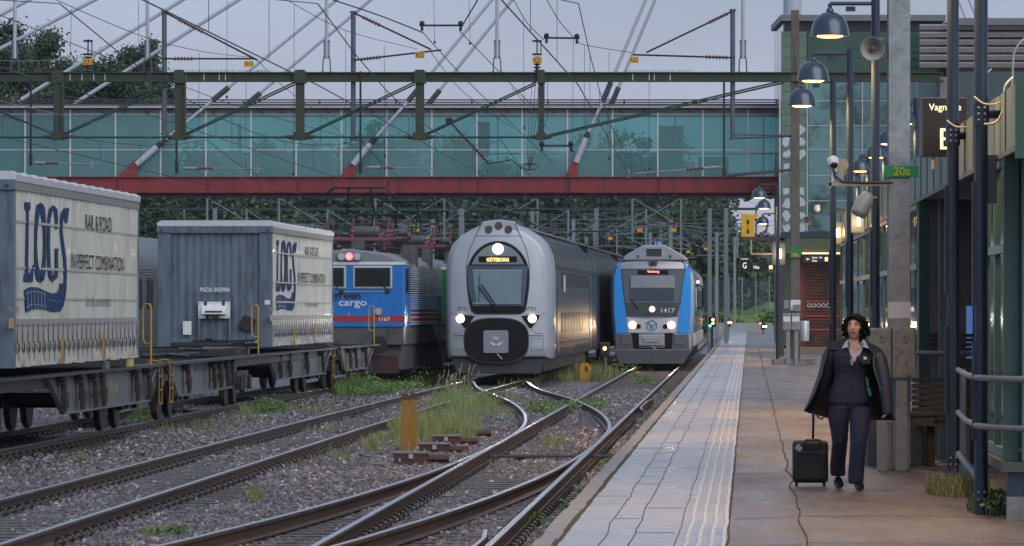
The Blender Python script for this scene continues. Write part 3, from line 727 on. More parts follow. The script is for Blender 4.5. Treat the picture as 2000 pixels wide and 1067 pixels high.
# standing insulator with the big yellow plates on the beam
def standins(px, txt, y0, label):
    base = at(px, 141, GD); t = thing('post_insulator', label, 'insulator', base)
    mb = MB(); insul(mb, (0, 0, .0), (0, 0, .5), .09, 12, 0); mb.build('insulator', M('dark_insulator', (.03, .02, .022), rough=.25), t, smooth=True)
    mb = MB().bx(-.14, .14, -.03, .03, .5, .56).bx(-.02, .02, -.02, .02, .5, .98).bx(-.14, .14, -.02, .02, .9, .96).bx(.1, .13, -.02, .02, .5, .96); mb.build('bracket', WIRE, t)
    plate(t, (0, -.12, (141 - y0) / GS), txt)
standins(1049, 'A22', 118, 'black ribbed insulator with plate A22 standing on the portal above the fifth hanger')
standins(172, '031', 121, 'black ribbed insulator with plate 031 standing on the left part of the portal')

# turnbuckle hangers of the footbridge stays behind the beam
GRPH = 'steel hangers with turnbuckles above the portal beam'
for px, lab in ((29, 'leftmost hanger with turnbuckle above the green beam'), (288, 'hanger with turnbuckle beside the first drop tube'), (638, 'hanger with turnbuckle left of the middle drop tube'), (971, 'hanger with turnbuckle right of the spreader bar'), (1451, 'hanger with turnbuckle beside the right drop tube')):
    base = at(px, 144, GD + .25); t = thing('hanger', lab, 'hanger', base, group=GRPH)
    MB().tube((0, 0, .45), (0, 0, 4.5), .055, 8).build('tube', WTUBE, t, smooth=True)
    mb = MB()
    for q in (-1, 1): mb.tube((q * .12, 0, 0), (q * .1, 0, .45), .02, 5); mb.box((q * .12, 0, .03), (.1, .1, .06)); mb.box((q * .075, 0, .72), (.03, .05, .5))
    mb.box((0, 0, .48), (.2, .08, .06)); mb.box((0, 0, .97), (.2, .08, .06)); mb.build('turnbuckle', GALVD, t)

# ------------------------------------------------------------ wires
def wire(label, pts, r=.011, mat=None, group=None, name='overhead_wire'):
    base = Vector(pts[0]); mb = MB().path(smoothpath([Vector(p) - base for p in pts]), r, 4)
    return mb.build(name, mat or WIRE, label=label, cat='overhead wire', group=group, loc=base)
SUP = [18, 78, 141, 200, 250, 300, 350]
WG = 'contact and carrier wires along the tracks'
def catenary(fx, lab, zc=5.75, r=.010):
    con = [(fx(d) + (.25 if (i % 2) else -.25), d, zc) for i, d in enumerate(SUP)]
    t = thing('overhead_line', lab, 'overhead line', (fx(SUP[0]), SUP[0], zc), group=WG); b = t.location.copy(); b = Vector((fx(SUP[0]), SUP[0], zc))
    MB().path([Vector(p) - b for p in con], r, 4).build('contact_wire', WIRE, t)
    car = []; dr = MB()
    for i in range(len(SUP) - 1):
        a = Vector(con[i]); c = Vector(con[i + 1]); n = 8
        for k in range(n):
            q = k / n; z = zc + 1.35 - .95 * 4 * q * (1 - q); p = a.lerp(c, q); car.append(Vector((p.x, p.y, z)) - b)
            if k: dr.tube(Vector((p.x, p.y, zc)) - b, Vector((p.x, p.y, z)) - b, r * .6, 4)
    MB().path(car, r, 4).build('carrier_wire', WIRE, t); dr.each('dropper', WIRE, t)
catenary(X3, 'contact and carrier wire above the platform track')
catenary(X2, 'contact and carrier wire above the double deck train')
catenary(X1, 'contact and carrier wire above the container wagons')
catenary(lambda d: X1(d) - 4.6, 'contact and carrier wire left of the container wagons')
WM = 'single wires crossing the sky over the tracks'
for i, (pts, r, mt, lab) in enumerate([
    ([(0, 30, 100), (337, 161, 141), (520, 225, 165), (800, 300, 210)], .011, WIRE, 'dark wire running from the upper left edge down across the green portal'),
    ([(109, 0, 110), (275, 70, 122), (390, 100, 132), (487, 112, 140)], .010, WIRE, 'dark wire sloping to plate 011 on the left'),
    ([(0, 197, 120), (340, 285, 141), (520, 375, 200)], .009, WIREL, 'pale wire sloping down in front of the left glass panes'),
    ([(0, 118, 130), (70, 119, 135), (168, 110, 141)], .010, WIREL, 'pale wire ending at plate 031'),
    ([(650, 0, 128), (740, 30, 133), (826, 64, 138)], .020, WIRE, 'thick dark feeder wire reaching the spreader bar from the upper left'),
    ([(826, 64, 138), (895, 140, 141), (950, 195, 150), (1020, 262, 170), (1080, 318, 200)], .012, WIRE, 'dark wire falling from the left end of the spreader bar'),
    ([(897, 60, 138), (960, 125, 142), (1020, 187, 150), (1060, 225, 160)], .012, WIRE, 'dark wire falling from the right end of the spreader bar'),
    ([(933, 0, 120), (915, 30, 130), (900, 55, 138)], .020, WIRE, 'thick jumper wire hanging onto the spreader bar'),
    ([(1003, 0, 118), (1030, 45, 128), (1062, 78, 138)], .011, WIRE, 'dark wire reaching the small spreader from the left'),
    ([(1068, 0, 118), (1095, 45, 128), (1126, 78, 136), (1142, 88, 138), (1232, 103, 141)], .011, WIRE, 'dark wire curving over to plate A22 on the right'),
    ([(560, 0, 118), (675, 60, 130), (815, 96, 141)], .009, WIRE, 'thin wire sloping to plate B22'),
    ([(840, 100, 141), (905, 180, 160), (1000, 250, 200)], .010, WIRE, 'thin wire falling from plate B22 over the glass'),
    ([(503, 118, 141), (560, 175, 150), (640, 235, 160), (700, 300, 190)], .009, WIRE, 'thin wire falling from plate 011 over the glass'),
    ([(1000, 172, 135), (1060, 240, 160), (1130, 300, 190), (1240, 339, 200)], .010, WIREL, 'pale wire sloping across the right glass panes'),
    ([(0, 285, 141), (300, 345, 190), (560, 400, 230)], .009, WIREL, 'pale wire in front of the red beam at the left')]):
    wire(lab, [at(*p) for p in pts], r, mt, WM)
for (xa, ya, xb, yb, lab) in ((819, 50, 905, 50, 'dark spreader bar between two wires in the middle of the sky'), (1062, 74, 1132, 75, 'short spreader bar beside the black standing insulator'), (1053, 285, 1120, 285, 'short spreader bar in front of the glass below the portal')):
    a = at(xa, ya, 138); b_ = at(xb, yb, 138); mb = MB().tube((0, 0, 0), b_ - a, .03, 7)
    for q in (0, 1):
        p = (b_ - a) * q; mb.sph(p + Vector((.08 - .16 * q, 0, .06)), .08, 8, 5); mb.box(p + Vector((.08 - .16 * q, 0, -.08)), (.08, .08, .16))
    mb.build('spreader_bar', WIRE, label=lab, cat='spreader bar', group='spreader bars between the wires', loc=a)
a = at(877, 236, 140); b_ = at(955, 320, 140); mb = MB().tube((0, 0, 0), b_ - a, .032, 7); insul(mb, (b_ - a) * .62, (b_ - a) * .9, .06)
mb.path([(b_ - a), at(1000, 312, 140) - a, at(1020, 330, 140) - a], .02, 5); mb.box((0, 0, 0), (.2, .1, .16))
mb.build('insulated_arm', [WIRE, INSUL], label='slanting arm with a brown insulator hanging below the portal brace', cat='insulator arm', loc=a, smooth=True)
# bundle of jumper cables by the fifth hanger
mb = MB(); o2 = at(1034, 335, 141)
for k in range(6):
    x = 1036 + k * 6
    mb.path([at(x + 4, 160, 141) - o2, at(x - 2 + k, 230, 141) - o2, at(1030 + k * 3, 300, 141) - o2, at(1034, 333, 141) - o2], .010, 4)
for q in range(3):
    P = [at(1034 + (10 + q * 5) * math.cos(a_), 326 + (5 + q) * math.sin(a_), 141) - o2 for a_ in [PI * 2 * k / 14 for k in range(15)]]
    mb.path(P, .009, 4)
mb.build('cable_bundle', WIRE, label='loose bundle of jumper cables hanging below the fifth hanger of the portal', cat='cables', loc=o2)
GRD = 'thin droppers hanging across the footbridge glass'
for i, (px, y0, y1) in enumerate(((138, 18, 105), (272, 0, 130), (443, 0, 190), (388, 103, 250), (480, 160, 330), (573, 6, 340), (675, 60, 280), (752, 88, 305), (849, 0, 83), (1141, 88, 250), (1118, 76, 295), (1190, 100, 310), (1268, 150, 330), (918, 0, 85), (1024, 35, 250))):
    a = at(px, y1, 141.6)
    mb = MB().tube((0, 0, 0), (rnd.uniform(-.03, .03), 0, (y1 - y0) / GS), .009, 4); mb.box((0, 0, 0), (.06, .05, .08))
    mb.build('dropper', WIRE, label='dropper wire hanging at the %s' % ['left above plate 031', 'left of the first drop tube', 'long wire between the second and third hanger posts', 'right of the first drop tube', 'right of plate 011', 'left of the third hanger post', 'left of the middle drop tube', 'right of the middle drop tube', 'top of the view left of the spreader bar', 'right of the small spreader bar', 'right end of the small spreader bar', 'left of the rightmost plate A22', 'right of the rightmost plate A22', 'top of the view right of the spreader bar', 'left of the standing insulator'][i], cat='wire', group=GRD, loc=a)

# ------------------------------------------------------------ far portals seen under the footbridge
FG = 'catenary portals far beyond the footbridge'
FGM = M('far_galvanised', (.19, .23, .25), rough=.6, var=.1)
rf = random.Random(11)
def farportal(d, zb, masts, arms, lab, xl_, xr):
    s_ = FPX / d; cx = (xl_ - 1000) / s_; t = thing('catenary_portal', lab, 'catenary portal', (cx, d, 0), group=FG)
    w = (xr - xl_) / s_; mb = MB(); mb.box((w / 2, 0, zb), (w, .1, .07)); mb.box((w / 2, 0, zb + .55), (w, .1, .06)); n = int(w / 1.5)
    for i in range(n): mb.tube((i * w / n, 0, zb + (.55 if i % 2 else 0)), ((i + 1) * w / n, 0, zb + (0 if i % 2 else .55)), .013, 4)
    mb.build('beam', DARKGREEN, t)
    for px in masts:
        x = (px - 1000) / s_ - cx; mb = MB(); mb.box((x, 0, zb / 2 - .1), (.2, .2, zb + .2)); mb.build('mast', FGM, t)
    for i, px in enumerate(arms):
        x = (px - 1000) / s_ - cx; q = rf.choice([-1, 1]); mb = MB()
        mb.box((x, -.1, zb - .5), (.1, .1, 2.2)); mb.tube((x, -.1, zb - .7), (x + q * 2.3, -.1, zb - .9), .03, 5); mb.tube((x, -.1, zb + .5), (x + q * 2.2, -.1, zb - .8), .028, 5)
        mb.tube((x + q * .5, -.1, zb - 1.5), (x + q * 2.6, -.1, zb - 1.45), .022, 5)
        mb.mat(1); mb.tube((x + q * .25, -.1, zb - .72), (x + q * .7, -.1, zb - .76), .06, 6).mat(0)
        mb.build('cantilever_arm', [FGM, INSUL], t)
        MB().box((x + q * 2.0, -.15, zb - 1.05), (.25, .02, .17)).build('number_plate', TAGY, t)
farportal(228, 6.9, [420, 900, 1040, 1165, 1418, 1386], [405, 545, 733, 868, 1050, 1235, 1330], 'nearest far portal with yellow plates just under the red beam', 280, 1500)
farportal(262, 7.0, [300, 480, 733, 845, 1120, 1310], [360, 482, 640, 905, 1110, 1262], 'second far portal behind the trains', 270, 1480)
farportal(300, 6.9, [545, 640, 960, 1075, 1270, 1400], [450, 610, 800, 1010, 1160, 1330, 1440], 'third far portal behind the trains', 280, 1470)
farportal(340, 7.2, [690, 1145, 1435], [520, 760, 960, 1205, 1290], 'farthest portal before the wood', 400, 1460)
WF = 'pale wires under the footbridge'
rf = random.Random(5)
fw = []
for i in range(26):
    xa = rf.uniform(280, 1300); ya = rf.uniform(388, 470); xb = xa + rf.uniform(120, 420); yb = ya + rf.uniform(5, 60) * rf.choice([1, 1, -.4])
    fw.append((xa, ya, xb, yb, rf.uniform(215, 250), rf.uniform(260, 330)))
mb = MB()
for (xa, ya, xb, yb, d0, d1) in fw:
    A = at(xa, ya, d0); B = at(xb, yb, d1); pts = [A.lerp(B, k / 8) + Vector((0, 0, -.5 * 4 * (k / 8) * (1 - k / 8))) for k in range(9)]
    mb.path(pts, .013, 4)
o = mb.build('wire_tangle', M('grey_wire', (.16, .19, .20), rough=.5), label='tangle of pale overhead wires between the far portals', cat='overhead wires', kind='stuff')
# ------------------------------------------------------------ trees, wood, embankment
BARK = M('bark', (.07, .055, .045), rough=.85, var=.3)
def leafmat(name, a, b_, sc=.5):
    return M(name, a, rough=.6, var=.55, scale=1.3, col2=b_, c2scale=sc, c2amt=(.42, .6))
LEAF1 = leafmat('leaves_dark', (.06, .105, .055), (.032, .06, .042)); LEAF2 = leafmat('leaves_mid', (.085, .14, .06), (.042, .075, .045)); LEAF3 = leafmat('leaves_yellowish', (.10, .13, .04), (.05, .08, .03))
def crown_geo(mb, c, rx, rz, n, leaf, seed, droop=0.0, clumps=44):
    r = random.Random(seed); cl = []
    for _ in range(clumps):
        th = r.uniform(0, 2 * PI); u = r.uniform(-1, 1); q = r.uniform(.45, 1) ** .6; s_ = math.sqrt(1 - u * u)
        taper = 1 - .35 * max(u, 0)
        cl.append((c[0] + rx * q * s_ * math.cos(th) * taper, c[1] + rx * q * s_ * math.sin(th) * taper, c[2] + rz * q * u, r.uniform(.18, .34) * rx))
    V = []; F = []
    for i in range(n):
        cx, cy, cz, cr = r.choice(cl)
        x = cx + r.gauss(0, .5) * cr; y = cy + r.gauss(0, .5) * cr; z = cz + r.gauss(0, .5) * cr * .8
        if droop: z -= abs(r.gauss(0, .6)) * droop
        a = Vector((r.uniform(-1, 1), r.uniform(-1, 1), r.uniform(-1, 1) - droop)).normalized(); b2 = a.orthogonal().normalized(); b2 = b2 * math.cos(i) + a.cross(b2) * math.sin(i)
        l = leaf * r.uniform(.6, 1.4); w = l * .38; p = Vector((x, y, z)); k = len(V)
        V += [p, p + a * l * .5 + b2 * w, p + a * l, p + a * l * .5 - b2 * w]; F.append((k, k + 1, k + 2, k + 3))
    mb.add(V, F); return cl
def tree(X, Y, h, rx, label, mat=LEAF1, n=7000, leaf=.3, droop=0.0, seed=1, name='birch_tree', zb=-.2):
    t = thing(name, label, 'tree', (X, Y, zb), group='tall trees beyond the footbridge')
    cb = MB(); cl = crown_geo(cb, (0, 0, h * .6), rx, h * .40, n, leaf, seed, droop)
    mb = MB(); pts = [(0, 0, 0), (.15, 0, h * .25), (-.1, .1, h * .55), (.1, 0, h * .92)]; mb.path(pts, [h * .022, h * .017, h * .011, .03], 8)
    for i, (x, y, z, r_) in enumerate(cl[:16]): z0 = max(h * .25, z - rx * .7); mb.path([(0, 0, z0), (x * .5, y * .5, z - rx * .25), (x, y, z)], [h * .007, h * .004, .02], 5)
    mb.build('trunk', BARK, t, smooth=True); cb.build('crown', mat, t)
for i, (px, d, top, rx, mt, dr, lab) in enumerate([
    (30, 262, 40, 3.6, LEAF1, .5, 'broad dark tree at the left edge above the footbridge'),
    (105, 266, 62, 3.0, LEAF2, .6, 'loose green tree right of the tree at the left edge'),
    (148, 275, 88, 2.0, LEAF1, .5, 'low tree top in the dip between the left trees'),
    (228, 262, 68, 2.9, LEAF1, 1.0, 'drooping birch left of the first drop tube'),
    (298, 258, 62, 1.9, LEAF1, 1.3, 'slender drooping birch behind the first drop tube'),
    (68, 270, 48, 3.2, LEAF2, .6, 'tree filling the gap between the two leftmost trees'),
    (190, 270, 92, 2.6, LEAF2, .8, 'low round tree between the dip and the drooping birch'),
    (262, 268, 98, 2.4, LEAF1, .9, 'leafy tree between the two drooping birches'),
    (168, 280, 120, 3.0, LEAF1, .4, 'low dark tree behind the plate 031'),
    (-60, 262, 40, 3.5, LEAF2, .5, 'tree cut by the left edge of the view')]):
    s_ = FPX / d; h = EYE + (603 - top) / s_ + .2
    tree((px - 1000) / s_, d, h, rx, lab, mt, n=52000, leaf=.17, droop=dr, seed=20 + i)
# the wood that closes the view under the footbridge
mb1 = MB(); mb2 = MB(); tr_ = MB(); rt = random.Random(9)
for i in range(88):
    row = i % 4; d = 352 + row * 16 + rt.uniform(-5, 5); s_ = FPX / d; px = -150 + (i // 4) * 75 + rt.uniform(-28, 28) + row * 18
    top = rt.uniform(250, 330) if px < 1330 else (rt.uniform(330, 390) if px < 1400 else rt.uniform(440, 500))
    if px > 1520: continue
    if px < 340: top -= 40
    h = EYE + (603 - top) / s_; x = (px - 1000) / s_
    tgt = mb1 if rt.random() < .55 else mb2
    crown_geo(tgt, (x, d, h * .56), rt.uniform(2.6, 3.8), h * .46, 3300, .42, 100 + i, .3, clumps=34)
    tr_.path([(x, d, -.2), (x + rt.uniform(-.4, .4), d, h * .85)], [.2, .06], 6)
b_ = bpy.data.objects.new('tmp', None)
allm = MB(); allm.add(mb1.v, mb1.f); allm.mat(1).add(mb2.v, mb2.f); allm.mat(2).add(tr_.v, tr_.f)
allm.build('wood', [LEAF1, LEAF2, BARK], kind='stuff', label='dark mixed wood closing the view beyond the tracks', cat='wood')
mb = MB(); V = []; F = []; nxx = 60
for j in range(2):
    for i in range(nxx + 1):
        x = -60 + i * 2.4; V.append((x, 430, (-1 if j == 0 else (11 if x < 13 else 5.5) + 1.5 * mnoise.noise(Vector((x * .3, 0, 0))))))
# wooded ridge behind the wood
ridge = MB(); nR = 70
for i in range(nR + 1):
    x = -110 + i * 2.6; top = (10.5 if x < 15 else 4.5) + 2.0 * mnoise.noise(Vector((x * .12, 1, 0)))
    ridge.v += [(x, 425, -1), (x, 445, top * .75), (x, 475, top), (x, 520, -1)]
for i in range(nR):
    for k in range(3): a = i * 4 + k; ridge.f.append((a, a + 4, a + 5, a + 1)); ridge.m.append(0)
ridge.build('hill', M('wooded_slope', (.02, .035, .022), rough=.9, var=.5, scale=.6), kind='structure', smooth=True)
# embankment, concrete wall and mesh fence beyond the platform end
GRASSM = M('bank_grass', (.13, .24, .05), rough=.8, var=.5, scale=1.0, col2=(.07, .13, .04), c2scale=.4)
mb = MB(); n = 40
for i in range(n + 1):
    x = 10 + i * .75; q = .4 * mnoise.noise(Vector((x * .5, 0, 4)))
    mb.v += [(x, 338, -.3), (x, 344, 1.1 + q), (x, 352, 2.1 + q * 1.5), (x, 366, 2.6 + q), (x, 380, -.3)]
for i in range(n):
    for k in range(4): a = i * 5 + k; mb.f.append((a, a + 5, a + 6, a + 1)); mb.m.append(0)
mb.build('embankment', GRASSM, kind='structure', smooth=True)
mb = MB(); crown_geo(mb, (14.5, 341, .9), 2.6, .8, 1500, .3, 71, .2); crown_geo(mb, (20.5, 344, 1.2), 2.6, 1.0, 1500, .3, 72, .2)
mb.build('bushes', LEAF3, kind='stuff', label='low green bushes on the bank beyond the platform end', cat='bushes')
s_ = FPX / 330; mb = MB(); mb.box((0, 0, .45), (4.2, .25, 1.2)); mb.build('retaining_wall', M('pale_concrete', (.30, .31, .32), rough=.8, var=.2), label='low pale concrete wall at the far end of the tracks', cat='wall', loc=((1450 - 1000) / s_, 330, 0))
fe = thing('mesh_fence', 'bluish wire mesh fence standing on the bank beyond the platform end', 'fence', (11, 348, 1.6))
mb = MB()
for i in range(9): mb.tube((i * 1.0, 0, -.8), (i * 1.0, 0, 2.8), .06, 5)
mb.each('fence_post', FGM, fe)
mb = MB()
for i in range(60): mb.tube((i * .135, 0, .2), (i * .135, 0, 2.6), .018, 3, cap=False)
for i in range(14): mb.tube((0, 0, .3 + i * .16), (8, 0, .3 + i * .16), .014, 3, cap=False)
mb.build('wire_mesh', M('blue_grey_mesh', (.14, .20, .25), rough=.5), fe)

# weeds beside the tracks
GR1 = leafmat('grass_blades', (.20, .30, .07), (.10, .17, .045), 2.0); GR2 = leafmat('dry_grass', (.22, .22, .10), (.12, .17, .055), 2.0); GR3 = leafmat('weed_leaves', (.13, .21, .05), (.055, .10, .03), 2.0)
GR1 = leafmat('grass_blades_mixed', (.27, .32, .13), (.17, .23, .07), 3.0)
BLOS = M('yellow_blossom', (.5, .42, .03), rough=.6)
def blades(mb, cx, cy, rx, ry, n, h, seed, lean=.35, w=.006, z=-.2, fx=None):
    r = random.Random(seed)
    for _ in range(n):
        a = r.uniform(0, 2 * PI); q = math.sqrt(r.random()); y = cy + ry * q * math.sin(a); x = (fx(y) if fx else cx) + rx * q * math.cos(a)
        if n > 600 and mnoise.noise(Vector((x * 2.6, y * .55, seed))) < -.08: continue
        hh = h * r.uniform(.3, 1.15) * (1 - .35 * q); la = r.uniform(0, 2 * PI); l = lean * hh * r.random(); dx, dy = l * math.cos(la), l * math.sin(la); wa = r.uniform(0, PI); wx, wy = w * math.cos(wa), w * math.sin(wa)
        mb.add([(x - wx, y - wy, z), (x + wx, y + wy, z), (x + dx * .4 + wx * .8, y + dy * .4 + wy * .8, z + hh * .6), (x + dx * .4 - wx * .8, y + dy * .4 - wy * .8, z + hh * .6), (x + dx, y + dy, z + hh)], [(0, 1, 2, 3), (3, 2, 4)])
def leaves(mb, cx, cy, rx, ry, h, n, seed, leaf=.06, z=-.2):
    r = random.Random(seed); cl = [(cx + r.uniform(-1, 1) * rx, cy + r.uniform(-1, 1) * ry, r.uniform(.3, 1) * h) for _ in range(9)]
    for _ in range(n):
        x, y, hh = r.choice(cl); q = r.random(); x += r.gauss(0, .14) * rx * 1.6; y += r.gauss(0, .2) * ry; zz = z + hh * math.sqrt(q)
        a = Vector((r.uniform(-1, 1), r.uniform(-1, 1), r.uniform(-.3, .8))).normalized(); b2 = a.orthogonal().normalized(); l = leaf * r.uniform(.5, 1.3); p = Vector((x, y, zz))
        mb.add([p, p + a * l * .5 + b2 * l * .4, p + a * l, p + a * l * .5 - b2 * l * .4], [(0, 1, 2, 3)])
def gxy(px, py, z=-.2): d = dg(py, z); return (px - CX) / FPX * d, d
# tall grass round the switch machines
mb = MB(); x, y = gxy(845, 850); blades(mb, x, y, .85, 7.5, 6500, .55, 1, w=.0045); x, y = gxy(740, 872); blades(mb, x, y, .45, 3, 1300, .28, 2); x, y = gxy(900, 800); blades(mb, x, y, .8, 7, 4200, .5, 3, w=.0045); x, y = gxy(960, 815); blades(mb, x, y, .6, 6, 900, .25, 9)
mb.build('tall_grass', GR1, kind='stuff', label='tall bright grass growing round the yellow posts and switch machines', cat='grass')
mb = MB(); x, y = gxy(1130, 738); blades(mb, x, y, 1.3, 9, 3000, .55, 4, w=.012); x, y = gxy(1245, 722); blades(mb, x, y, .7, 8, 900, .4, 5, w=.012)
for px, py in ((860, 748), (1010, 752), (960, 790), (880, 770)): x, y = gxy(px, py); blades(mb, x, y, .7, 6, 420, .42, px, w=.008)
for px, py, n in ((470, 822, 260), (400, 838, 200), (300, 842, 220), (560, 806, 260), (620, 800, 200), (700, 812, 300), (645, 838, 220), (660, 893, 120), (600, 775, 250)): x, y = gxy(px, py); blades(mb, x, y, .9, 5, n, .26, px, lean=.6)
mb.build('dry_grass', GR2, kind='stuff', label='sparse dry grass on the ballast between the tracks', cat='grass')
mb = MB()
for i in range(70):
    d = 38 + i * 1.6; x = XE(d) - rnd.uniform(.12, .55); blades(mb, x, d, .16, .8, 60 if d > 60 else 26, .16, 500 + i, lean=.6)
    if i % 3 == 0: leaves(mb, x, d, .14, .5, .14, 50, 900 + i, .05)
mb.build('edge_weeds', GR3, kind='stuff', label='low weeds along the foot of the kerb beside the platform track', cat='weeds')
mb = MB()
for (px, py, rx, ry, h, n) in ((720, 768, 1.0, 7, .45, 1100), (790, 748, 1.2, 10, .5, 1100), (860, 735, 1.0, 9, .5, 700), (690, 775, .5, 4, .75, 600), (755, 752, .4, 3, .7, 500), (1150, 728, 1.4, 8, .4, 700)):
    x, y = gxy(px, py); leaves(mb, x, y, rx, ry, h, n, px, .075); blades(mb, x, y, rx, ry, n * 3, h * .9, px + 1, w=.007)
mb.build('undergrowth', GR3, kind='stuff', label='dense green undergrowth between the wagons and the double deck train', cat='weeds')
mb = MB()
for k in range(26):
    x, y = gxy(rnd.uniform(845, 925), rnd.uniform(760, 775)); hh = rnd.uniform(.35, .75); dx = rnd.uniform(-.05, .28)
    mb.path([(x, y, -.2), (x + dx * .4, y, -.2 + hh * .6), (x + dx, y, -.2 + hh)], [.006, .005, .012], 4)
for k in range(40):
    x, y = gxy(rnd.uniform(1105, 1210), rnd.uniform(712, 745)); mb.tube((x, y, -.2), (x, y, .25 + rnd.uniform(0, .2)), .006, 3)
mb.build('grass_stalks', M('straw', (.38, .36, .25), rough=.7), kind='stuff', label='pale dry grass stalks standing in front of the double deck train', cat='grass')
mb = MB()
for k in range(150):
    x, y = gxy(rnd.uniform(1090, 1215), rnd.uniform(700, 738)); mb.sph((x, y, .2 + rnd.uniform(-.2, .15)), .018, 4, 3)
mb.build('yellow_blossoms', BLOS, kind='stuff', label='tiny yellow blossoms in the weeds beside the yellow marker board', cat='flowers')
WG2 = 'separate weed clumps on the ballast'
for i, (px, py, rx, ry, h, n, kind, lab) in enumerate([
    (525, 812, .32, 1.6, .36, 1100, 'l', 'leafy yellow green bush on the ballast beside the wagon track'),
    (285, 822, .35, 2.2, .26, 700, 'l', 'leafy dark weed under the wagon ladders'),
    (497, 976, .09, .5, .20, 210, 'b', 'bright grass tuft alone on the ballast in the left foreground'),
    (157, 897, .12, .6, .13, 130, 'b', 'small grass tuft left on the ballast beside the wagon track'),
    (298, 880, .10, .5, .10, 90, 'b', 'tiny grass tuft between the wagon track and the middle track'),
    (660, 898, .12, .6, .15, 160, 'b', 'pale grass tuft right of the middle track'),
    (325, 1048, .22, .6, .09, 200, 'l', 'flat green weed near the bottom edge left of the turnout'),
    (645, 842, .1, .8, .16, 120, 'b', 'grass tuft on the sleepers of the middle track'),
    (1075, 806, .45, 3.2, .34, 900, 'l', 'green weeds growing in the frog of the turnout'),
    (1140, 800, .40, 2.5, .28, 700, 'l', 'green weeds between the frog and the curved rail'),
    (1085, 870, .22, 1.6, .20, 220, 'b', 'thin weeds between the rails of the turnout'),
    (1262, 752, .25, 2.5, .28, 380, 'l', 'small dark bush in the platform track close to the blue train'),
    (1045, 1026, .06, .4, .13, 120, 'l', 'small green plant beside the kerb at the bottom'),
    (478, 815, .12, 1, .38, 160, 'b', 'tall thin grass beside the yellow green bush')]):
    x, y = gxy(px, py); mb = MB()
    if kind == 'l': leaves(mb, 0, 0, rx, ry, h, n, i, .065, z=0)
    blades(mb, 0, 0, rx, ry, n if kind == 'b' else n // 6, h, i + 40, lean=.7, z=0, w=.007)
    mb.build('weed_clump', GR3 if kind == 'l' else GR1, label=lab, cat='plant', group=WG2, loc=(x, y, -.2))
# ------------------------------------------------------------ container wagons on the left track
WAGM = M('wagon_grey', (.135, .158, .172), rough=.5, var=.25, scale=3, col2=(.05, .045, .042), c2scale=1.6, c2amt=(.56, .75), streak=(2, 1.2, .5))
WAGD = M('wagon_black', (.022, .023, .025), rough=.5, var=.3, scale=6)
RUSTB = M('rusty_brown', (.030, .022, .020), rough=.6, var=.4, scale=9)
WHEEL = M('wheel_steel', (.05, .045, .042), rough=.4, metal=.4, var=.3)
def bend(t, fx, x0, d0):
    'bend a thing built straight along y onto the curve of its track'
    def w(me):
        for v in me.vertices: d = d0 + v.co.y; v.co.x += fx(d) - x0
    for ch in t.children:
        if ch.location.length < 1e-9: w(ch.data)
        else: ch.location.x += fx(d0 + ch.location.y) - x0
        for g in ch.children:
            if ch.location.length < 1e-9 and g.location.length < 1e-9: w(g.data)
def bogie(par, y):
    mb = MB(); mb.box((0, y, .55), (2.2, 2.6, .18)); 
    for s in (-1, 1): mb.box((s * 1.0, y, .62), (.12, 2.4, .22)); mb.box((s * 1.05, y, .5), (.16, .5, .3)); mb.box((s * 1.08, y - .9, .48), (.14, .3, .28)); mb.box((s * 1.08, y + .9, .48), (.14, .3, .28))
    b = mb.build('bogie', WAGD, par)
    for q in (-.9, .9):
        mb = MB()
        for s in (-1, 1): mb.lathe([(.1, -.07), (.42, -.07), (.46, -.04), (.46, .05), (.1, .07)], (s * .75, y + q, .46), (1, 0, 0), 22)
        mb.tube((-.75, y + q, .46), (.75, y + q, .46), .08, 10); mb.build('wheelset', WHEEL, b, smooth=True)
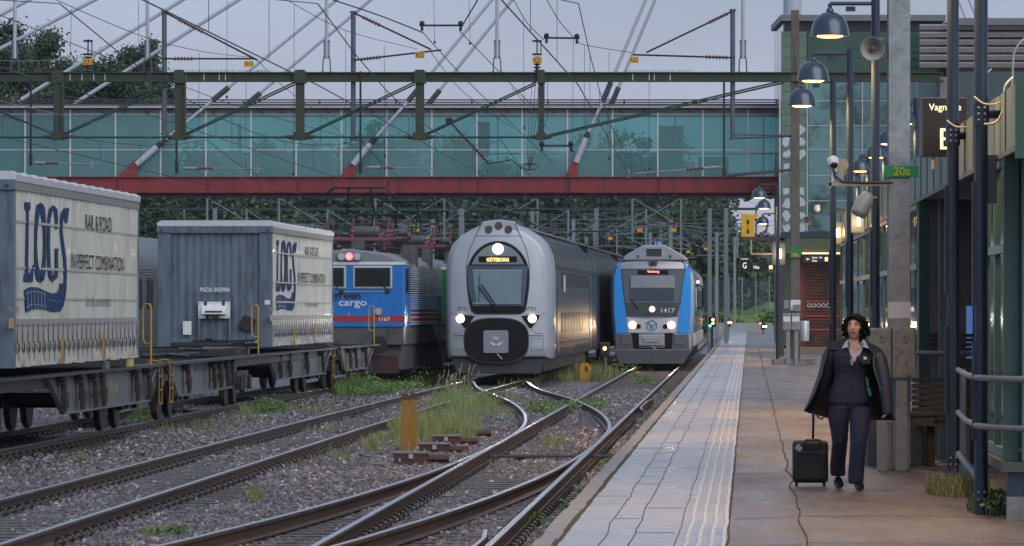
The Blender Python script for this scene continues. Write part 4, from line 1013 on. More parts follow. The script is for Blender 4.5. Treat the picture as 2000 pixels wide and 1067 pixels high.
def wagon(d0, d1, label, panels, bogies, holders, ladders):
    x0 = X1(d0); t = thing('container_wagon', label, 'railway wagon', (x0, d0, 0), 0, 'container wagons coupled on the left track'); L_ = d1 - d0
    mb = MB()
    for s in (-1, 1): mb.bx(s * 1.02, s * 1.32, 0, L_, 1.03, 1.075); mb.bx(s * 1.1, s * 1.16, 0, L_, .86, 1.03)
    y = .3
    while y < L_: mb.bx(-1.1, 1.1, y, y + .14, .95, 1.04); y += 1.9
    for x in (-.45, .45): mb.bx(x - .07, x + .07, 0, L_, .90, 1.0)
    mb.build('frame', WAGD, t)
    for a, b_, c0, c1 in panels:
        for s in (1, -1):
            mb = MB(); mb.prism([(a, 1.03), (b_, 1.03), (b_ - c1, .47), (a + c0, .47)], (s * 1.17, 0, 0), (0, 1, 0), (0, 0, 1), (s, 0, 0), .03)
            mb.bx(s * 1.17, s * 1.29, a + c0, b_ - c1, .44, .47); mb.tube((s * 1.24, a + .0, 1.02), (s * 1.24, a + c0, .455), .025, 5); mb.tube((s * 1.24, b_, 1.02), (s * 1.24, b_ - c1, .455), .025, 5)
            y = (a + b_) / 2; mb.bx(s * 1.2, s * 1.22, y - .02, y + .02, .47, 1.03)
            p = mb.build('side_panel', WAGM, t)
            if s > 0:
                pm = MB(); r = random.Random(int(a * 10))
                for k in range(5):
                    y = a + c0 + .5 + (b_ - a - c0 - c1 - 1) * r.random(); pm.bx(1.2, 1.203, y, y + r.uniform(.15, .5), .6 + r.random() * .2, .8 + r.random() * .12)
                pm.build('stencil_marks', M('faded_marks', (.26, .25, .20), rough=.7, var=.5, scale=22, col2=(.12, .12, .12), c2scale=30), p)
    for b_ in bogies: bogie(t, b_)
    for y in holders:
        mb = MB(); mb.box((1.26, y, .95), (.12, .34, .12)); mb.box((1.29, y, .78), (.08, .16, .3)); mb.box((1.31, y - .09, .62), (.07, .10, .26), rx=.15); mb.box((1.31, y + .12, .66), (.07, .10, .22), rx=-.2)
        mb.tube((1.24, y - .2, 1.0), (1.36, y - .2, 1.0), .04, 6); mb.build('twist_lock_bracket', RUSTB, t)
    for y in ladders:
        mb = MB()
        for q in (0, .42): mb.path([(1.3, y + q, .35), (1.3, y + q, 1.0), (1.27, y + q, 1.12), (1.12, y + q, 1.14), (1.06, y + q, 1.04)], .013, 5)
        for z in (.38, .62, .86): mb.box((1.3, y + .21, z), (.03, .42, .03))
        mb.build('yellow_ladder', M('ladder_ochre', (.25, .16, .03), rough=.5, var=.3, scale=9), t)
    bend(t, X1, x0, d0); return t
w1 = wagon(48.5, 83.6, 'grey container wagon in front carrying the nearest curtain container', [(5, 14.0, 1.2, 1.2), (21.6, 34.2, 1.6, 1.0)], [16.8, 31.6, 3.6], [7, 9, 22.9, 24.8, 26.3, 27.2, 31.4, 33], [34.3])
w2 = wagon(84.4, 118.6, 'grey container wagon in the middle with an empty front half', [(.3, 12.9, 1.4, 1.6), (19.6, 33.0, 1.5, 1.2)], [3.4, 15.6, 30.5], [3.0, 7.6, 8.8, 10.2, 11.2, 21.5, 23.6, 27.4, 31], [.0, 33.2])
w3 = wagon(119.4, 129.6, 'short grey wagon end just before the blue locomotive', [(.4, 9.0, 1.2, 1.8)], [8.4, 1.8], [2.6, 4, 6.5], [])
def loosebars():
    mb = MB(); r = random.Random(2)
    for k in range(9): y = r.uniform(0, 14); mb.tube((r.uniform(-1, 1), y, .05 + .05 * (k % 3)), (r.uniform(-1, 1), y + r.uniform(1, 4), .05 + .05 * (k % 3)), .035, 6)
    for k in range(5): y = r.uniform(0, 15); mb.box((0, y, .06), (2.3, .16, .12))
    x = X1(86.5); o = mb.build('folded_stakes', WAGD, label='dark folded stakes and bars lying on the empty deck before the second container', cat='stakes', loc=(x, 86.5, 1.08), rz=-.045)
loosebars()
def handrail(px, d, label, z0=1.0, z1=2.13, u=1.26):
    X = X1(d) + u; mb = MB(); mb.path([(0, 0, 0), (0, 0, z1 - z0 - .06), (-.03, .03, z1 - z0), (-.11, .1, z1 - z0), (-.15, .12, z1 - z0 - .08), (-.15, .12, .52), (-.11, .1, .44), (-.01, .0, .44)], .015, 6)
    mb.build('yellow_handrail', YEL, label=label, cat='handrail', group='yellow handrails on the wagons', loc=(X, d, z0), smooth=True)
handrail(290, 82.0, 'yellow handrail at the end of the first wagon beside the nearest container')
handrail(515, 101.4, 'yellow handrail before the right corner of the second container')
handrail(770, 128.4, 'yellow handrail in front of the blue locomotive')

# curtain sided containers
CANV = M('pale_canvas', (.68, .68, .59), rough=.5, var=.08, scale=1.2, col2=(.38, .375, .33), c2scale=1.3, c2amt=(.46, .72), streak=(1, .8, .35), coat=.05)
FOIL = M('shiny_canvas_hem', (.50, .50, .46), rough=.36, metal=.12, var=.15, scale=3)
CBLUE = M('container_blue_grey', (.10, .145, .19), rough=.42, var=.16, scale=5, col2=(.06, .07, .085), c2scale=2, streak=(3, 3, .5))
ROOFC = M('white_tarpaulin', (.52, .54, .56), rough=.4, var=.1, scale=3)
LOGB = M('faded_blue_print', (.028, .062, .155), rough=.8, var=.2, scale=4, spec=.15)
LOGK = M('dark_print', (.035, .038, .045), rough=.8, var=.2, spec=.15); LOGG = M('green_print', (.16, .27, .17), rough=.5, var=.2); WEBB = M('strap_web', (.045, .04, .04), rough=.6, var=.2); ORST = M('orange_strap', (.35, .22, .05), rough=.6, var=.2)
U0 = 1.25
def side_pt(px, py):
    'point of the near container side (d, z) seen at a photo position'
    lo, hi = 55.0, 95.0
    for _ in range(40):
        d = (lo + hi) / 2
        if 1000 + FPX * (X1(d) + U0 + .02) / d < px: lo = d
        else: hi = d
    return (d - 66.7, EYE - (py - HY) / FPX * d)
def c1p(x, y): return side_pt(x / 4.0, 300 + y / 4.0)
def c2p(x, y): return side_pt(x / 3.333, 560 + y / 3.333)
def band(pts):
    'closed outline of a stroke given as (x, y, half width) in plate coordinates'
    L_ = []; Rr = []
    for i, (x, y, w) in enumerate(pts):
        a = pts[max(i - 1, 0)]; b = pts[min(i + 1, len(pts) - 1)]; dx, dy = b[0] - a[0], b[1] - a[1]; l = math.hypot(dx, dy) or 1
        L_.append((x - dy / l * w * .85, y + dx / l * w * .85)); Rr.append((x + dy / l * w * .85, y - dx / l * w * .85))
    return L_, Rr
def container(d0, label, first):
    x0 = X1(d0); L_ = 13.6; Z0, Z1 = 1.2, 4.0; t = thing('curtain_container', label, 'container', (x0, d0, Z0), 0, 'white curtain sided containers')
    def zz(z): return z - Z0
    mb = MB()   # roof
    n = 40; rings = []
    for i in range(n + 1):
        y = L_ * i / n; q = .012 * math.sin(i * 2.1)
        rings.append([(-1.27, y, zz(3.86)), (-1.3, y, zz(3.95) + q), (-1.2, y, zz(4.0) + q), (1.2, y, zz(4.0) + q), (1.3, y, zz(3.95) + q), (1.29, y, zz(3.86))])
    mb.loft(rings, True, True); mb.build('roof_tarpaulin', ROOFC, t, smooth=True)
    mb = MB().bx(1.245, 1.275, .05, L_, zz(3.74), zz(3.86)).bx(-1.275, -1.245, .05, L_, zz(3.74), zz(3.86)); mb.build('top_rail', M('grey_band', (.22, .225, .215), rough=.5, var=.15), t)
    for s in (1, -1):
        mb = MB(); ny, nz = 272, 18; V = []; r = random.Random(5)
        ph = [r.uniform(0, 6) for _ in range(40)]
        for i in range(ny + 1):
            y = .12 + (L_ - .2) * i / ny
            for k in range(nz + 1):
                z = 1.78 + (3.75 - 1.78) * k / nz; a = max(0, (z - 3.3) / .45)
                u = U0 + .012 * a * math.sin(y * 13.5) + .003 * math.sin(y * 2.2 + z) + .008 * mnoise.noise(Vector((y * .5, z * .9, s)))
                V.append((s * u, y, zz(z)))
        F = [(i * (nz + 1) + k, (i + 1) * (nz + 1) + k, (i + 1) * (nz + 1) + k + 1, i * (nz + 1) + k + 1) for i in range(ny) for k in range(nz)]
        if s < 0: F = [f[::-1] for f in F]
        mb.add(V, F).build('curtain', CANV, t, smooth=True, sharp=80)
    mb = MB(); ny = 216; V = []; zs = [1.22, 1.27, 1.34, 1.42, 1.5, 1.58, 1.66, 1.74, 1.80]
    for i in range(ny + 1):
        y = .12 + (L_ - .2) * i / ny; q = (y / .5) % 1; pl = math.cos(2 * PI * q)
        for z in zs:
            f = (1.80 - z) / .58; bulge = .05 * f * (-pl) + .035 * f * mnoise.noise(Vector((y * 2.5, z * 6, 2))) - .03 * math.exp(-((q - .0) * 14) ** 2) * f
            V.append((U0 + .012 + bulge, y, zz(z + (.025 * mnoise.noise(Vector((y * 1.3, 0, 8))) if z < 1.3 else 0))))
    k_ = len(zs); mb.add(V, [(i * k_ + k, (i + 1) * k_ + k, (i + 1) * k_ + k + 1, i * k_ + k + 1) for i in range(ny) for k in range(k_ - 1)])
    mb.build('curtain_hem', FOIL, t, smooth=True, sharp=80)
    mb = MB().bx(U0 + .008, U0 + .02, .12, L_ - .1, zz(1.80), zz(1.90)); mb.build('seam_band', M('grey_seam', (.30, .305, .29), rough=.5, var=.15), t)
    for i in range(27):
        y = .18 + i * .5; w = i in (8, 17)
        mb = MB(); mb.bx(U0 + .03, U0 + .036, y - .02, y + .02, zz(1.55), zz(1.83)); mb.box((U0 + .06, y - .03, zz(1.50)), (.008, .09, .14), rx=.5); mb.tube((U0 + .05, y, zz(1.55)), (U0 + .045, y + .03, zz(1.24)), .005, 4)
        mb.build('strap', WEBB, t)
        if w: MB().bx(U0 + .06, U0 + .08, y + .1, y + .26, zz(1.22), zz(1.66)).build('orange_strap', ORST, t)
    # steel front wall
    mb = MB(); prof = []; x = -1.0
    while x < 1.0:
        prof += [(x, 0), (x + .045, -.012), (x + .085, -.012), (x + .13, 0), (x + .165, 0)]; x += .1667
    poly = [(min(a, 1.0), .05 + b_) for a, b_ in prof] + [(1.0, .09), (-1.0, .09)]
    mb.prism(poly, (0, 0, zz(1.34)), (1, 0, 0), (0, 1, 0), (0, 0, 1), 2.42); mb.build('front_wall', CBLUE, t)
    mb = MB()
    for s in (-1, 1): mb.bx(s * .98, s * 1.27, -.03, .12, 0, zz(3.75))
    mb.bx(-1.27, 1.27, -.05, .12, zz(3.72), zz(3.88)); mb.bx(-1.0, 1.0, -.035, .1, zz(1.28), zz(1.36)); mb.bx(-1.27, 1.27, L_ - .08, L_, 0, zz(3.86))
    mb.each('frame_member', CBLUE, t, bevel=.008)
    mb = MB().bx(-1.22, 1.22, .1, L_ - .05, -.0, .06).bx(-.98, .98, .0, .1, 0, zz(1.28)); mb.build('floor', WAGD, t)
    for s in (-1, 1):
        MB().prism([(-.3, -.02), (0, -.02), (.0, -.16), (-.1, -.17), (-.3, -.15)], (1.29 if s > 0 else -1.29, -.075, zz(3.9)), (s, 0, 0), (0, 0, 1), (0, 1, 0), .03).lathe([(.035, 0), (.035, .03)], (s * 1.18, -.1, zz(3.80)), (0, 1, 0), 10).build('corner_casting', CBLUE, t)
        MB().lathe([(.018, 0), (.018, .012)], (s * 1.18, -.112, zz(3.80)), (0, 1, 0), 8).build('casting_hole', INK, t)
    if not first:
        text('PNOA 0458984', (-.33, -.035 - .02, zz(2.41)), (1, 0, 0), (0, 0, 1), .11, .66, WHITE, t, bold=.01)
        mb = MB().bx(-.37, .34, -.09, -.03, zz(1.83), zz(2.2)); bxx = mb.build('equipment_box', WHITE, t, bevel=.01)
        mb = MB(); mb.prism([(0, 0), (0, .22), (-.1, .1), (-.12, 0)], (-.28, -.09, zz(1.93)), (0, 1, 0), (0, 0, 1), (1, 0, 0), .54); mb.build('sloped_cover', WHITE, bxx)
        mb = MB().bx(-.2, .17, -.215, -.2, zz(1.965), zz(2.0)); mb.sph((-.15, -.12, zz(1.885)), .05, 8, 6); mb.box((.02, -.13, zz(1.88)), (.16, .08, .08)); mb.build('dark_handle', BLACKM, bxx)
        mb = MB()
        for x, z in ((-.34, 2.16), (.31, 2.16), (-.34, 1.87), (.31, 1.87), (-.03, 2.14), (.02, 2.14)): mb.lathe([(.012, 0), (.012, .01)], (x, -.1, zz(z)), (0, 1, 0), 6)
        for x in (-.2, .2): mb.box((x, -.11, zz(2.17)), (.05, .04, .1))
        mb.each('bolt', RUSTB, bxx)
        mb = MB()
        for x in (-.35, .33): mb.bx(x - .03, x + .03, -.06, -.032, zz(1.26), zz(1.83))
        mb.path([(-.05, -.06, zz(1.83)), (-.04, -.07, zz(1.6)), (.02, -.07, zz(1.4)), (.05, -.06, zz(1.3))], .02, 5); mb.each('box_leg', CBLUE, t)
        MB().bx(-.71, -.52, -.06, -.045, zz(1.47), zz(1.77)).build('document_plate', WHITE, t, bevel=.005)
        MB().box((.72, -.06, zz(1.72)), (.30, .03, .32), ry=.42).build('black_folder', BLACKM, t, bevel=.01)
        MB().bx(.62, 1.0, -.065, -.05, zz(1.26), zz(1.37)).build('number_board', INK, t)
        text('CYX 49R', (.67, -.067, zz(1.285)), (1, 0, 0), (0, 0, 1), .07, .28, WHITE, t, bold=.01)
        MB().bx(1.1, 1.22, -.035, -.03, zz(2.14), zz(2.24)).build('white_sticker', WHITE, t)
        mb = MB().bx(-.95, .3, -.12, -.08, .02, .1).bx(-.5, .9, -.10, -.06, .13, .16).bx(-.2, -.05, -.1, -.06, 0, .2); mb.build('lower_bar', WAGD, t)
    mb = MB()
    for z in (3.28, 2.62, 2.18): mb.bx(U0 + .004, U0 + .011, .15, L_ - .15, zz(z), zz(z + .035))
    mb.each('curtain_seam', M('curtain_seam', (.44, .44, .39), rough=.5, var=.2, scale=6), t)
    # printed side
    ux = U0 + .013
    def poly(P, mt, name, conv=c1p, dx=0):
        Q = [conv(x, y) for x, y in P]; mb = MB(); mb.prism([(a, b_ - Z0) for a, b_ in Q], (ux + dx, 0, 0), (0, 1, 0), (0, 0, 1), (1, 0, 0), .001); return mb.build(name, mt, t)
    def stroke(pts, mt, name, conv=c1p, closed=False, dx=0, parent=None):
        L1, R1 = band(pts); mb = MB(); n = len(L1)
        A = [conv(*p) for p in L1]; B = [conv(*p) for p in R1]
        V = [(ux + dx, a, b_ - Z0) for a, b_ in A] + [(ux + dx, a, b_ - Z0) for a, b_ in B] + [(ux + dx + .001, a, b_ - Z0) for a, b_ in A] + [(ux + dx + .001, a, b_ - Z0) for a, b_ in B]
        F = []
        for i in range(n - 1): F += [(i, i + 1, n + i + 1, n + i), (2 * n + i, 3 * n + i, 3 * n + i + 1, 2 * n + i + 1), (i, 2 * n + i, 2 * n + i + 1, i + 1), (n + i, n + i + 1, 3 * n + i + 1, 3 * n + i)]
        return mb.add(V, F).build(name, mt, parent or t)
    poly([(195, 380), (242, 380), (242, 435), (230, 452), (226, 930), (246, 934), (262, 868), (270, 868), (262, 1003), (192, 1003), (193, 945), (203, 930), (212, 450), (198, 430)], LOGB, 'letter_l')
    stroke([(320 + 36 * math.cos(a), 697 + 292 * math.sin(a), 12 + 14 * abs(math.sin(a)) ** 2) for a in [2 * PI * k / 28 for k in range(29)]], LOGB, 'letter_o')
    stroke([(446, 590, 10), (446, 500, 14), (438, 440, 19), (420, 420, 22), (402, 440, 18), (388, 520, 12), (385, 700, 11), (390, 880, 13), (402, 955, 18), (420, 985, 24), (440, 965, 18), (448, 900, 12), (448, 760, 12), (448, 742, 20)], LOGB, 'letter_g')
    stroke([(520, 545, 6), (517, 500, 18), (510, 470, 22), (505, 440, 26), (500, 470, 24), (485, 520, 14), (482, 600, 12), (496, 720, 13), (512, 830, 13), (516, 960, 13), (510, 1066, 15), (500, 1120, 18)], LOGB, 'letter_s', dx=.001)
    poly([(500, 432), (545, 422), (530, 545), (508, 500)], LOGB, 'letter_s_serif', dx=.002)
    poly([(162, 20), (200, 2), (250, 5), (300, 30), (340, 45), (375, 40), (392, 5), (393, -20), (434, -20), (430, 60), (415, 130), (395, 160), (350, 165), (300, 150), (250, 145), (210, 150), (172, 168)], LOGB, 'wave_emblem', c2p, dx=.003)
    PALE = M('pale_print', (.36, .40, .46), rough=.5)
    for k in range(6): stroke([(182 + k * 22, 20 + abs(k - 2) * 3, 1.3), (186 + k * 22, 148, 1.3)], PALE, 'emblem_line', c2p, dx=.004)
    stroke([(164, 50, 2), (205, 30, 2), (250, 33, 2), (300, 55, 2)], PALE, 'emblem_line', c2p, dx=.004); stroke([(172, 135, 2), (205, 115, 2), (250, 118, 2), (300, 128, 2)], PALE, 'emblem_line', c2p, dx=.004)
    for k in range(5): stroke([(322 + k * 17, 85 + k * 4 - (k > 3) * 6, 2), (330 + k * 17, 88 + k * 4 - (k > 3) * 10, 2)], PALE, 'emblem_dash', c2p, dx=.004)
    def line(body, xa, ya, xb, yb, h_, mt, conv, **kw):
        'text between two positions of the plate'
        a = conv(xa, ya); b_ = conv(xb, yb); top = conv(xa, ya - h_)
        text(body, (ux + .002, a[0], a[1] - Z0), (0, 1, 0), (0, 0, 1), top[1] - a[1], b_[0] - a[0], mt, t, extrude=.0005, **kw)
    line('RAIL & ROAD', 672, 595, 876, 612, 122, LOGK, c1p)
    line('IN PERFECT COMBINATION', 562, 898, 972, 916, 118, LOGK, c1p)
    line('for the environment', 566, 128, 727, 112, 72, LOGG, c2p, shear=.15)
    line('PNOA 0458977' if first else 'PNOA 0458984', 58, 170, 132, 172, 40, M('grey_print', (.26, .26, .25), rough=.5), c2p)
    MB().bx(ux, ux + .004, c2p(60, 0)[0], c2p(108, 0)[0], c2p(60, 272)[1] - Z0, c2p(60, 205)[1] - Z0).build('orange_label', M('faded_orange', (.48, .33, .12), rough=.6, var=.3, scale=20), t)
    bend(t, X1, x0, d0); return t
container(66.7, 'nearest white curtain container with big blue lettering at the left edge of the view', True)
container(104.4, 'second white curtain container with a blue grey steel front wall facing the viewer', False)
x = X1(80) + 1.25
for i, (d, lab) in enumerate(((76.2, 'grey plate under the hem of the nearest container'), (79.2, 'small yellowish lamp box under the hem of the nearest container'))):
    MB().bx(-.05, .02, 0, .8, 0, .2).build('plate_box', [GALVD, M('reflective_yellow', (.55, .52, .12), rough=.3)][i], label=lab, cat='plate', loc=(X1(d) + 1.24, d, 1.0), bevel=.01)

# ribbed old coach glimpsed between the containers
rc = thing('railway_coach', 'old grey ribbed passenger coach glimpsed between the two containers', 'railway coach', (-12.9, 128, 0), -.06)
mb = MB(); P = [(1.4, .9), (1.45, 1.2), (1.45, 3.3), (1.3, 3.75), (.8, 4.15), (0, 4.3), (-.8, 4.15), (-1.3, 3.75), (-1.45, 3.3), (-1.45, .9)]
mb.loft([[(a, y, b_) for a, b_ in P] for y in (0, 26)], True, True); mb.build('body', M('coach_grey', (.13, .15, .16), rough=.45, var=.2, scale=3), rc, smooth=True)
mb = MB()
for k in range(26): mb.bx(1.45, 1.475, .1, 25.9, 1.25 + k * .078, 1.25 + k * .078 + .035)
mb.build('ribs', M('coach_ribs', (.20, .22, .23), rough=.4), rc)
for k in range(10): MB().bx(1.44, 1.49, 1.5 + k * 2.4, 2.7 + k * 2.4, 2.05, 2.95).build('window', M('dark_window', (.015, .02, .025), rough=.08, coat=.6), rc)
mb = MB(); mb.bx(-1.3, 1.3, .3, 25.6, .55, .9)
for y in (2.5, 23): mb.lathe([(.46, -.06), (.46, .06)], (.75, y, .46), (1, 0, 0), 16)
mb.build('underframe', WAGD, rc)

# ------------------------------------------------------------ locomotives
LBLUE = M('loco_blue', (.018, .17, .52), rough=.35, var=.15, scale=3, coat=.3); LGREY = M('loco_roof_grey', (.19, .21, .235), rough=.5, var=.15, scale=3)
LRED = M('loco_red', (.36, .035, .045), rough=.4, var=.15); LSKIRT = M('loco_skirt', (.085, .09, .095), rough=.55, var=.25, scale=4, col2=(.05, .042, .038), c2scale=2); LGREEN = M('loco_green', (.02, .20, .06), rough=.4, var=.15)
GLASSD = M('dark_cab_glass', (.025, .032, .032), rough=.07, var=.2, scale=1.5, coat=.5); SILVER = M('silver_trim', (.50, .52, .54), rough=.3, metal=.4, var=.05)
PINK = M('pink_red_insulator', (.15, .045, .05), rough=.4, var=.1)
LENS = M('lamp_lens', (.5, .52, .5), rough=.08, coat=.8, var=.05)
def E(name, c, s): return M(name, (.8, .8, .8), emit=c, estr=s, var=0)
def pantograph(par, y, z, h, up=True):
    mb = MB(); 
    for s in (-.55, .55): mb.tube((s, y - .7, z), (s * .75, y + .75, z + h * .5), .035, 5); mb.tube((s * .75, y + .75, z + h * .5), (s * .55, y, z + h), .025, 5)
    mb.path([(-.95, y, z + h - .18), (-.75, y, z + h), (.75, y, z + h), (.95, y, z + h - .18)], .03, 5); mb.path([(-.95, y + .3, z + h - .18), (-.75, y + .3, z + h), (.75, y + .3, z + h), (.95, y + .3, z + h - .18)], .03, 5)
    mb.tube((-.55, y - .7, z), (.55, y - .7, z), .04, 5); mb.tube((-.41, y + .75, z + h * .5), (.55, y - .7, z), .015, 4); mb.tube((.41, y + .75, z + h * .5), (-.55, y - .7, z), .015, 4)
    return mb.build('pantograph', WIRE, par)
def loco(x, d, rz, label, body, number, stripe):
    t = thing('locomotive', label, 'locomotive', (x, d, 0), rz, 'electric locomotives behind the wagons'); W = 1.54; L_ = 15.4
    sec = lambda y, i=0.0, r=0.0: [(-W + i, y, 1.0), (W - i, y, 1.0), (W - i, y, 3.25 - r), (W - .1 - i, y, 3.42 - r), (W - .5 - i, y, 3.60 - r), (0, y, 3.72 - r), (-W + .5 + i, y, 3.60 - r), (-W + .1 + i, y, 3.42 - r), (-W + i, y, 3.25 - r)]
    mb = MB()
    def cab(y, z0, z1, r0=0):
        return [(-W + r0, y, z0), (W - r0, y, z0), (W - r0, y, z1), (-W + r0, y, z1)]
    mb.loft([cab(0, 1.55, 3.27, .06), cab(.06, 1.55, 3.27), cab(2.0, 1.55, 3.27)], True, True); mb.build('cab', body, t)
    mb = MB(); mb.loft([sec(.0, .10, .06), sec(.12, .03, .0), sec(2.0), sec(13.6), sec(L_)], True, True); m_ = mb
    m_.v = [(a, b_, max(c, 3.272) if b_ < 2.01 else c) for a, b_, c in m_.v]; m_.build('roof_and_body', LGREY, t, smooth=True)
    MB().bx(-W - .005, W + .005, -.012, .2, 3.27, 3.35).build('white_band', WHITE, t)
    for s in (-1, 1):
        c = s * .645; fr = MB(); fr.bx(c - .55, c + .55, -.03, .02, 2.60, 3.24); w = fr.build('windscreen', SILVER, t, bevel=.03); MB().bx(c - .49, c + .49, -.04, -.02, 2.66, 3.18).build('glass', GLASSD, w)
        MB().tube((c + .1 * s, -.05, 2.95), (c + .42, -.06, 2.55), .016, 5).box((c + .42, -.04, 2.53), (.12, .04, .08)).build('wiper', BLACKM, w)
    mb = MB().bx(-W - .004, W + .004, -.006, 2.0, 1.68, 1.85); mb.build('red_stripe', stripe, t)
    hl = MB().lathe([(.13, .12), (.13, 0)], (-.22, -.08, 3.5), (0, 1, 0), 14).lathe([(.13, .12), (.13, 0)], (.22, -.08, 3.5), (0, 1, 0), 14).bx(-.12, .12, -.07, .05, 3.38, 3.62); c = hl.build('light_cluster', LGREY, t, smooth=True)
    for q in (-.22, .22): MB().lathe([(.10, -.02), (.10, 0)], (q, -.085, 3.5), (0, 1, 0), 12).build('headlight', LENS, c)
    if number:
        MB().lathe([(.105, 0), (.095, .03)], (0, -.11, 3.5), (0, 1, 0), 14).build('red_lamp', E('red_light', (1, .004, .008), 1.6), c); MB().lathe([(.028, 0), (.025, .02)], (0, -.125, 3.49), (0, 1, 0), 10).build('red_lamp_core', E('red_core', (1, .16, .10), 4), c)
        text('green', (-.45, -.014, 2.26), (1, 0, 0), (0, 0, 1), .21, .76, INK, t, bold=.02); text('cargo', (-.30, -.012, 2.06), (1, 0, 0), (0, 0, 1), .20, .78, WHITE, t, bold=.012)
        text('1167', (.82, -.012, 1.70), (1, 0, 0), (0, 0, 1), .11, .31, WHITE, t, bold=.02)
        text('A', (-.04, -.012, 1.86), (1, 0, 0), (0, 0, 1), .07, .05, WHITE, t)
    for s in (-1, 1):
        MB().lathe([(.10, 0), (.105, .05)], (s * .81, -.05, 1.97), (0, 1, 0), 16).build('marker_light', SILVER, t, smooth=True)
    MB().tube((-.35, -.02, 2.52), (1.1, -.02, 2.52), .012, 4).build('grab_rail', SILVER, t)
    mb = MB().bx(-W + .03, W - .03, .05, L_, 1.05, 1.55).bx(-W + .1, W - .1, .3, L_ - .3, .35, 1.05); mb.build('skirt', LSKIRT, t)
    mb = MB(); 
    for s in (-1, 1): mb.tube((s * .87, -.5, 1.06), (s * .87, 0, 1.06), .09, 10); mb.lathe([(.22, -.04), (.24, 0)], (s * .87, -.5, 1.06), (0, 1, 0), 16)
    mb.each('buffer', BLACKM, t, smooth=True); MB().prism([(-1.4, .25), (1.4, .25), (1.35, .75), (-1.35, .75)], (0, -.15, 0), (1, 0, 0), (0, 0, 1), (0, 1, 0), .05).build('snow_plough', M('plough_red', (.045, .018, .017), rough=.6, var=.4, scale=8), t)
    for k, (a, b_) in enumerate(((2.15, 4.6), (4.75, 9.0), (9.15, 13.2))):
        mb = MB(); mt = body
        for q in range(27):
            z = 1.60 + q * .064; mb.mat(1 if (1.68 < z < 2.1 and q % 2 == 0) else 0); mb.bx(W, W + .02, a, b_, z, z + .022)
        mb.build('louvre_panel', [M('side_louvre', (.62, .68, .74), rough=.45), stripe], t)
    MB().bx(W, W + .006, 2.0, L_, 1.56, 2.45).build('side_lower_wall', body, t); MB().bx(W + .006, W + .012, 2.0, L_, 1.68, 1.85).build('side_stripe', stripe, t)
    mb = MB().bx(W - .02, W + .03, .35, 1.1, 2.5, 3.15); mb.build('side_window', GLASSD, t); MB().bx(W - .02, W + .015, 1.25, 1.9, 1.6, 3.1).build('side_door', body, t)
    for q in (2.6, 4.4, 10.6): MB().bx(W - .25, W + .02, q - .45, q + .45, 3.25, 3.85).build('roof_vent', LSKIRT, t)
    # roof equipment
    mb = MB(); mb.tube((-1.3, 2.2, 4.02), (1.3, 2.2, 4.02), .05, 7); mb.tube((-1.0, 1.2, 3.98), (1.0, 1.2, 3.98), .04, 7)
    for s in (-.8, 0, .8): mb.tube((s, 2.2, 3.7), (s, 2.2, 4.02), .05, 6)
    mb.tube((-1.1, 6, 4.1), (1.1, 6, 4.1), .04, 6); mb.path([(.4, 3, 4.0), (.7, 4, 4.25), (1.0, 5, 4.3), (1.25, 6, 4.1)], .045, 6); mb.build('roof_busbar', PINK, t)
    for (a, b_) in ((-.15, 2.3), (.85, 2.3), (-.9, 2.8), (1.1, 7.0), (-.3, 7.0), (.4, 9.5)): MB().lathe([(.055, 0), (.075, .08), (.05, .12), (.07, .2), (.045, .26), (.03, .62)], (a, b_, 4.02), (.12, 0, 1), 8).build('roof_insulator', PINK, t)
    MB().lathe([(.15, 0), (.16, .05), (.16, .65), (.15, .7)], (0, 1.6, 4.22), (1, 0, 0), 12).build('air_reservoir', LSKIRT, t, smooth=True); MB().bx(.02, .38, .3, .6, 3.72, 3.95).build('horn_box', LSKIRT, t)
    MB().lathe([(.12, 0), (.12, .3)], (.95, 5, 4.25), (1, 0, 0), 10).build('filter', LSKIRT, t)
    pantograph(t, 3.2, 3.95, 1.55); pantograph(t, 11.6, 3.95, .95 if number else 1.4)
    r = random.Random(8)
    mb = MB()
    for _ in range(26): mb.box((r.uniform(-1, 1.2), r.uniform(3, 12), r.uniform(3.8, 4.1)), (r.uniform(.1, .3), r.uniform(.1, .6), r.uniform(.06, .22)))
    mb.each('roof_gear', BLACKM, t)
    return t
loco(-4.52, 131, -.052, 'blue electric locomotive with a lit red lamp and a red stripe standing behind the wagons', LBLUE, True, LRED)
loco(-3.55, 147.6, -.056, 'green electric locomotive coupled behind the blue one', LGREEN, False, LGREEN)

# ------------------------------------------------------------ double deck train
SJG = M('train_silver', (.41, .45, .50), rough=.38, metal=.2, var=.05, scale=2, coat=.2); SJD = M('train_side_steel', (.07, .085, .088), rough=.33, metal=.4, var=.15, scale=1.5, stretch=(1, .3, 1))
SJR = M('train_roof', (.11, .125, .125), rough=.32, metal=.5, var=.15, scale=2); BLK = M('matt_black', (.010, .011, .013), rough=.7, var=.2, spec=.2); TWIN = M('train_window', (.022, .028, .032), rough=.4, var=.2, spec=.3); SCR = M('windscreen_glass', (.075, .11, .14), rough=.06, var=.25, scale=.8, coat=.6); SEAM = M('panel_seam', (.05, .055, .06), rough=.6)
HEADL = E('white_headlight', (1, .97, .86), 22); HALO = E('headlight_glass', (1, .95, .82), 3.5)
SLOPE2 = .061
st = thing('double_deck_train', 'silver grey double deck train with three lit headlights and an oval black coupler mask', 'train', (-.40, 135, 0), -math.atan(SLOPE2), 'trains waiting on the middle tracks')
half = [(1.50, .62), (1.54, .9), (1.54, 2.6), (1.53, 3.3), (1.47, 3.62), (1.34, 3.92), (1.10, 4.15), (.80, 4.33), (.47, 4.48), (.0, 4.53)]
full = half + [(-a, b_) for a, b_ in half[-2::-1]]
def sec2(y, k, kz, zc=2.2): return [(a * k, y, zc + (b_ - zc) * kz) for a, b_ in full]
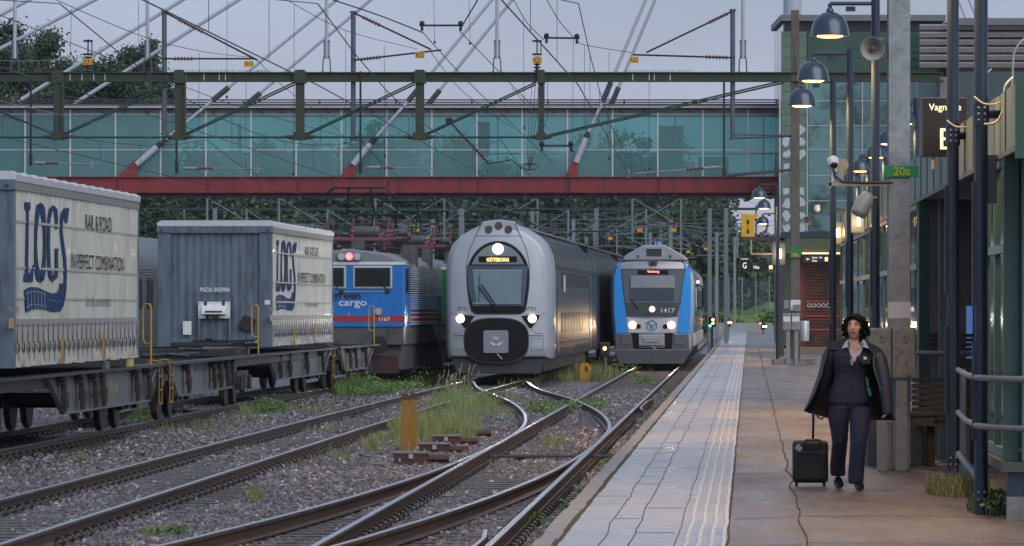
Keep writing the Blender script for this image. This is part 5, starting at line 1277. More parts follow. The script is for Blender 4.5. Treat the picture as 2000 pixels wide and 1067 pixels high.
mb = MB(); mb.loft([sec2(0, .86, .93), sec2(.03, .90, .955), sec2(.10, .94, .975), sec2(.25, .975, .99), sec2(.6, 1, 1), sec2(2.2, 1, 1)], True, True)
mb.build('cab_body', SJG, st, smooth=True, sharp=50)
def c5(x, y): return ((x - 396) / 201.5, (1013 - y) / 201.5)
def fpoly(P, y, mat, name, par, conv, t=.03, **kw):
    return MB().prism([conv(*p) for p in P], (0, y, 0), (1, 0, 0), (0, 0, 1), (0, 1, 0), t).build(name, mat, par, **kw)
ws = [(396 + 178 * math.cos(a) * (1 if math.sin(a) > -.2 else 1), 420 - 205 * math.sin(a)) for a in [PI * k / 20 for k in range(21)]]
wsP = ws + [(222, 480), (232, 560), (245, 612), (270, 628), (522, 628), (547, 612), (560, 560), (570, 480)]
rim = [(396 + (x - 396) * 1.035, 420 + (y - 420) * 1.03) for x, y in wsP]
fpoly(rim, -.012, SEAM, 'windscreen_seal', st, c5, .03)
w = fpoly(wsP, -.022, BLK, 'windscreen', st, c5, .03)
up = [(396 + 160 * math.cos(a), 405 - 178 * math.sin(a)) for a in [PI * k / 20 for k in range(21)]]
fpoly([(x, min(y, 345)) for x, y in up if y < 352] , -.032, M('upper_glass', (.20, .235, .25), rough=.08, var=.15, scale=2, coat=.5), 'upper_glass', w, c5, .012)
fpoly([(216, 352), (568, 352), (560, 480), (545, 585), (250, 585), (225, 480)], -.032, SCR, 'main_glass', w, c5, .012)
fpoly([(250, 378), (535, 378), (527, 567), (270, 567)], -.038, M('cab_interior_light', (.19, .27, .32), rough=.1, var=.2, scale=1.2, coat=.4), 'inner_pane', w, c5, .008)
fpoly([(250, 567), (530, 567), (530, 571), (250, 571)], -.045, SILVER, 'glass_edge', w, c5, .008); fpoly([(248, 375), (536, 375), (536, 379), (248, 379)], -.045, SILVER, 'glass_edge', w, c5, .008)
fpoly([(285, 298), (505, 298), (505, 332), (285, 332)], -.04, BLK, 'display_frame', w, c5, .01)
text('GÖTEBORG', (c5(330, 0)[0], -.042, c5(0, 328)[1]), (1, 0, 0), (0, 0, 1), .125, .64, E('orange_led', (1, .32, .02), 4), w, 'led_display', bold=.012)
mb = MB()
for a, b_ in (((283, 470), (385, 605)), ((300, 458), (392, 590))): mb.tube((c5(*a)[0], -.07, c5(*a)[1]), (c5(*b_)[0], -.07, c5(*b_)[1]), .016, 5)
mb.tube((c5(292, 400)[0], -.06, c5(292, 400)[1]), (c5(285, 560)[0], -.06, c5(285, 560)[1]), .009, 4); mb.lathe([(.05, 0), (.05, .04)], (c5(385, 603)[0], -.08, c5(385, 603)[1]), (0, 1, 0), 8)
mb.build('wiper', INK, w)
for (x, y, r, sm, q) in ((396, 255, .155, HEADL, -.06), (178, 658, .12, HEADL, -.05), (594, 658, .12, HEADL, -.05)):
    X_, Z_ = c5(x, y)
    if y > 400:
        s = -1 if x < 396 else 1
        fpoly([(396 + s * 135, 642), (396 + s * 240, 636), (396 + s * 238, 655), (396 + s * 195, 712), (396 + s * 180, 712)], -.018, BLK, 'headlight_housing', st, c5, .03)
    h = MB().lathe([(r, 0), (r, .05)], (X_, q, Z_), (0, 1, 0), 20).build('headlight', HALO, st); MB().lathe([(r * .7, 0), (r * .75, .02)], (X_, q - .02, Z_), (0, 1, 0), 16).build('bulb', sm, h)
for x, y in ((342, 142), (400, 121), (457, 142)):
    X_, Z_ = c5(x, y); MB().lathe([(.11, 0), (.11, .05)], (X_, -.03, Z_), (0, 1, 0), 18).build('roof_lamp', M('dark_lamp_glass', (.06, .055, .045), rough=.2, coat=.5), st)
MB().prism([c5(*p) for p in ((300, 112), (310, 96), (400, 86), (490, 96), (500, 112), (528, 180), (270, 180))], (0, .005, 0), (1, 0, 0), (0, 0, 1), (0, 1, 0), .3).build('forehead_panel', SJG, st, bevel=.02)
mb = MB()
for s in (-1, 1):
    P = [(396 + s * 98, 108), (396 + s * 130, 180), (396 + s * 165, 260), (396 + s * 182, 350), (396 + s * 180, 430)]
    mb.path([(c5(*p)[0], -.004, c5(*p)[1]) for p in P], .010, 4)
    P = [(396 + s * 148, 632), (396 + s * 240, 640), (396 + s * 280, 618)]
    mb.path([(c5(*p)[0], -.004, c5(*p)[1]) for p in P], .006, 4)
    P = [(396 + s * 178, 755), (396 + s * 262, 757)]; mb.path([(c5(*p)[0], -.004, c5(*p)[1]) for p in P], .012, 4)
    P = [(396 + s * 195, 720), (396 + s * 220, 742), (396 + s * 262, 745)]; mb.path([(c5(*p)[0], -.004, c5(*p)[1]) for p in P], .006, 4)
    P = [(396 + s * 192, 772), (396 + s * 262, 775), (396 + s * 262, 838), (396 + s * 192, 838), (396 + s * 192, 772)]; mb.path([(c5(*p)[0], -.004, c5(*p)[1]) for p in P], .006, 4)
mb.path([(c5(270, 180)[0], -.0, c5(270, 180)[1]), (c5(528, 180)[0], -.0, c5(528, 180)[1])], .010, 4); mb.each('body_seam', SEAM, st)
def sup(cx, cy, a, b_, e, n=36): return [(cx + a * abs(math.cos(t)) ** (2 / e) * (1 if math.cos(t) > 0 else -1), cy + b_ * abs(math.sin(t)) ** (2 / e) * (1 if math.sin(t) > 0 else -1)) for t in [2 * PI * k / n for k in range(n)]]
fpoly(sup(386, 784, 190, 132, 2.8), -.010, SEAM, 'mask_edge', st, c5, .03); fpoly(sup(386, 784, 184, 126, 2.8), -.02, BLK, 'coupler_mask', st, c5, .03)
cc = fpoly([(311, 735), (318, 726), (448, 726), (456, 735), (456, 845), (448, 857), (318, 857), (311, 848)], -.06, M('coupler_cover_grey', (.24, .26, .30), rough=.4, var=.1), 'coupler_cover', st, c5, .05, bevel=.01)
text('SJ', (c5(367, 0)[0], -.068, c5(0, 782)[1]), (1, 0, 0), (0, 0, 1), .10, .15, WHITE, cc, bold=.02)
mb = MB()
for s in (-1, 1):
    for k in range(3): mb.path([(s * .03 + .0 - .05, -.066, c5(0, 806 - k * 1.0)[1] - .02 * k), (s * .10 - .05, -.066, c5(0, 800)[1] - .025 * k), (s * (.19 - .03 * k) - .05, -.066, c5(0, 790)[1] - .03 * k)], .014, 4)
mb.build('winged_emblem', WHITE, cc); fpoly([(388, 862), (395, 860), (423, 890), (418, 894)], -.05, SILVER, 'coupler_lever', st, c5, .02)
text('3721', (c5(162, 0)[0], -.008, c5(0, 611)[1]), (1, 0, 0), (0, 0, 1), .105, .28, SEAM, st); text('3721', (c5(553, 0)[0], -.008, c5(0, 611)[1]), (1, 0, 0), (0, 0, 1), .105, .30, SEAM, st)
for s in (-1, 1): MB().lathe([(.08, 0), (.01, .12)], (s * .52, .3, 4.5), (0, 0, 1), 8).build('roof_horn', SEAM, st)
MB().prism([(-1.35, .62), (1.35, .62), (1.2, .18), (-1.2, .18)], (0, .15, 0), (1, 0, 0), (0, 0, 1), (0, 1, 0), .2).build('snow_plough', M('plough_dark', (.045, .048, .052), rough=.5), st, bevel=.02)
MB().bx(-1.3, 1.3, .3, 26.5, .25, .62).build('underframe', WAGD, st)
def carriage(par, y0, L_, name):
    if name: mb = MB()
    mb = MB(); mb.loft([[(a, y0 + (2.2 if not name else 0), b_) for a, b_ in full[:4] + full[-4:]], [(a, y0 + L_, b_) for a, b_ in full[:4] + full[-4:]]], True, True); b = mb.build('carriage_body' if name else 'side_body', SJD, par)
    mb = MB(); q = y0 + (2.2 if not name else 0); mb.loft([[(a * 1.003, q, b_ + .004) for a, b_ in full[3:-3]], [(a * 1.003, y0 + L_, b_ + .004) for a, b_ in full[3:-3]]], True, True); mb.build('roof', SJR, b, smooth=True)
    mb = MB(); y = q + .5
    while y < y0 + L_ - .3:
        for s in (-1, 1): mb.path([(s * 1.54, y, 3.3), (s * 1.48, y, 3.64), (s * 1.36, y, 3.94), (s * 1.12, y, 4.17), (s * .8, y, 4.35)], .012, 3)
        y += 1.6
    mb.each('roof_rib', SEAM, b)
    mb = MB()
    for s in (-1, 1): mb.bx(s * 1.541, s * 1.565, q, y0 + L_, 3.22, 3.32); mb.bx(s * 1.541, s * 1.555, q, y0 + L_, 1.02, 1.06)
    mb.build('trim_line', SEAM, b)
    for zz_ in ((.98 + .35, .98 + .95), (2.72, 3.14)):
        y = q + 3.4
        while y < y0 + L_ - 3: MB().bx(1.52, 1.548, y, y + 1.25, *zz_).build('window', TWIN, b); y += 1.9
    for y in (q + .7, y0 + L_ - 2.3):
        MB().bx(1.53, 1.556, y, y + 1.3, .75, 2.7).build('door', M('door_steel', (.10, .115, .12), rough=.3, metal=.5), b)
    return b
carriage(st, 0, 26.6, '')
for k, (y0, L_) in enumerate(((27.2, 26.4), (54.2, 26.4))): carriage(st, y0, L_, 'c')
MB().bx(-1.35, 1.35, 26.6, 27.2, .7, 4.2).build('gangway', BLK, st); MB().bx(-1.35, 1.35, 53.6, 54.2, .7, 4.2).build('gangway', BLK, st)
for y in (4, 22, 31, 49):
    MB().lathe([(.46, -.06), (.46, .06)], (.78, y, .46), (1, 0, 0), 18).lathe([(.46, -.06), (.46, .06)], (.78, y + 2.4, .46), (1, 0, 0), 18).box((1.0, y + 1.2, .5), (.2, 2.6, .3)).build('bogie', WAGD, st)
pantograph(st, 20, 4.55, .75); pantograph(st, 60, 4.55, .7)
MB().bx(1.56, 1.57, 6.4, 7.4, 2.55, 3.05).build('white_side_plate', WHITE, st)

# ------------------------------------------------------------ blue fronted train
B3 = M('train_blue', (.015, .30, .88), rough=.28, var=.06, scale=2, coat=.5); BG = M('train_light_grey', (.34, .37, .41), rough=.35, metal=.25, var=.08, scale=2); BD = M('train_dark_mask', (.06, .075, .095), rough=.35, var=.1); SG2 = M('train_side_grey', (.20, .21, .21), rough=.25, metal=.6, var=.12)
bt = thing('blue_train', 'regional train with blue corner pillars and a trapezoid windscreen beside the platform', 'train', (4.98, 167, 0), -math.atan(.049), 'trains waiting on the middle tracks')
def c6(x, y): return ((x - 440) / 195.6, (982 - y) / 195.6)
half = [(1.36, .62), (1.42, 1.16), (1.48, 2.0), (1.48, 2.95), (1.44, 3.3), (1.28, 3.62), (1.1, 3.74), (.0, 3.80)]
full3 = half + [(-a, b_) for a, b_ in half[-2::-1]]
def sec3(y, k, kz): return [(a * k, y, 2 + (b_ - 2) * kz) for a, b_ in full3]
mb = MB(); mb.loft([sec3(0, .9, .97), sec3(.04, .94, .985), sec3(.16, .985, .995), sec3(.4, 1, 1), sec3(1.6, 1, 1)], True, True); mb.build('cab_body', BG, bt, smooth=True, sharp=50)
for s in (-1, 1):
    P = [(1.12, 3.70), (1.30, 3.42), (1.37, 3.1), (1.37, 2.0), (1.30, 1.16), (.86, 1.16), (.98, 2.2), (1.14, 3.45)]
    MB().prism([(s * a, b_) for a, b_ in P], (0, -.02, 0), (1, 0, 0), (0, 0, 1), (0, 1, 0), .1).build('blue_pillar', B3, bt, bevel=.02)
    mb = MB(); Q = [(1.30, 3.60), (1.46, 3.25), (1.487, 2.95), (1.487, 2.0), (1.43, 1.16)]
    mb.loft([[(s * 1.37 * .99, .03, b_) if a > 1.3 else (s * 1.28, .03, b_) for a, b_ in Q], [(s * (a + .012), .35, b_) for a, b_ in Q], [(s * (a + .012), 1.5, b_) for a, b_ in Q]], False, False); mb.build('blue_side_wrap', B3, bt, smooth=True)
w = fpoly([(220, 304), (668, 304), (635, 547), (630, 560), (612, 640), (262, 632), (248, 560)], -.03, BD, 'windscreen_mask', bt, c6, .04)
fpoly([(228, 312), (660, 312), (628, 542), (252, 542)], -.04, SCR, 'windscreen', w, c6, .015)
fpoly([(290, 352), (595, 352), (595, 436), (290, 436)], -.048, M('sun_blind', (.24, .28, .32), rough=.15, coat=.3, var=.1), 'sun_blind', w, c6, .006)
fpoly([(296, 440), (590, 440), (590, 530), (296, 530)], -.046, M('cab_depth', (.035, .055, .08), rough=.1, coat=.3), 'inner_pane', w, c6, .004)
fpoly([(338, 315), (550, 315), (550, 346), (338, 346)], -.05, BLK, 'display_frame', w, c6, .006)
text('Varberg', (c6(404, 0)[0], -.052, c6(0, 336)[1]), (1, 0, 0), (0, 0, 1), .10, .42, E('red_led', (1, .12, .06), 4), w, 'led_display', bold=.01)
mb = MB().tube((c6(284, 370)[0], -.06, c6(0, 370)[1]), (c6(288, 520)[0], -.06, c6(0, 515)[1]), .012, 5).tube((c6(288, 515)[0], -.06, c6(0, 515)[1]), (c6(345, 582)[0], -.07, c6(0, 582)[1]), .02, 5); mb.build('wiper', INK, w)
text('1417', (c6(500, 0)[0], -.036, c6(0, 610)[1]), (1, 0, 0), (0, 0, 1), .165, .48, WHITE, w, 'number', bold=.008)
wb = fpoly([(260, 640), (350, 652), (436, 656), (525, 650), (615, 635), (603, 748), (272, 748)], -.03, M('white_front_band', (.50, .53, .60), rough=.35, var=.06), 'white_band', bt, c6, .04)
WHL = E('warm_headlight', (1, .55, .22), 3.5); WHC = E('warm_headlight_core', (1, .85, .6), 14)
for x in (301, 570, 438):
    y = 695 if x != 438 else 585; r = .135 if x != 438 else .13; X_, Z_ = c6(x, y); h = MB().lathe([(r, 0), (r, .04)], (X_, -.06, Z_), (0, 1, 0), 20).build('headlight', SILVER if x == 438 else WHL, bt); MB().lathe([(r * .72, 0), (r * .72, .02)], (X_, -.075, Z_), (0, 1, 0), 16).build('lens', WHL, h); MB().lathe([(r * .4, 0), (r * .4, .02)], (X_, -.085, Z_), (0, 1, 0), 12).build('bulb', WHC, h)
for x in (344, 528): X_, Z_ = c6(x, 705); MB().lathe([(.085, 0), (.085, .04)], (X_, -.05, Z_), (0, 1, 0), 16).build('tail_lamp', BLK, bt)
LG = M('logo_blue', (.03, .16, .38), rough=.4); X_, Z_ = c6(436, 698); mb = MB(); mb.path([(X_ + .175 * math.cos(a), -.038, Z_ + .175 * math.sin(a)) for a in [2 * PI * k / 24 for k in range(25)]], .016, 5)
mb.prism([(-.22, .13), (-.06, .07), (.0, -.02), (.19, .10), (.02, -.06), (.05, -.15), (-.03, -.10), (-.10, .04)], (X_, -.045, Z_), (1, 0, 0), (0, 0, 1), (0, 1, 0), .012); mb.build('bird_emblem', LG, wb)
cp = fpoly([(345, 765), (520, 762), (523, 838), (345, 838)], -.12, BG, 'coupler_box', bt, c6, .12, bevel=.02); fpoly([(372, 780), (498, 780), (485, 800), (485, 815), (380, 815), (380, 800)], -.15, BG, 'coupler_face', cp, c6, .04, bevel=.01)
fpoly([(292, 752), (345, 752), (345, 860), (300, 860)], -.01, BLK, 'coupler_recess', bt, c6, .03); fpoly([(525, 752), (582, 752), (575, 860), (525, 860)], -.01, BLK, 'coupler_recess', bt, c6, .03)
fpoly([(428, 838), (436, 836), (475, 866), (468, 872)], -.1, SILVER, 'coupler_lever', bt, c6, .02)
for s in (-1, 1):
    mb = MB()
    for k in range(6): mb.box((s * .95, -.03, .80 + k * .062), (.33, .04, .035), rx=.4)
    mb.build('vent_grille', M('vent_grey', (.22, .24, .27), rough=.4), bt); MB().prism([(s * .74, 1.14), (s * 1.28, 1.14), (s * 1.3, .62), (s * .68, .62)], (0, -.015, 0), (1, 0, 0), (0, 0, 1), (0, 1, 0), .03).build('lower_panel', M('lower_grey', (.10, .115, .13), rough=.45), bt)
fpoly([(170, 862), (722, 862), (655, 965), (212, 965)], -.14, M('plough_steel', (.13, .145, .16), rough=.32, metal=.5, var=.2, scale=3), 'snow_plough', bt, c6, .12, bevel=.02)
P = [(232, 245), (250, 212), (365, 145), (375, 140), (520, 140), (535, 145), (660, 215), (690, 245)]
hp = MB().prism([c6(*p) for p in P], (0, .02, 0), (1, 0, 0), (0, 0, 1), (0, 1, 0), 2.2).build('roof_hood', BG, bt, bevel=.03)
fpoly([(400, 163), (512, 163), (512, 217), (400, 217)], .0, SILVER, 'hood_window_frame', hp, c6, .03); fpoly([(400, 165), (505, 165), (505, 216), (400, 216)], -.012, M('dark_mesh', (.03, .035, .045), rough=.5), 'hood_window', hp, c6, .03)
MB().bx(-1.12, 1.12, -.0, .3, 3.74, 3.78).build('hood_seam', SEAM, bt); fpoly([(415, 245), (478, 245), (470, 280), (418, 280)], -.07, BD, 'camera_housing', bt, c6, .1, bevel=.01); MB().lathe([(.055, 0), (.055, .03)], (c6(445, 0)[0], -.10, c6(0, 264)[1]), (0, 1, 0), 12).build('camera_lens', INK, bt)
for x in (340, 563): fpoly([(x - 8, 210), (x + 8, 210), (x + 6, 230), (x - 6, 230)], -.01, SEAM, 'hood_bracket', hp, c6, .03)
mb = MB(); mb.loft([[(a, 1.6, b_) for a, b_ in full3], [(a, 19.4, b_) for a, b_ in full3]], True, True); b = mb.build('front_carriage', SG2, bt, smooth=True)
mb = MB(); mb.loft([[(a, 20.0, b_) for a, b_ in full3], [(a, 38, b_) for a, b_ in full3]], True, True); b2 = mb.build('rear_carriage', SG2, bt, smooth=True)
for par, q in ((b, 0), (b2, 18.4)):
    for k in range(8): MB().bx(1.46, 1.492, 3.0 + q + k * 1.9, 4.3 + q + k * 1.9, 1.95, 2.75).build('window', GLASSD, par)
    MB().bx(1.41, 1.495, 1.7 + q, 18.8 + q, .75, 1.15).build('side_skirt', M('white_skirt', (.45, .46, .48), rough=.5), par)
    MB().bx(1.3, 1.36, 1.7 + q, 18.8 + q, 3.55, 3.62).build('roof_rail', SEAM, par)
    MB().bx(-.9, .9, 4 + q, 15 + q, 3.78, 4.1).build('roof_box', BG, par, bevel=.1)
MB().bx(-1.2, 1.2, 19.4, 20.0, .8, 3.6).build('gangway', BLK, bt); MB().bx(-1.25, 1.25, .3, 37.5, .25, .62).build('underframe', WAGD, bt)
for y in (2.2, 4.6, 33, 35): MB().lathe([(.42, -.06), (.42, .06)], (.78, y, .42), (1, 0, 0), 18).build('wheel', WHEEL, bt)
for y in (1.9, 2.9): mb = MB().tube((1.52, y, 2.0), (1.52, y, 2.75), .02, 5).tube((1.48, y, 2.0), (1.52, y, 2.0), .02, 5).tube((1.48, y, 2.75), (1.52, y, 2.75), .02, 5).build('door_handle_bar', SILVER, bt)
mb = MB().path([(1.48, 1.2, 2.9), (1.75, 1.1, 2.85), (1.78, 1.1, 2.1), (1.48, 1.2, 2.05)], .03, 5).box((1.78, 1.1, 2.48), (.08, .12, .6)).mat(1).box((1.6, 1.15, 3.0), (.12, .1, .1)); mb.build('wing_mirror', [BLK, E('side_orange', (1, .25, .1), 1.5)], bt)
# real light of the lit headlights
def lamp(name, loc, col, e, r=.05, spot=None, par=None, rot=None):
    l = bpy.data.lights.new(name, 'SPOT' if spot else 'POINT'); l.energy = e; l.color = col; l.shadow_soft_size = r
    if spot: l.spot_size = R(spot); l.spot_blend = .6
    o = bpy.data.objects.new(name, l); COL.objects.link(o); o.location = loc
    if par: o.parent = par
    if rot: o.rotation_euler = rot
    return o
for x, z in ((-1.08, 1.76), (.98, 1.76), (0, 3.76)): lamp('headlight_beam', (x, -.3, z), (1, .95, .82), 120, .12, 50, st, (R(84), 0, PI))
for x, z in ((-.71, 1.47), (.66, 1.47)): lamp('headlight_beam', (x, -.3, z), (1, .65, .35), 60, .12, 50, bt, (R(84), 0, PI))

# ------------------------------------------------------------ lamp posts of the platform
LP = 'navy lamp posts along the platform'
DOME = M('lamp_dome', (.05, .075, .11), rough=.28, metal=.5, var=.15, coat=.4)
SOD = E('sodium_lamp', (1, .50, .13), 6)
def lamppost(d, px, pl, label, power=230, top=6.07, extra=False, base=PZ, clamp=None):
    X = (px - CX) / FPX * d; off = (pl - px) / FPX * d; t = thing('lamp_post', label, 'lamp post', (X, d, base), 0, LP); b = base
    MB().tube((0, 0, 0), (0, 0, top - b), .056, 16).build('post', NAVY, t, smooth=True)
    mb = MB().tube((off, 0, 6.0 - b), (0, 0, 6.0 - b), .026, 10); mb.box((off, 0, 5.95 - b), (.05, .05, .1)); mb.box((off * .55, 0, 5.93 - b), (.12, .1, .06)); mb.build('arm', NAVY, t, smooth=True)
    prof = [(.25, 0), (.252, .012), (.247, .03), (.241, .10), (.217, .18), (.168, .25), (.10, .297), (.045, .312), (.05, .33), (.035, .36), (.0, .365)]
    h = MB().lathe(prof, (off, 0, 5.58 - b), (0, 0, 1), 28).build('lamp_shade', DOME, t, smooth=True, sharp=50)
    MB().lathe([(.0, -.012), (.12, -.022), (.165, -.010), (.17, .0)], (off, 0, 5.58 - b), (0, 0, 1), 20).build('bulb', SOD, h)
    mb = MB()
    mb.box((-.058, -.01, 2.2), (.03, .05, 1.0)); mb.box((-.058, -.01, 1.0), (.03, .05, .8)); mb.each('cable_cover', NAVY, t)
    if extra:
        mb = MB().lathe([(.068, -.09), (.068, .09)], (0, 0, clamp - b), (0, 0, 1), 16).tube((0, .0, clamp - b), (.34, .1, clamp - b), .035, 10); mb.build('clamp', NAVY, t, smooth=True)
        mb = MB()
        for q in (-.025, .025):
            for z in (-.05, 0, .05): mb.sph((q, -.07, clamp - b + z), .012, 6, 4)
            for z in (0, .06): mb.sph((q, -.06, .12 + z), .012, 6, 4)
        mb.each('bolt', GALV, t)
        mb = MB().path(smoothpath([(-.06, -.05, clamp - b + .14), (.02, -.09, clamp - b + .08), (.14, -.08, clamp - b + .09), (.24, -.05, clamp - b + .2), (.27, .0, clamp - b + .5), (.36, .05, clamp - b + .62)]), .009, 6).build('white_conduit', M('conduit', (.36, .36, .35), rough=.5), t, smooth=True)
    if power: lamp('sodium_light', (off, 0, 5.50 - b), (1, .52, .16), power * 1.3, .14, 150, t, (0, 0, 0))
    return t
lamppost(61, 1710, 1621, 'nearest lamp post whose whole domed lamp shows at the top of the view', 650)
lamppost(73, 1660, 1588, 'second domed lamp post from the viewer with its post top in view', 600)
lamppost(82, 1627, 1566, 'third domed lamp post with a brightly glowing lamp before the lift tower', 600)
lamppost(38.3, 1916, 1770, 'tall navy post nearest the viewer with a bolted clamp beside the shelter corner', 380, extra=True, clamp=3.63, base=PZ)
lamppost(43.6, 1861, 1745, 'navy post covering part of the wagon position sign', 300, extra=True, clamp=3.65, base=PZ + .11)
MB().tube((0, 0, 0), (0, 0, .12), .02, 8).build('post_rod', WHITE, label='short pale rod under the foot of the navy post at the sign', cat='rod', loc=((1861 - CX) / FPX * 43.6, 43.6, PZ))
for d, px, pl, lab in ((90, 1790, 1764, 'lamp post half hidden behind the concrete pole with a lit lamp'), (101, 1752, 1736, 'lamp post behind the shelter whose lamp shows left of the concrete pole'), (110, 1728, 1711, 'lamp post whose lamp shows behind the nearest post'), (121, 1696, 1680, 'lamp post with a small dark lamp between two nearer posts'), (133, 1676, 1661, 'lamp post with the smallest lamp of the row behind the shelter')):
    lamppost(d, px, pl, lab, 300)
for d, px, pl, lab in ((150, 1519, 1483, 'far lamp post with a blue dome in front of the red beam end'), (166, 1520, 1492, 'far lamp post with a lit lamp beside the tower edge'), (196, 1518, 1490, 'farthest lamp post with a dark dome above the yellow signal')):
    lamppost(d, px, pl, lab, 500)

# ------------------------------------------------------------ concrete pole with cabinets, loudspeaker, camera
PD = 49.0; PS = FPX / PD
def pX(px, d=PD): return (px - CX) / FPX * d
def pz(py, d=PD): return EYE + (HY - py) / FPX * d
POLEC = M('galvanised_pole', (.30, .325, .335), rough=.6, var=.22, scale=7, col2=(.19, .20, .20), c2scale=5, bump=.2)
X_ = pX(1755); cp_ = thing('catenary_pole', 'thick grey pole with the green number plate 20a in the right half of the view', 'pole', (X_, PD, PZ))
def rel(px, py, dy=0, d=PD): return Vector((pX(px, d) - X_, d - PD + dy, pz(py, d) - PZ))
mb = MB().bx(-.112, .112, -.11, -.09, 0, 9).bx(-.112, .112, .09, .11, 0, 9).bx(-.09, .09, -.09, .09, 0, 9); mb.build('mast', POLEC, cp_, bevel=.004)
MB().bx(-.117, .117, -.116, -.111, pz(622) - PZ, pz(590) - PZ).build('white_band', WHITE, cp_)
s_ = MB().bx(rel(1725, 0).x, rel(1792, 0).x, -.135, -.12, pz(347) - PZ, pz(324.5) - PZ).build('number_sign', M('sign_green2', (.012, .23, .075), rough=.4, var=.05), cp_, bevel=.002)
text('20a', (rel(1743, 0).x, -.139, pz(344) - PZ), (1, 0, 0), (0, 0, 1), .088, .175, M('sign_yellow', (.45, .42, .02), rough=.4), s_, 'number', bold=.01)
BARM = M('cream_bar', (.42, .33, .22), rough=.5, var=.1)
ca = thing('camera_bracket', 'cream bracket bar clamped to the pole under a white surveillance camera', 'bracket', (pX(1618), PD - .14, pz(364)))
MB().bx(0, pX(1735) - pX(1618), -.03, .03, 0, .035).bx(0, .02, -.03, .03, -.02, .05).build('bar', BARM, ca); 
MB().bx(.0, pX(1735) - pX(1618), -.02, .02, .037, .045).build('top_plate', GALV, ca)
cm = thing('surveillance_camera', 'white dome camera with a black eye on the cream bracket left of the pole', 'camera', (pX(1625), PD - .14, pz(360)))
MB().tube((0, 0, 0), (0, 0, .14), .02, 8).box((0, .02, .2), (.12, .03, .14)).build('stand', WHITE, cm); MB().sph((0, -.04, .22), .062, 14, 10).tube((0, .03, .22), (0, -.05, .24), .055, 14).build('housing', WHITE, cm, smooth=True)
MB().sph((.005, -.065, .20), .043, 12, 8).build('lens', M('camera_eye', (.01, .01, .012), rough=.1), cm, smooth=True); MB().path([(0, -.01, .15), (.02, -.03, .08), (.10, -.04, .02), (.3, -.04, .012), (.62, -.04, .01)], .012, 5).build('cable', INK, cm)
cm2 = thing('wall_bracket', 'second pale bracket with a round plate beside the white dome camera', 'bracket', (pX(1641), PD - .1, pz(360)))
MB().tube((0, 0, 0), (0, 0, .26), .022, 8).lathe([(.06, 0), (.06, .012)], (.02, -.03, .2), (0, 1, 0), 14).box((0, -.03, .1), (.05, .04, .18)).build('bracket', BARM, cm2)
HORN = M('horn_beige', (.34, .32, .29), rough=.5, var=.12)
def horn(loc, r, label, ax, arm):
    t = thing('horn_loudspeaker', label, 'loudspeaker', loc)
    a = Vector(ax).normalized()
    MB().lathe([(r * .25, .36 * r / .12), (r * .3, .2 * r / .12), (r * .5, .1 * r / .12), (r * .85, .03 * r / .12), (r, 0), (r * 1.04, .0), (r * 1.02, .015), (r * .93, .01), (r * .6, .07 * r / .12), (r * .3, .12 * r / .12), (.001, .12 * r / .12)], (0, 0, 0), -a, 28).build('horn', HORN, t, smooth=True)
    MB().sph(-a * .06 * r / .12, r * .26, 12, 8).build('horn_core', M('horn_core', (.10, .095, .09), rough=.5), t, smooth=True); MB().path(arm, .012, 6).build('bracket', GALV, t, smooth=True)
horn((pX(1702), PD - .15, pz(97)), .12, 'large beige horn loudspeaker at the top left of the grey pole', (-.12, -1, -.08), [(-.02, .12, .1), (.13, .1, .105), (.17, .1, .06), (.18, .1, -.06), (.1, .12, -.1)])
horn(at(1575, 432, GD), .135, 'small horn loudspeaker on the far old mast in front of the green corner', (.1, -1, -.05), [(0, .2, 0), (-.2, .2, 0)])
fl = thing('floodlight', 'beige cylindrical floodlight tilted down left of the grey pole', 'floodlight', (pX(1694, 58), 58, pz(390, 58)))
MB().lathe([(.09, 0), (.105, .02), (.105, .22), (.06, .3)], (-.12, -.05, -.19), (.42, .2, .8), 16).build('housing', HORN, fl, smooth=True); MB().tube((.05, 0, .02), (.12, .1, .02), .02, 6).build('arm', GALV, fl)
CAB = M('galvanised_box', (.25, .265, .265), rough=.5, metal=.3, var=.25, scale=14, col2=(.12, .125, .12), c2scale=9)
CG = 'grey steel cabinets at the poles'
def cab(x0, x1, y0, y1, d, label, legs, dep=.22, note=False):
    X0_, X1_ = pX(x0, d), pX(x1, d); Z0_, Z1_ = pz(y1, d), pz(y0, d); t = thing('equipment_cabinet', label, 'cabinet', ((X0_ + X1_) / 2, d, PZ), 0, CG); w = (X1_ - X0_) / 2
    MB().bx(-w, w, 0, dep, Z0_ - PZ, Z1_ - PZ).build('box', CAB, t, bevel=.006); MB().bx(-w + .015, w - .015, -.006, 0, Z0_ - PZ + .015, Z1_ - PZ - .015).build('door', CAB, t, bevel=.003)
    MB().lathe([(.01, 0), (.01, .012)], (0, -.018, (Z0_ + Z1_) / 2 - PZ + .16), (0, 1, 0), 8).build('lock', BLACKM, t)
    for a, b_, ty in legs: MB().bx(pX(a, d) - (X0_ + X1_) / 2, pX(b_, d) - (X0_ + X1_) / 2, .04, .12, 0, Z0_ - PZ).build('leg', GALV, t, bevel=.004)
    if note: MB().bx(-w * .85, w * .8, -.012, -.008, (Z0_ + Z1_) / 2 - PZ, Z1_ - PZ - .1).build('white_notice', WHITE, t)
cab(1700, 1741, 641, 739, 48.4, 'left grey cabinet of the pair behind the walking woman', [(1714, 1733, 0)])
cab(1743, 1788, 640, 739, 48.4, 'right grey cabinet of the pair behind the walking woman', [(1751, 1773, 0)])
mb = MB().tube((0, 0, 0), (0, 0, .5), .03, 10).lathe([(.045, .0), (.045, .05)], (0, 0, 0), (0, 0, 1), 10); mb.build('cable_pipe', GALV, label='short pipe standing between the legs of the grey cabinets', cat='pipe', loc=(pX(1739, 48.6), 48.6, PZ), smooth=True)
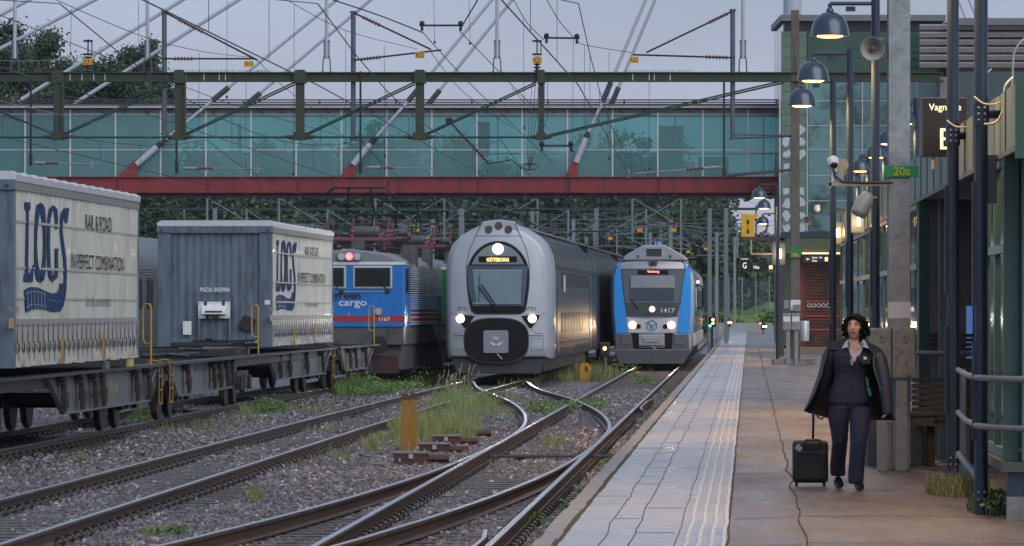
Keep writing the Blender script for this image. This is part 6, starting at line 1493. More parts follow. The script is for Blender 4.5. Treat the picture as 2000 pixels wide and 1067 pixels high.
cab(1529, 1545, 612, 645, 140.4, 'far left grey cabinet with a white notice at the mast 19a', [(1536, 1543, 0)], note=True)
cab(1546, 1563, 612, 645, 140.4, 'far right grey cabinet with a white notice at the mast 19a', [(1552, 1559, 0)], note=True)
MB().bx(-.08, .08, 0, .15, 0, .25).build('small_box', GALV, label='narrow pale box above the left far cabinet at the mast', cat='box', loc=at(1536, 603, 140.5), bevel=.01); MB().bx(.2, .42, 0, .15, -.05, .12).build('small_box', GALV, label='wide pale box above the right far cabinet at the mast', cat='box', loc=at(1536, 603, 140.5), bevel=.01)
mb = MB().box((0, 0, .08), (1.3, .6, .16)); mb.build('mast_foot', CONC, label='low concrete foot of the far mast 19a', cat='mast foot', loc=(gX(1550), 140.8, PZ))
b_ = thing('litter_bin', 'cylindrical steel litter bin beside the far mast 19a', 'litter bin', at(1571, 667, 146)); MB().lathe([(.13, 0), (.15, .02), (.16, .62), (.15, .64)], (0, 0, 0), (0, 0, 1), 18).build('drum', SILVER, b_, smooth=True); MB().lathe([(.17, 0), (.17, .04)], (0, 0, .66), (0, 0, 1), 16).build('lid', BLACKM, b_); MB().tube((-.16, 0, .3), (-.3, 0, .3), .03, 6).build('bracket', GALV, b_)

# signs
BOARD = M('sign_board', (.012, .012, .012), rough=.3, var=0, coat=.2); SGLOW = E('sign_letters', (.75, .90, .28), .85); SWHT = E('white_letters', (.9, .9, .85), .8); YICON = E('yellow_icon', (1, .75, .05), .9)
SD = 46.0; o_ = Vector((pX(1845, SD), SD, pz(306, SD)))
sg = thing('platform_sign', 'large dark hanging sign with a glowing letter E behind the navy post', 'sign', o_)
MB().bx(pX(1800, SD) - o_.x, pX(1891, SD) - o_.x, 0, .12, 0, pz(190, SD) - o_.z).build('frame', M('sign_frame', (.06, .05, .05), rough=.4), sg, bevel=.01)
f_ = MB().bx(pX(1803, SD) - o_.x, pX(1888, SD) - o_.x, -.006, 0, .015, pz(193, SD) - o_.z).build('board', BOARD, sg)
text('Vagnläge', (pX(1814, SD) - o_.x, -.009, pz(220, SD) - o_.z), (1, 0, 0), (0, 0, 1), .085, .315, SGLOW, f_, bold=.005); text('E', (pX(1836, SD) - o_.x, -.009, pz(292, SD) - o_.z), (1, 0, 0), (0, 0, 1), .205, .125, SGLOW, f_)
MB().tube((.2, .06, .30), (.34, .06, .30), .03, 8).bx(.2, .24, .02, .1, .15, .6).build('bracket', NAVY, sg)
MB().tube((-.11, .06, 0), (-.11, .06, -.12), .018, 6).build('rod', BARM, sg)
def smallsign(px0, px1, py0, py1, d, label, items):
    o_ = at(px0, py1, d); s2 = FPX / d; t = thing('platform_sign', label, 'sign', o_); w, h = (px1 - px0) / s2, (py1 - py0) / s2; f_ = MB().bx(0, w, 0, .1, 0, h).build('board', BOARD, t)
    for kind, a, b_, c, e_, txt, mt in items:
        if kind == 't': text(txt, ((a - px0) / s2, -.006, (py1 - e_) / s2), (1, 0, 0), (0, 0, 1), (e_ - b_) / s2, (c - a) / s2, mt, f_)
        else: MB().bx((a - px0) / s2, (c - px0) / s2, -.006, -.001, (py1 - e_) / s2, (py1 - b_) / s2).build('icon', mt, f_)
    return t
t = smallsign(1444, 1466, 500, 528, 160, 'far hanging sign with the letter G and the word Vagnläge', [('t', 1446, 504.5, 1462, 507.5, 'Vagnläge', SGLOW), ('t', 1450.5, 513, 1458, 524.5, 'G', SWHT)]); MB().tube((.2, .05, .48), (.2, .05, 1.1), .02, 5).build('rod', GALVD, t)
t = smallsign(1467, 1513, 516, 528, 160, 'far hanging sign with the word Hiss and a yellow lift symbol', [('t', 1472, 518.5, 1483, 525.5, 'Hiss', SWHT), ('i', 1502, 518.5, 1509, 526, '', YICON)]); MB().tube((.7, .05, .2), (.7, .05, .9), .02, 5).build('rod', GALVD, t)
t = smallsign(1568, 1619, 500, 513, 196, 'dark sign with an orange arrow over the brown shutter', [('t', 1586, 501.5, 1606, 506, 'Spår 5b', SWHT), ('t', 1586, 507.5, 1596, 511.5, 'Hiss', SWHT), ('i', 1611, 502.5, 1617, 510.5, '', YICON)])
mb = MB().bx(.16, .28, -.008, -.002, .13, .155); mb.prism([(0, 0), (.09, .06), (.09, .035)], (.11, -.008, .14), (1, 0, 0), (0, 0, 1), (0, 1, 0), .006).prism([(0, 0), (.09, -.06), (.09, -.035)], (.11, -.008, .145), (1, 0, 0), (0, 0, 1), (0, 1, 0), .006); mb.build('arrow', YICON, t)
# brown sign frame and yellow signal
sf = thing('sign_gantry', 'brown steel frame reaching over the platform edge under the yellow signal', 'sign gantry', (pX(1527, 165), 165, PZ)); MB().bx(-.07, .07, -.07, .07, 0, pz(465, 165) - PZ).build('post', M('brown_steel', (.06, .045, .04), rough=.6), sf); MB().bx(pX(1449, 165) - pX(1527, 165), .07, -.07, .07, pz(470, 165) - PZ, pz(463.5, 165) - PZ).build('beam', M('brown_steel'), sf)
ys = thing('signal', 'yellow rounded signal board on the brown frame beside the far lamps', 'signal', at(1460, 463, 165)); MB().prism([(-.22, 0), (.24, 0), (.24, .62), (.18, .76), (.05, .82), (-.22, .82)], (0, -.08, 0), (1, 0, 0), (0, 0, 1), (0, 1, 0), .08).build('board', TAGY, ys, bevel=.01)
MB().bx(-.03, .05, -.09, -.081, .45, .6).bx(-.03, .05, -.09, -.081, .12, .26).bx(0, .02, -.09, -.081, .3, .42).build('marks', INK, ys); MB().lathe([(.10, 0), (.10, .04)], (.27, -.06, .74), (0, 1, 0), 16).build('disc', TAGY, ys); MB().tube((.3, 0, .0), (.3, 0, 1.1), .03, 6).build('post', DGREY, ys)
mb = MB().bx(0, .85, -.03, .03, 0, .06).tube((0, 0, .0), (0, 0, .5), .03, 6); mb.build('light_bracket', BARM, label='cream bracket bar above the far signs lit by a warm lamp', cat='bracket', loc=at(1467, 498, 158))
WL = E('warm_wall_lamp', (1, .60, .24), 4)
for px, py, d, lab in ((1523, 496, 158, 'small warm lamp beside the far sign frame'), (1637, 455, 86, 'bright warm lantern at the far end of the shelter fascia'), (1677, 433, 70, 'warm lamp under the beige floodlight')):
    o_ = at(px, py, d); s2 = d / 86; t = thing('wall_lamp', lab, 'lamp', o_, group='warm wall lamps'); MB().bx(-.035 * s2, .035 * s2, -.03, .03, -.09 * s2, .09 * s2).build('light', WL, t, bevel=.02); MB().bx(-.14 * s2, -.055 * s2, -.05, .08, -.2 * s2, .2 * s2).bx(-.14 * s2, .1 * s2, .035, .09, -.2 * s2, .2 * s2).build('housing', GALVD, t)
    lamp('wall_lamp_light', (0, -.3, 0), (1, .6, .25), 12, .08, None, t)
dc = thing('surveillance_camera', 'small white dome camera on a dark arm at the shelter end', 'camera', at(1596, 408, 86)); MB().sph((0, 0, 0), .06, 10, 8).tube((0, 0, .0), (0, 0, .07), .05, 10).build('dome', WHITE, dc, smooth=True); MB().tube((0, 0, .05), (.6, .0, -.04), .02, 6).box((.5, 0, -.05), (.5, .08, .06)).build('arm', DGREY, dc)

# signals at the end of the tracks
DS = 'small shunting signals near the track ends'
def dwarf(px, py, d, label, cols):
    o_ = at(px, py, d); t = thing('shunting_signal', label, 'signal', (o_.x, d, -.2), 0, DS); z = o_.z + .2
    MB().bx(-.16, .16, -.08, .08, z - .2, z + .25).build('head', BLACKM, t, bevel=.03); MB().tube((0, 0, 0), (0, 0, z - .2), .05, 8).build('post', GALVD, t)
    for i, (dx, dz, c, e_) in enumerate(cols): MB().lathe([(.05, 0), (.05, .02)], (dx, -.1, z + dz), (0, 1, 0), 10).build('lamp', E('signal_%s' % c[0], c[1], e_), t)
RC, OC, GC = ('red', (1, .03, .02)), ('orange', (1, .32, .06)), ('green', (.05, 1, .4))
dwarf(1181, 684, 150, 'shunting signal with an orange light between the two trains', [(0, .05, OC, 30)])
dwarf(1391, 630, 210, 'shunting signal with orange and green lights right of the blue train', [(.03, .12, OC, 26), (.03, -.04, OC, 26), (-.1, -.15, GC, 8)])
dwarf(1422, 631, 250, 'shunting signal with red and orange lights before the pale wall', [(-.14, .18, RC, 20), (.03, .02, OC, 26), (.14, .02, OC, 26)])
dwarf(1491, 638, 300, 'farthest shunting signal with red and white lights at the platform end', [(-.2, .2, RC, 20), (0, .0, ('white', (1, .9, .7)), 22), (.16, .0, ('white', (1, .9, .7)), 22)])
y_ = thing('yellow_marker', 'round topped yellow marker board in the weeds beside the double deck train', 'marker', (at(1144, 716, 147).x, 147, -.2)); MB().prism([(-.17, 0), (.17, 0), (.17, .42), (.1, .52), (0, .56), (-.1, .56), (-.17, .5)], (0, 0, 0), (1, 0, 0), (0, 0, 1), (0, 1, 0), .05).build('board', M('orange_yellow', (.55, .27, .02), rough=.5, var=.15), y_); MB().bx(-.02, .03, -.012, -.002, .3, .46).bx(.04, .07, -.012, -.002, .26, .42).build('marks', INK, y_)
# blue number board over the blue train
t = thing('track_number_board', 'small blue board with the number 126 above the roof of the blue train', 'sign', at(1286, 480, 172)); MB().bx(-.16, .16, 0, .03, 0, .17).build('board', M('board_blue', (.02, .11, .42), rough=.4), t); text('126', (-.12, -.004, .03), (1, 0, 0), (0, 0, 1), .11, .24, WHITE, t); MB().tube((0, .04, 0), (0, .04, -.3), .015, 5).build('rod', GALVD, t)

# ------------------------------------------------------------ yellow posts and switch machines
YP = M('ochre_paint', (.33, .17, .025), rough=.5, var=.25, scale=9, col2=(.12, .06, .03), c2scale=6, c2amt=(.55, .7))
for i, (px, lab) in enumerate(((791, 'left one of the two ochre posts beside the switch machines'), (807, 'right one of the two ochre posts beside the switch machines'))):
    d = 73.2 + i * .4; t = thing('marker_post', lab, 'post', ((px - CX) / FPX * d, d, -.2), 0, 'pair of ochre posts'); MB().bx(-.056, .056, -.05, .05, 0, .86).build('post', YP, t, bevel=.008); MB().bx(-.062, .062, -.056, .056, .84, .88).bx(-.045, .045, -.04, .04, .88, .93).build('cap', M('brown_cap', (.09, .05, .025), rough=.6), t); MB().bx(-.015, .02, -.056, -.051, .66, .7).build('tag', GALV, t)
SMM = M('switch_machine_brown', (.075, .035, .028), rough=.5, var=.4, scale=9); SML = M('machine_lid', (.17, .14, .13), rough=.4, var=.2)
for i, (x0, x1, y0, y1, lab) in enumerate(((769, 836, 887, 909, 'nearest brown switch machine beside the turnout'), (819, 878, 868, 890, 'second switch machine right of the ochre posts'), (844, 898, 857, 873, 'third switch machine with a pale lid'), (872, 926, 842, 857, 'farthest switch machine with a pale lid'))):
    d = dg(y1, -.2); w = (x1 - x0) / FPX * d; h = .16; t = thing('switch_machine', lab, 'switch machine', ((x0 - CX) / FPX * d + w / 2, d, -.2), 0, 'switch machines of the turnout')
    MB().bx(-w / 2, w / 2, 0, .4, .0, h).bx(-w / 2 - .04, w / 2 + .04, .05, .12, .0, .05).build('housing', SMM, t, bevel=.012); MB().bx(-w / 2 - .015, w / 2 + .015, -.015, .42, h, h + .03).build('lid', SML, t, bevel=.006); MB().tube((w / 2, .2, .09), (w / 2 + .3, .2, .09), .055, 10).build('drive_rod', SMM, t, smooth=True); MB().bx(-.03, .03, -.03, -.001, h * .6, h).bx(-w * .35, -w * .3, -.02, -.001, .05, .1).build('latch', SILVER, t)
mb = MB().box((0, 0, .02), (.3, .4, .04), .3); mb.build('flat_plate', M('pale_slate', (.14, .15, .16), rough=.4), label='flat grey plate lying on the ballast left of the nearest switch machine', cat='plate', loc=(*gxy(737, 896), -.2)); mb = MB().box((0, 0, .02), (.28, .5, .03), -.2); mb.build('flat_plate', M('pale_slate'), label='second flat grey plate just before the nearest switch machine', cat='plate', loc=(*gxy(745, 911), -.19))
mb = MB().sph((0, 0, .03), .09, 8, 5, (1, 1, .5)); o = mb.build('paper_scrap', WHITE, label='crumpled white paper lying in the weeds at the middle track', cat='litter', loc=(*gxy(675, 779), -.2))

# ------------------------------------------------------------ the platform shelter
def XS(d): return 4.0 + .0433 * (d - 39)
SF = M('fascia_cream_green', (.18, .27, .24), rough=.5, var=.15, scale=2, col2=(.16, .18, .15), c2scale=1.2); SGL = glassmat('shelter_glass', (.62, .72, .70), .35, (.20, .27, .25), .42); GPIPE = M('grey_pipe', (.15, .175, .195), rough=.45, metal=.3, var=.12)
sh = thing('platform_shelter', 'long green framed glass shelter with a cream fascia along the platform', 'shelter', (XS(38), 38, PZ)); oS = Vector((XS(38), 38, PZ))
def S(d, du, z): return (XS(d) + du - oS.x, d - oS.y, z - PZ)
def wallbox(mb, d0, d1, u0, u1, z0, z1):
    P = [S(d0, u0, z0), S(d0, u1, z0), S(d1, u1, z0), S(d1, u0, z0), S(d0, u0, z1), S(d0, u1, z1), S(d1, u1, z1), S(d1, u0, z1)]
    mb.add(P, [(0, 3, 2, 1), (4, 5, 6, 7), (0, 1, 5, 4), (1, 2, 6, 5), (2, 3, 7, 6), (3, 0, 4, 7)]); return mb
wallbox(MB(), 36.1, 89, 0, .08, 3.29, 3.79).build('fascia', SF, sh); mb = MB(); d = 37.5
while d < 88: wallbox(mb, d, d + .03, -.012, 0, 3.29, 3.79); d += 1.55
wallbox(mb, 36.1, 89, -.02, 0, 3.26, 3.30); mb.build('fascia_joints', M('fascia_edge', (.14, .16, .135), rough=.5), sh)
wallbox(MB(), 36.0, 36.1, -.02, 3.2, 3.20, 3.80).build('end_fascia', M('end_green', (.03, .085, .06), rough=.5, var=.2), sh); wallbox(MB(), 36.1, 89, .08, 3.1, 3.62, 3.78).build('roof', DARKGREEN, sh)
def frame(d, u=0.0, w=.09, z0=.5, z1=3.28, mat=TEALP, dep=.09): wallbox(MB(), d, d + dep, u, u + w, z0, z1).build('frame_post', mat, sh)
for d in (54.3, 57.0, 59.8, 62.6, 65.4, 68.2, 71.2, 74.4, 77.6, 81, 84.5, 88): frame(d, .01)
for a, b_ in ((54.4, 88), (37.6, 40.6)):
    mb = MB(); wallbox(mb, a, b_, .0, .07, 2.50, 2.57); wallbox(mb, a, b_, .0, .07, .84, .92); wallbox(mb, a, b_, -.0, .06, 3.2, 3.28); mb.each('frame_rail', TEALP if a < 50 else M('pale_green_rail', (.22, .27, .23), rough=.45), sh)
for i, (a, b_) in enumerate(((54.45, 57), (57.1, 59.8), (59.9, 62.6), (62.7, 65.4), (65.5, 68.2), (68.3, 71.2), (71.3, 74.4), (74.5, 77.6), (77.7, 81), (81.1, 84.5), (84.6, 88), (37.7, 39.1), (39.2, 40.5))):
    mb = MB(); wallbox(mb, a, b_, .03, .036, .92, 2.5); wallbox(mb, a, b_, .03, .036, 2.57, 3.2); mb.build('window', SGL, sh)
    if 54 < a: wallbox(MB(), a, b_, .03, .07, .5, .84).build('panel', SF, sh)
frame(39.12, .0, .07, .84); frame(40.52, .0, .08, .84); frame(37.5, -.02, .12, .84, 3.28, DARKGREEN, .12); frame(37.4, .12, .10, .84, 3.28, TEALP, .1); frame(37.45, .24, .05, .84, 3.28, DARKGREEN)
frame(53.2, -.02, .12, PZ, 3.28, DARKGREEN, .14); frame(52.6, .18, .14, PZ, 3.28, M('sage_column', (.10, .165, .145), rough=.45, var=.12), .14); frame(50.4, .9, .10, PZ, 3.28, TEALP)
mb = MB(); wallbox(mb, 37.42, 37.46, .36, 3, .92, 3.2); mb.build('window', SGL, sh)
wallbox(MB(), 37.2, 40.9, -.05, 3, .76, .835).build('floor_ledge', DGREY, sh); wallbox(MB(), 37.3, 37.46, .0, .125, .56, .76).build('foot', NAVY, sh); wallbox(MB(), 37.3, 37.48, -.005, .13, PZ - .01, .56).build('foot_stub', CONC, sh)
wallbox(MB(), 37.7, 40.8, .25, .3, PZ, .76).build('plinth', M('blue_grey_plinth', (.10, .12, .15), rough=.6, var=.2), sh)
# interior: back wall, brick part, green beam
wallbox(MB(), 41, 89, 2.9, 3.0, PZ, 3.6).build('back_wall', M('brown_brick', (.17, .13, .11), rough=.7, var=.3, scale=5), sh)
mb = MB(); wallbox(mb, 41, 54, 2.7, 2.8, 2.28, 2.38); 
for d in (42, 45, 48, 51, 54): wallbox(mb, d, d + .08, 2.7, 2.8, PZ, 3.6)
mb.build('back_frame', DARKGREEN, sh)
mb = MB(); wallbox(mb, 41, 54, 2.74, 2.75, .9, 2.28); mb.build('window', SGL, sh)
wallbox(MB(), 53.9, 54.0, .1, 2.9, PZ, 3.3).build('partition', M('partition_brown', (.18, .145, .12), rough=.6, var=.3, scale=4), sh)
MB().bx(*(S(53.8, .55, 0)[0], S(53.8, .62, 0)[0]), S(53.8, 0, 0)[1], S(53.8, 0, 0)[1] + .02, 1.1, 1.7).build('blue_light', E('blue_screen', (.08, .3, 1), .25), sh)
MB().tube(S(43.2, .05, 1.49), S(43.2, .05, 1.49), .03)
hr = thing('handrail', 'grey pipe guard rails wrapping round the corner of the shelter', 'handrail', (XS(38), 37.9, PZ)); oH = Vector((XS(38), 37.9, PZ))
for z, e_ in ((1.49, 43.2), (1.10, 43.2)): MB().path([Vector((XS(e_) - .09, e_, z)) - oH, Vector((XS(40) - .19, 40, z)) - oH, Vector((XS(38.2) - .2, 38.2, z)) - oH, Vector((XS(37.9) - .12, 37.6, z)) - oH, Vector((XS(38) + .1, 37.2, z)) - oH, Vector((XS(38) + 2, 37.2, z)) - oH], .026, 10).build('pipe', GPIPE, hr, smooth=True)
MB().path([Vector((XS(43) - .09, 43, .72)) - oH, Vector((XS(39.4) - .12, 39.4, .64)) - oH], .034, 10).build('pipe', GPIPE, hr, smooth=True)
for d in (43.1,): MB().tube(Vector((XS(d) - .05, d, PZ)) - oH, Vector((XS(d) - .05, d, 1.5)) - oH, .03, 8).build('pipe_post', GPIPE, hr, smooth=True)
MB().path([Vector((pX(1790, 50), 50, pz(690, 50))) - oH, Vector((pX(1895, 50), 50, pz(691, 50))) - oH], .03, 8).build('pipe', GPIPE, hr, smooth=True)
WOOD = M('bench_wood', (.10, .07, .05), rough=.55, var=.35, scale=6)
o_ = Vector((pX(1850, 50.5), 50.5, PZ)); be = thing('bench', 'brown slatted wooden bench inside the open part of the shelter', 'bench', o_)
for k in range(8):
    z = pz(738 + k * 11.5, 50.5) - PZ; MB().bx(pX(1780, 50.5) - o_.x, pX(1897, 50.5) - o_.x, -.02 - .012 * k, .02 - .012 * k, z - .046, z).build('back_slat', WOOD, be, bevel=.004)
for k in range(3): MB().bx(pX(1780, 50.5) - o_.x, pX(1897, 50.5) - o_.x, -.2 - .13 * k, -.1 - .13 * k, .42, .45).build('seat_slat', WOOD, be)
for x in (-.3, .2): MB().bx(x, x + .04, -.5, .05, 0, .42).bx(x, x + .04, .02, .06, .42, 1.0).build('leg', BLACKM, be)
o_ = Vector((pX(1860, 53.5), 53.5, PZ)); be = thing('bench', 'second slatted wooden bench seen deeper in the shelter above the first', 'bench', o_)
for k in range(5):
    z = pz(652 + k * 9, 53.5) - PZ; MB().bx(-.35, .5, -.02, .02, z - .04, z).build('back_slat', WOOD, be)
MB().bx(-.3, -.26, -.02, .06, 0, pz(652, 53.5) - PZ).bx(.4, .44, -.02, .06, 0, pz(652, 53.5) - PZ).each('leg', BLACKM, be)
mb = MB().bx(0, pX(1826, 50.2) - pX(1695, 50.2), 0, 1.2, 0, pz(812, 50.2) - PZ).bx(-.03, pX(1830, 50.2) - pX(1695, 50.2), -.03, 1.2, pz(812, 50.2) - PZ, pz(806, 50.2) - PZ); mb.build('concrete_planter', M('stained_concrete', (.13, .115, .10), rough=.8, var=.3, scale=4, col2=(.06, .05, .045), c2scale=2, bump=.3), label='low stained concrete block behind the cabinet legs', cat='concrete block', loc=(pX(1695, 50.2), 50.2, PZ))
mb = MB().bx(-.04, .04, 0, .1, 0, .4); mb.build('junction_box', GALVD, label='narrow grey box hanging beside the post nearest the viewer', cat='box', loc=at(1937, 397, 38.4), bevel=.008)
mb = MB()
for a, b_ in (((.0, 0), (.0, 0)),): mb.path(smoothpath([(0, 0, 0), (.10, .0, .02), (.16, .02, .14), (.17, .03, .3), (.24, .05, .38)]), .010, 6)
mb.build('white_conduit', M('conduit', (.36, .36, .35), rough=.5), label='white bent cable conduit between the nearest post and the shelter fascia', cat='conduit', loc=at(1922, 243, 38.0), smooth=True)
mb = MB(); x, y = pX(1940, 39), 38.6; leaves(mb, 0, 0, .22, .5, .2, 900, 61, .05, z=0); blades(mb, 0, 0, .25, .5, 500, .22, 62, z=0, lean=.8); mb.build('weed_clump', GR3, label='green weeds at the foot of the nearest navy post', cat='plant', group=WG2, loc=(x, y, PZ))
mb = MB(); blades(mb, 0, 0, .28, .8, 700, .24, 63, z=0, lean=.9); mb.build('weed_clump', GR2, label='dry weeds at the foot of the navy post before the sign', cat='plant', group=WG2, loc=(pX(1872, 42.4), 42.4, PZ))

# ------------------------------------------------------------ the walking woman and her suitcase
WX, WD = 3.09, 43.4
SKIN = M('skin', (.58, .36, .26), rough=.5, var=.08, scale=20); NVY = M('navy_cloth', (.008, .014, .040), rough=.75, var=.25, scale=30, bump=.3, bscale=60); NVT = M('navy_trousers', (.011, .019, .052), rough=.75, var=.2, scale=14, bump=.35, bscale=25)
COAT = M('coat_navy', (.018, .025, .050), rough=.6, var=.2, scale=12, bump=.35, bscale=14); LIN = M('coat_lining', (.004, .0045, .006), rough=.85, var=.2); GRN = M('green_piping', (.008, .16, .08), rough=.5, var=.1); SHIRT = M('shirt_lilac', (.50, .48, .58), rough=.6, var=.06); HAIRM = M('dark_hair', (.004, .0035, .004), rough=.8, spec=.15, var=.4, scale=30); SHOE = M('black_shoe', (.010, .010, .012), rough=.3)
pr = thing('person', 'woman in a dark uniform and open navy coat walking towards the viewer on the platform', 'person', (WX, WD, PZ))
def cw(x, y, dy=0): return Vector(((x - 343) / 538, dy, (957 - y) / 538))
def ring(c, rx, ry, tilt=0, n=16): return [Vector((c[0] + rx * math.cos(2 * PI * k / n), c[1] + ry * math.sin(2 * PI * k / n), c[2] + tilt * ry * math.sin(2 * PI * k / n))) for k in range(n)]
mb = MB()
T = [(352, 560, .13, .09, 0), (352, 520, .195, .125, .0), (355, 470, .19, .12, 0), (358, 420, .155, .10, 0), (360, 380, .15, .098, 0), (362, 330, .165, .115, -.01), (364, 290, .175, .11, -.01), (368, 262, .17, .085, 0), (372, 245, .11, .065, .0), (374, 232, .058, .058, .0), (376, 205, .05, .052, -.01), (378, 180, .05, .055, -.01)]
mb.loft([ring((cw(x, y)[0], e_, cw(x, y)[2]), rx, ry) for x, y, rx, ry, e_ in T])
for sgn, P in ((-1, [(305, 545, .105, .115, .0), (300, 600, .10, .105, -.0), (304, 660, .085, .09, .02), (308, 720, .072, .078, .06), (306, 790, .072, .074, .18), (306, 850, .072, .07, .30), (310, 886, .07, .068, .36), (310, 896, .06, .06, .37)]), (1, [(408, 545, .105, .115, 0), (405, 600, .10, .105, -.06), (398, 660, .088, .092, -.10), (394, 720, .078, .08, -.12), (388, 790, .074, .075, -.10), (384, 860, .075, .072, -.08), (382, 915, .072, .068, -.07), (382, 925, .06, .06, -.07)])):
    mb.loft([ring((cw(x, y)[0], e_, cw(x, y)[2]), rx, ry) for x, y, rx, ry, e_ in P])
arms = {}
for nm, P in (('r', [(455, 272, .06, .0), (488, 300, .052, -.04), (508, 370, .045, -.11), (518, 420, .041, -.14), (524, 475, .034, -.17), (528, 525, .028, -.19)]), ('l', [(285, 265, .06, .0), (262, 300, .052, .05), (245, 380, .047, .12), (232, 440, .043, .18), (215, 500, .036, .26), (205, 545, .028, .34)])):
    pts = [cw(x, y, e_) for x, y, r, e_ in P]; mb.path(pts, [r for _, _, r, _ in P], 12); arms[nm] = pts
# palms and fingers
def hand(mb, w, d_, curl, side):
    w = Vector(w); d_ = Vector(d_).normalized(); u = Vector((0, 1, 0)); u = (u - d_ * u.dot(d_)).normalized(); n = d_.cross(u) * side
    mb.path([w - d_ * .01, w + d_ * .04, w + d_ * .085], [.026, .034, .030], 10)
    for k in range(4):
        b0 = w + d_ * .08 + u * (.027 - .018 * k); l = (.036, .042, .039, .030)[k]
        p1 = b0 + (d_ * math.cos(curl * .5) + n * math.sin(curl * .5)) * l; p2 = p1 + (d_ * math.cos(curl * 1.3) + n * math.sin(curl * 1.3)) * l * .7; p3 = p2 + (d_ * math.cos(curl * 2.1) + n * math.sin(curl * 2.1)) * l * .55
        mb.path([b0 - d_ * .02, b0, p1, p2, p3], [.010, .0095, .009, .0085, .007], 7)
    t0 = w + d_ * .025 + u * .03; mb.path([t0, t0 + u * .022 + d_ * .022 + n * .01, t0 + u * .022 + d_ * .05 + n * .025], [.012, .0105, .008], 7)
hand(mb, cw(528, 527, -.19), (.02, -.05, -1), .8, -1); hand(mb, cw(205, 548, .35), (0, .25, -1), 1.1, 1)
# head
HC = Vector(cw(381, 152, -.02)); V = []; nu, nv = 40, 30
yaw = R(-18); pit = R(-6); RH = Matrix.Rotation(yaw, 3, 'Z') @ Matrix.Rotation(pit, 3, 'X')
def gs(a, s_): return math.exp(-(a / s_) ** 2)
for j in range(nv + 1):
    th = PI * j / nv
    for i in range(nu):
        ph = 2 * PI * i / nu; x = .078 * math.sin(th) * math.sin(ph); y = -.094 * math.sin(th) * math.cos(ph); z = -.118 * math.cos(th)
        if z < 0: q = -z / .118; x *= 1 - .30 * q * q; y = y * (1 - .12 * q) - .012 * q
        if y < 0:
            y -= .024 * gs(x, .012) * gs(z + .022, .016) + .013 * gs(x, .010) * gs(z - .002, .022); y += .009 * (gs(x - .031, .018) + gs(x + .031, .018)) * gs(z - .012, .012)
            y -= .007 * gs(x, .024) * gs(z + .056, .010) + .008 * gs(x, .02) * gs(z + .096, .016) + .004 * gs(z - .03, .012)
        V.append(HC + RH @ Vector((x, y, z)))
F = [(j * nu + i, j * nu + (i + 1) % nu, (j + 1) * nu + (i + 1) % nu, (j + 1) * nu + i) for j in range(nv) for i in range(nu)]
mb.add(V, F)
for s in (-1, 1): mb.sph(HC + RH @ Vector((s * .078, .01, -.012)), .024, 8, 6, (.4, .8, 1.2))
o = mb.build('tmp', SKIN); rm = o.modifiers.new('r', 'REMESH'); rm.mode = 'VOXEL'; rm.voxel_size = .0065; sm = o.modifiers.new('s', 'SMOOTH'); sm.factor = .5; sm.iterations = 2
dgx = bpy.context.evaluated_depsgraph_get(); me = bpy.data.meshes.new_from_object(o.evaluated_get(dgx)); bpy.data.objects.remove(o)
me.name = 'body'; me.materials.clear()
for q in (SKIN, NVY, NVT, SHIRT): me.materials.append(q)
mi = []
for p in me.polygons:
    c = p.center; z = c.z
    vx, vz = (c.x - .055), z
    if z < .86 and abs(c.x - .02) < .235 and not (z < .68 and (c.x > .29 or c.x < -.2)): k = 2
    elif z > 1.345: k = 0
    elif (c.x > .30 and z < .70) or (c.x < -.19 and z < .78): k = 0
    else: k = 1
    if k == 1 and c.y < 0 and z > 1.17 and abs(vx) < (z - 1.17) * .42: k = 3
    mi.append(k)
me.polygons.foreach_set('material_index', mi); me.polygons.foreach_set('use_smooth', [True] * len(mi)); me.update()
bo = bpy.data.objects.new('body', me); COL.objects.link(bo); bo.parent = pr
EYEW = M('eye_white', (.45, .42, .40), rough=.2, var=0); EYED = M('eye_dark', (.02, .012, .01), rough=.1, var=0); LIPS = M('lips', (.30, .08, .07), rough=.4, var=0)
mb = MB(); mb2 = MB(); mb3 = MB(); 
for s in (-1, 1):
    c = HC + RH @ Vector((s * .030, -.083, .009)); mb.sph(c, .010, 10, 6, (1.3, .6, .55)); mb2.sph(c + RH @ Vector((-.001, -.0045, 0)), .0055, 8, 6, (1, .6, .9))
    mb2.path([HC + RH @ Vector((s * .016, -.088, .015)), HC + RH @ Vector((s * .030, -.0895, .0185)), HC + RH @ Vector((s * .045, -.080, .013))], .0022, 4)
    mb2.path([HC + RH @ Vector((s * .013, -.096, .030)), HC + RH @ Vector((s * .030, -.0945, .036)), HC + RH @ Vector((s * .050, -.079, .031))], .0035, 5)
for q in (-1, 1): mb3.path([HC + RH @ Vector((-.024, -.085, -.057)), HC + RH @ Vector((-.010, -.0965, -.056 + q * .0045)), HC + RH @ Vector((0, -.0985, -.056 + q * .004)), HC + RH @ Vector((.010, -.0965, -.056 + q * .0045)), HC + RH @ Vector((.024, -.085, -.057))], .0042, 6)
mb.each('eye', EYEW, bo, smooth=True); mb2.build('pupils_and_brows', EYED, bo); mb3.build('lips', LIPS, bo, smooth=True)
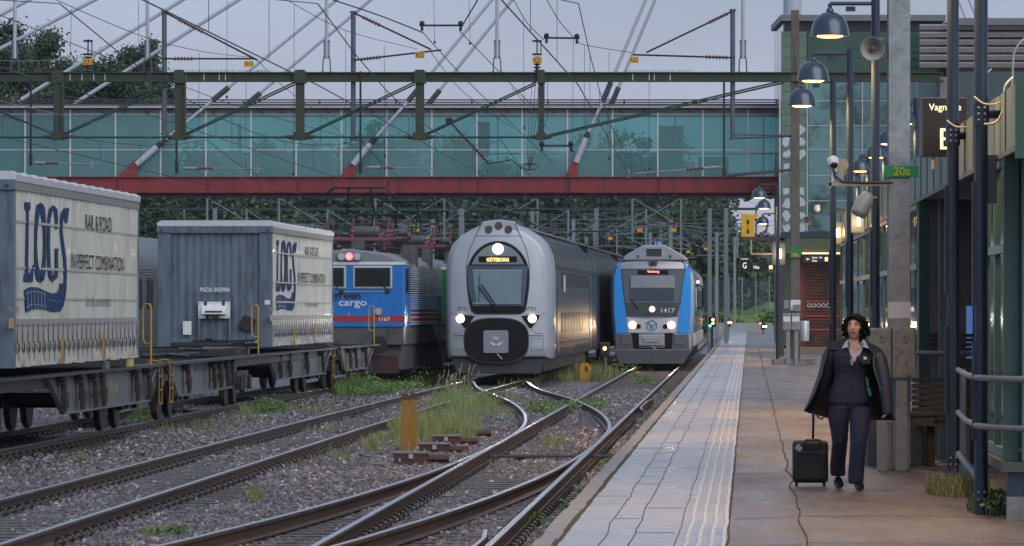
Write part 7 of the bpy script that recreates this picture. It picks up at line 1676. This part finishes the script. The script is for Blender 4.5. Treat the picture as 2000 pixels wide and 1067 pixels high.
# hair: a cap of many curved locks
mb = MB(); rh = random.Random(12)
capv = []; nu, nv = 32, 14
for j in range(nv + 1):
    th = PI * .60 * j / nv
    for i in range(nu):
        ph = 2 * PI * i / nu; r_ = 1.13 + .06 * mnoise.noise(Vector((ph * 3, th * 5, 0))); y = -.100 * math.sin(th) * math.cos(ph) * r_; x = .088 * math.sin(th) * math.sin(ph) * r_; z = .116 * math.cos(th) * r_ + .0
        if y < -.03 and z < .082: y = -.03 + (y + .03) * .15; x *= 1.02
        capv.append(HC + RH @ Vector((x, y + .012, z)))
mb.add(capv, [(j * nu + i, j * nu + (i + 1) % nu, (j + 1) * nu + (i + 1) % nu, (j + 1) * nu + i) for j in range(nv) for i in range(nu)])
for k in range(640):
    ph = rh.uniform(.70, 2 * PI - .70); th = rh.uniform(.2, 1.95)
    p = Vector((.090 * math.sin(th) * math.sin(ph), -.102 * math.sin(th) * math.cos(ph) + .012, .114 * math.cos(th))); nrm = p.normalized(); pts = [p * .98]; 
    dn = Vector((rh.uniform(-.7, .7), rh.uniform(-.6, .6), -1)); l = rh.uniform(.03, .06)
    for q in range(1, 4): pts.append(p + nrm * (.010 + .009 * math.sin(q * 2 + k) + .005 * (k % 3)) + dn * l * q / 3 + Vector((rh.uniform(-.01, .01), rh.uniform(-.01, .01), 0)))
    mb.path([HC + RH @ a for a in pts], [.006, .008, .007, .003], 4)
for k in range(90):
    x0_ = rh.uniform(-.075, .075); p = Vector((x0_, -.085 + abs(x0_) * .35, .082 - abs(x0_) * .35)); mb.path([HC + RH @ (p + Vector((0, .03, .02))), HC + RH @ (p + Vector((0, -.012, .012))), HC + RH @ (p + Vector((x0_ * .25, -.004, -.012 - abs(x0_) * .3)))], [.007, .007, .003], 4)
mb.build('hair', HAIRM, pr, smooth=True)
# shirt collar, scarf, badge, vest buttons, green side flash
def cp(P, dy, mat, name, t=.006, par=pr): return MB().prism([((x - 343) / 538, (957 - y) / 538) for x, y in P], (0, dy, 0), (1, 0, 0), (0, 0, 1), (0, 1, 0), t).build(name, mat, par)
cp([(342, 212), (352, 218), (378, 262), (398, 262), (414, 215), (420, 222), (412, 262), (384, 322), (374, 330), (352, 275), (344, 240)], -.115, SHIRT, 'shirt', .03)
cp([(342, 210), (350, 222), (352, 246), (310, 256), (326, 225)], -.128, SHIRT, 'collar'); cp([(415, 212), (422, 212), (446, 256), (412, 248)], -.128, SHIRT, 'collar')
cp([(340, 215), (349, 224), (353, 248), (345, 250), (340, 235)], -.136, GRN, 'collar_lining'); cp([(408, 232), (418, 228), (412, 250), (406, 250)], -.136, GRN, 'collar_lining')
cp([(362, 248), (378, 270), (398, 248), (392, 220), (362, 222)], -.121, SKIN, 'throat', .004)
cp([(352, 318), (360, 290), (364, 300), (366, 336), (358, 340)], -.134, M('pink_scarf', (.35, .24, .30), rough=.6), 'scarf_end')
bd_ = cp([(388, 292), (420, 284), (452, 300), (450, 330), (412, 332), (392, 312)], -.15, INK, 'microphone', .03); cp([(417, 296), (432, 296), (432, 310), (417, 310)], -.155, WHITE, 'microphone_badge', .004, bd_)
mb = MB()
for y in (345, 375, 405, 435, 465): mb.sph(cw(357, y, -.128), .006, 6, 4)
mb.path([cw(358, 330, -.124), cw(357, 400, -.112), cw(356, 490, -.13)], .003, 4); mb.each('vest_button', INK, pr)
cp([(430, 395), (440, 400), (446, 440), (436, 448)], -.108, GRN, 'green_flash', .01); cp([(434, 452), (450, 448), (460, 488), (448, 492)], -.105, GRN, 'green_flash', .01)
# coat
rows = [(232, (300, .03), (320, .10), (375, .115), (430, .10), (452, .05), (440, -.06)), (262, (244, -.02), (262, .10), (372, .13), (480, .11), (508, .03), (470, -.10)), (320, (228, -.04), (232, .14), (368, .16), (500, .14), (528, .02), (464, -.16)), (400, (208, -.06), (212, .16), (365, .19), (510, .15), (545, .02), (482, -.19)), (480, (176, -.09), (186, .18), (360, .22), (515, .17), (552, .02), (512, -.21)), (545, (138, -.12), (165, .20), (358, .24), (520, .18), (548, .02), (542, -.22)), (565, (125, -.13), (160, .20), (358, .25), (520, .18), (556, .02), (552, -.22)), (612, (250, .16), (262, .22), (358, .26), (470, .20), (560, .02), (574, -.22))]
def crow(pts, n=30):
    out = []; m_ = len(pts) - 1
    for k in range(n + 1):
        t = k / n * m_; i = min(int(t), m_ - 1); f = t - i; p0, p1, p2, p3 = pts[max(i - 1, 0)], pts[i], pts[i + 1], pts[min(i + 2, m_)]
        out.append(tuple(.5 * ((2 * p1[a]) + (-p0[a] + p2[a]) * f + (2 * p0[a] - 5 * p1[a] + 4 * p2[a] - p3[a]) * f * f + (-p0[a] + 3 * p1[a] - 3 * p2[a] + p3[a]) * f ** 3) for a in range(2)))
    return out
G = []
for ri in range((len(rows) - 1) * 5 + 1):
    i = min(ri // 5, len(rows) - 2); f = (ri - i * 5) / 5; A = rows[i]; B = rows[i + 1]; y = A[0] + (B[0] - A[0]) * f
    pts = [tuple(a + (b2 - a) * f for a, b2 in zip(A[k], B[k])) for k in range(1, 7)]
    g = []
    for k, (x, e_) in enumerate(crow(pts)):
        yy = y + (18 * (1 - k / 12) * (-1) if (i >= 6 and k < 12) else 0) * f
        w_ = .012 * mnoise.noise(Vector((x * .03, y * .008, 1))) * min(1, (y - 230) / 150)
        g.append(cw(x, yy, e_ + w_))
    G.append(g)
mb = MB(); mb.loft(G, False, False); ct = mb.build('coat', [COAT, LIN], pr, smooth=True, sharp=80); so = ct.modifiers.new('s', 'SOLIDIFY'); so.thickness = .012; so.offset = 0; so.material_offset = 1; so.material_offset_rim = 0
pts = [cw(x, y, e_) for x, y, e_ in ((515, 276, -.17), (480, 286, -.165), (466, 305, -.168), (464, 340, -.178), (474, 380, -.19), (494, 440, -.205), (520, 500, -.218), (548, 560, -.228), (574, 612, -.228))]; mb = MB().path(pts, .0045, 5)
mb.path([cw(x, y, e_) for x, y, e_ in ((236, 214, -.03), (243, 236, -.035), (246, 250, -.03))], .004, 5); mb.path([cw(x, y, e_) for x, y, e_ in ((243, 262, -.03), (228, 320, -.05), (208, 400, -.07))], .0025, 4); mb.build('green_piping', GRN, ct, smooth=True)
MB().path(smoothpath([cw(466, 266, .0), cw(494, 300, -.05), cw(512, 370, -.12), cw(522, 440, -.16), cw(530, 510, -.19), cw(535, 578, -.21)], 3), [.060, .064, .068, .070, .068, .066, .062, .065, .060, .057, .060, .055, .052, .055, .050, .048], 14).build('sleeve', COAT, ct, smooth=True)
MB().path([cw(280, 262, .02), cw(258, 300, .06), cw(240, 380, .13), cw(228, 450, .2), cw(208, 520, .3)], [.07, .072, .066, .06, .05], 14).build('sleeve', COAT, ct, smooth=True)
cp([(300, 262), (258, 262), (240, 238), (235, 214), (262, 226), (300, 214), (332, 196), (340, 206), (332, 222)], -.05, COAT, 'coat_collar', .05, ct); cp([(418, 208), (440, 222), (492, 246), (518, 274), (470, 288), (448, 262), (430, 238)], -.10, COAT, 'coat_collar', .06, ct)
MB().path([cw(340, 205, .0), cw(352, 200, .07), cw(378, 196, .10), cw(405, 200, .08), cw(422, 212, .0)], [.03, .035, .035, .035, .03], 8).build('hood_roll', COAT, ct, smooth=True)
cp([(478, 338), (484, 330), (488, 348), (476, 350)], -.075, SILVER, 'coat_emblem', .004, ct)
# shoes
for x, y, e_, nm, q in ((312, 925, .38, 's', .16), (398, 948, -.06, 's', 0)):
    c = cw(x, y, e_); mb = MB(); rr_ = [(.10, .02, .035), (.06, .035, .05), (.0, .04, .05), (-.07, .045, .036), (-.13, .042, .028), (-.165, .02, .015)]
    mb.loft([[Vector((c.x + w2 * math.cos(a), c.y + yy_, max(0, h2 * (1 + math.sin(a)))) ) + Vector((0, 0, (.07 * (yy_ + .16) if nm and q else 0) )) for a in [2 * PI * k / 12 for k in range(12)]] for yy_, w2, h2 in rr_]); mb.build('shoe', SHOE, pr, smooth=True)
SC = M('suitcase_fabric', (.010, .011, .014), rough=.6, var=.3, scale=30, bump=.3, bscale=80)
sx = WX + (188 - 343) / 538; sc_ = thing('suitcase', 'black soft trolley suitcase rolling behind the walking woman', 'suitcase', (sx, 44.25, PZ))
mb = MB().bx(-.165, .165, -.10, .10, .035, .43); mb.build('case', SC, sc_, bevel=.035, smooth=True); MB().bx(-.14, .14, -.135, -.09, .06, .34).build('front_pocket', SC, sc_, bevel=.02)
MB().tube((.03, .07, .42), (.03, .0, .70), .012, 8).tube((-.02, .0, .70), (.08, .0, .70), .014, 8).build('telescopic_handle', BLACKM, sc_); MB().path([(-.06, -.12, .40), (-.05, -.14, .44), (.08, -.14, .44), (.09, -.12, .40)], .012, 6).build('carry_handle', BLACKM, sc_)
for s in (-1, 1): MB().lathe([(.028, -.012), (.028, .012)], (s * .13, 0, .028), (1, 0, 0), 12).build('wheel', INK, sc_)
MB().box((-.115, -.14, .365), (.06, .006, .05), 0, 0, .7).build('luggage_tag', M('pale_blue_tag', (.25, .33, .42), rough=.4), sc_); MB().path([(-.14, -.137, .30), (0, -.140, .325), (.14, -.137, .30)], .004, 4).build('zip', BLACKM, sc_)

# ------------------------------------------------------------ thin evening haze over the whole yard
HZ = bpy.data.materials.new('evening_haze'); HZ.use_nodes = True; hn = HZ.node_tree.nodes; hl_ = HZ.node_tree.links
for n in list(hn): hn.remove(n)
ho = hn.new('ShaderNodeOutputMaterial'); hv = hn.new('ShaderNodeVolumePrincipled'); hv.inputs['Color'].default_value = (.86, .91, 1, 1); hv.inputs['Density'].default_value = .00011; hv.inputs['Anisotropy'].default_value = .3
hl_.new(hv.outputs[0], ho.inputs['Volume'])
MB().bx(-910, 910, -40, 1510, -1.6, 40).build('haze', HZ, kind='stuff', label='thin bluish evening haze over the whole yard', cat='haze')
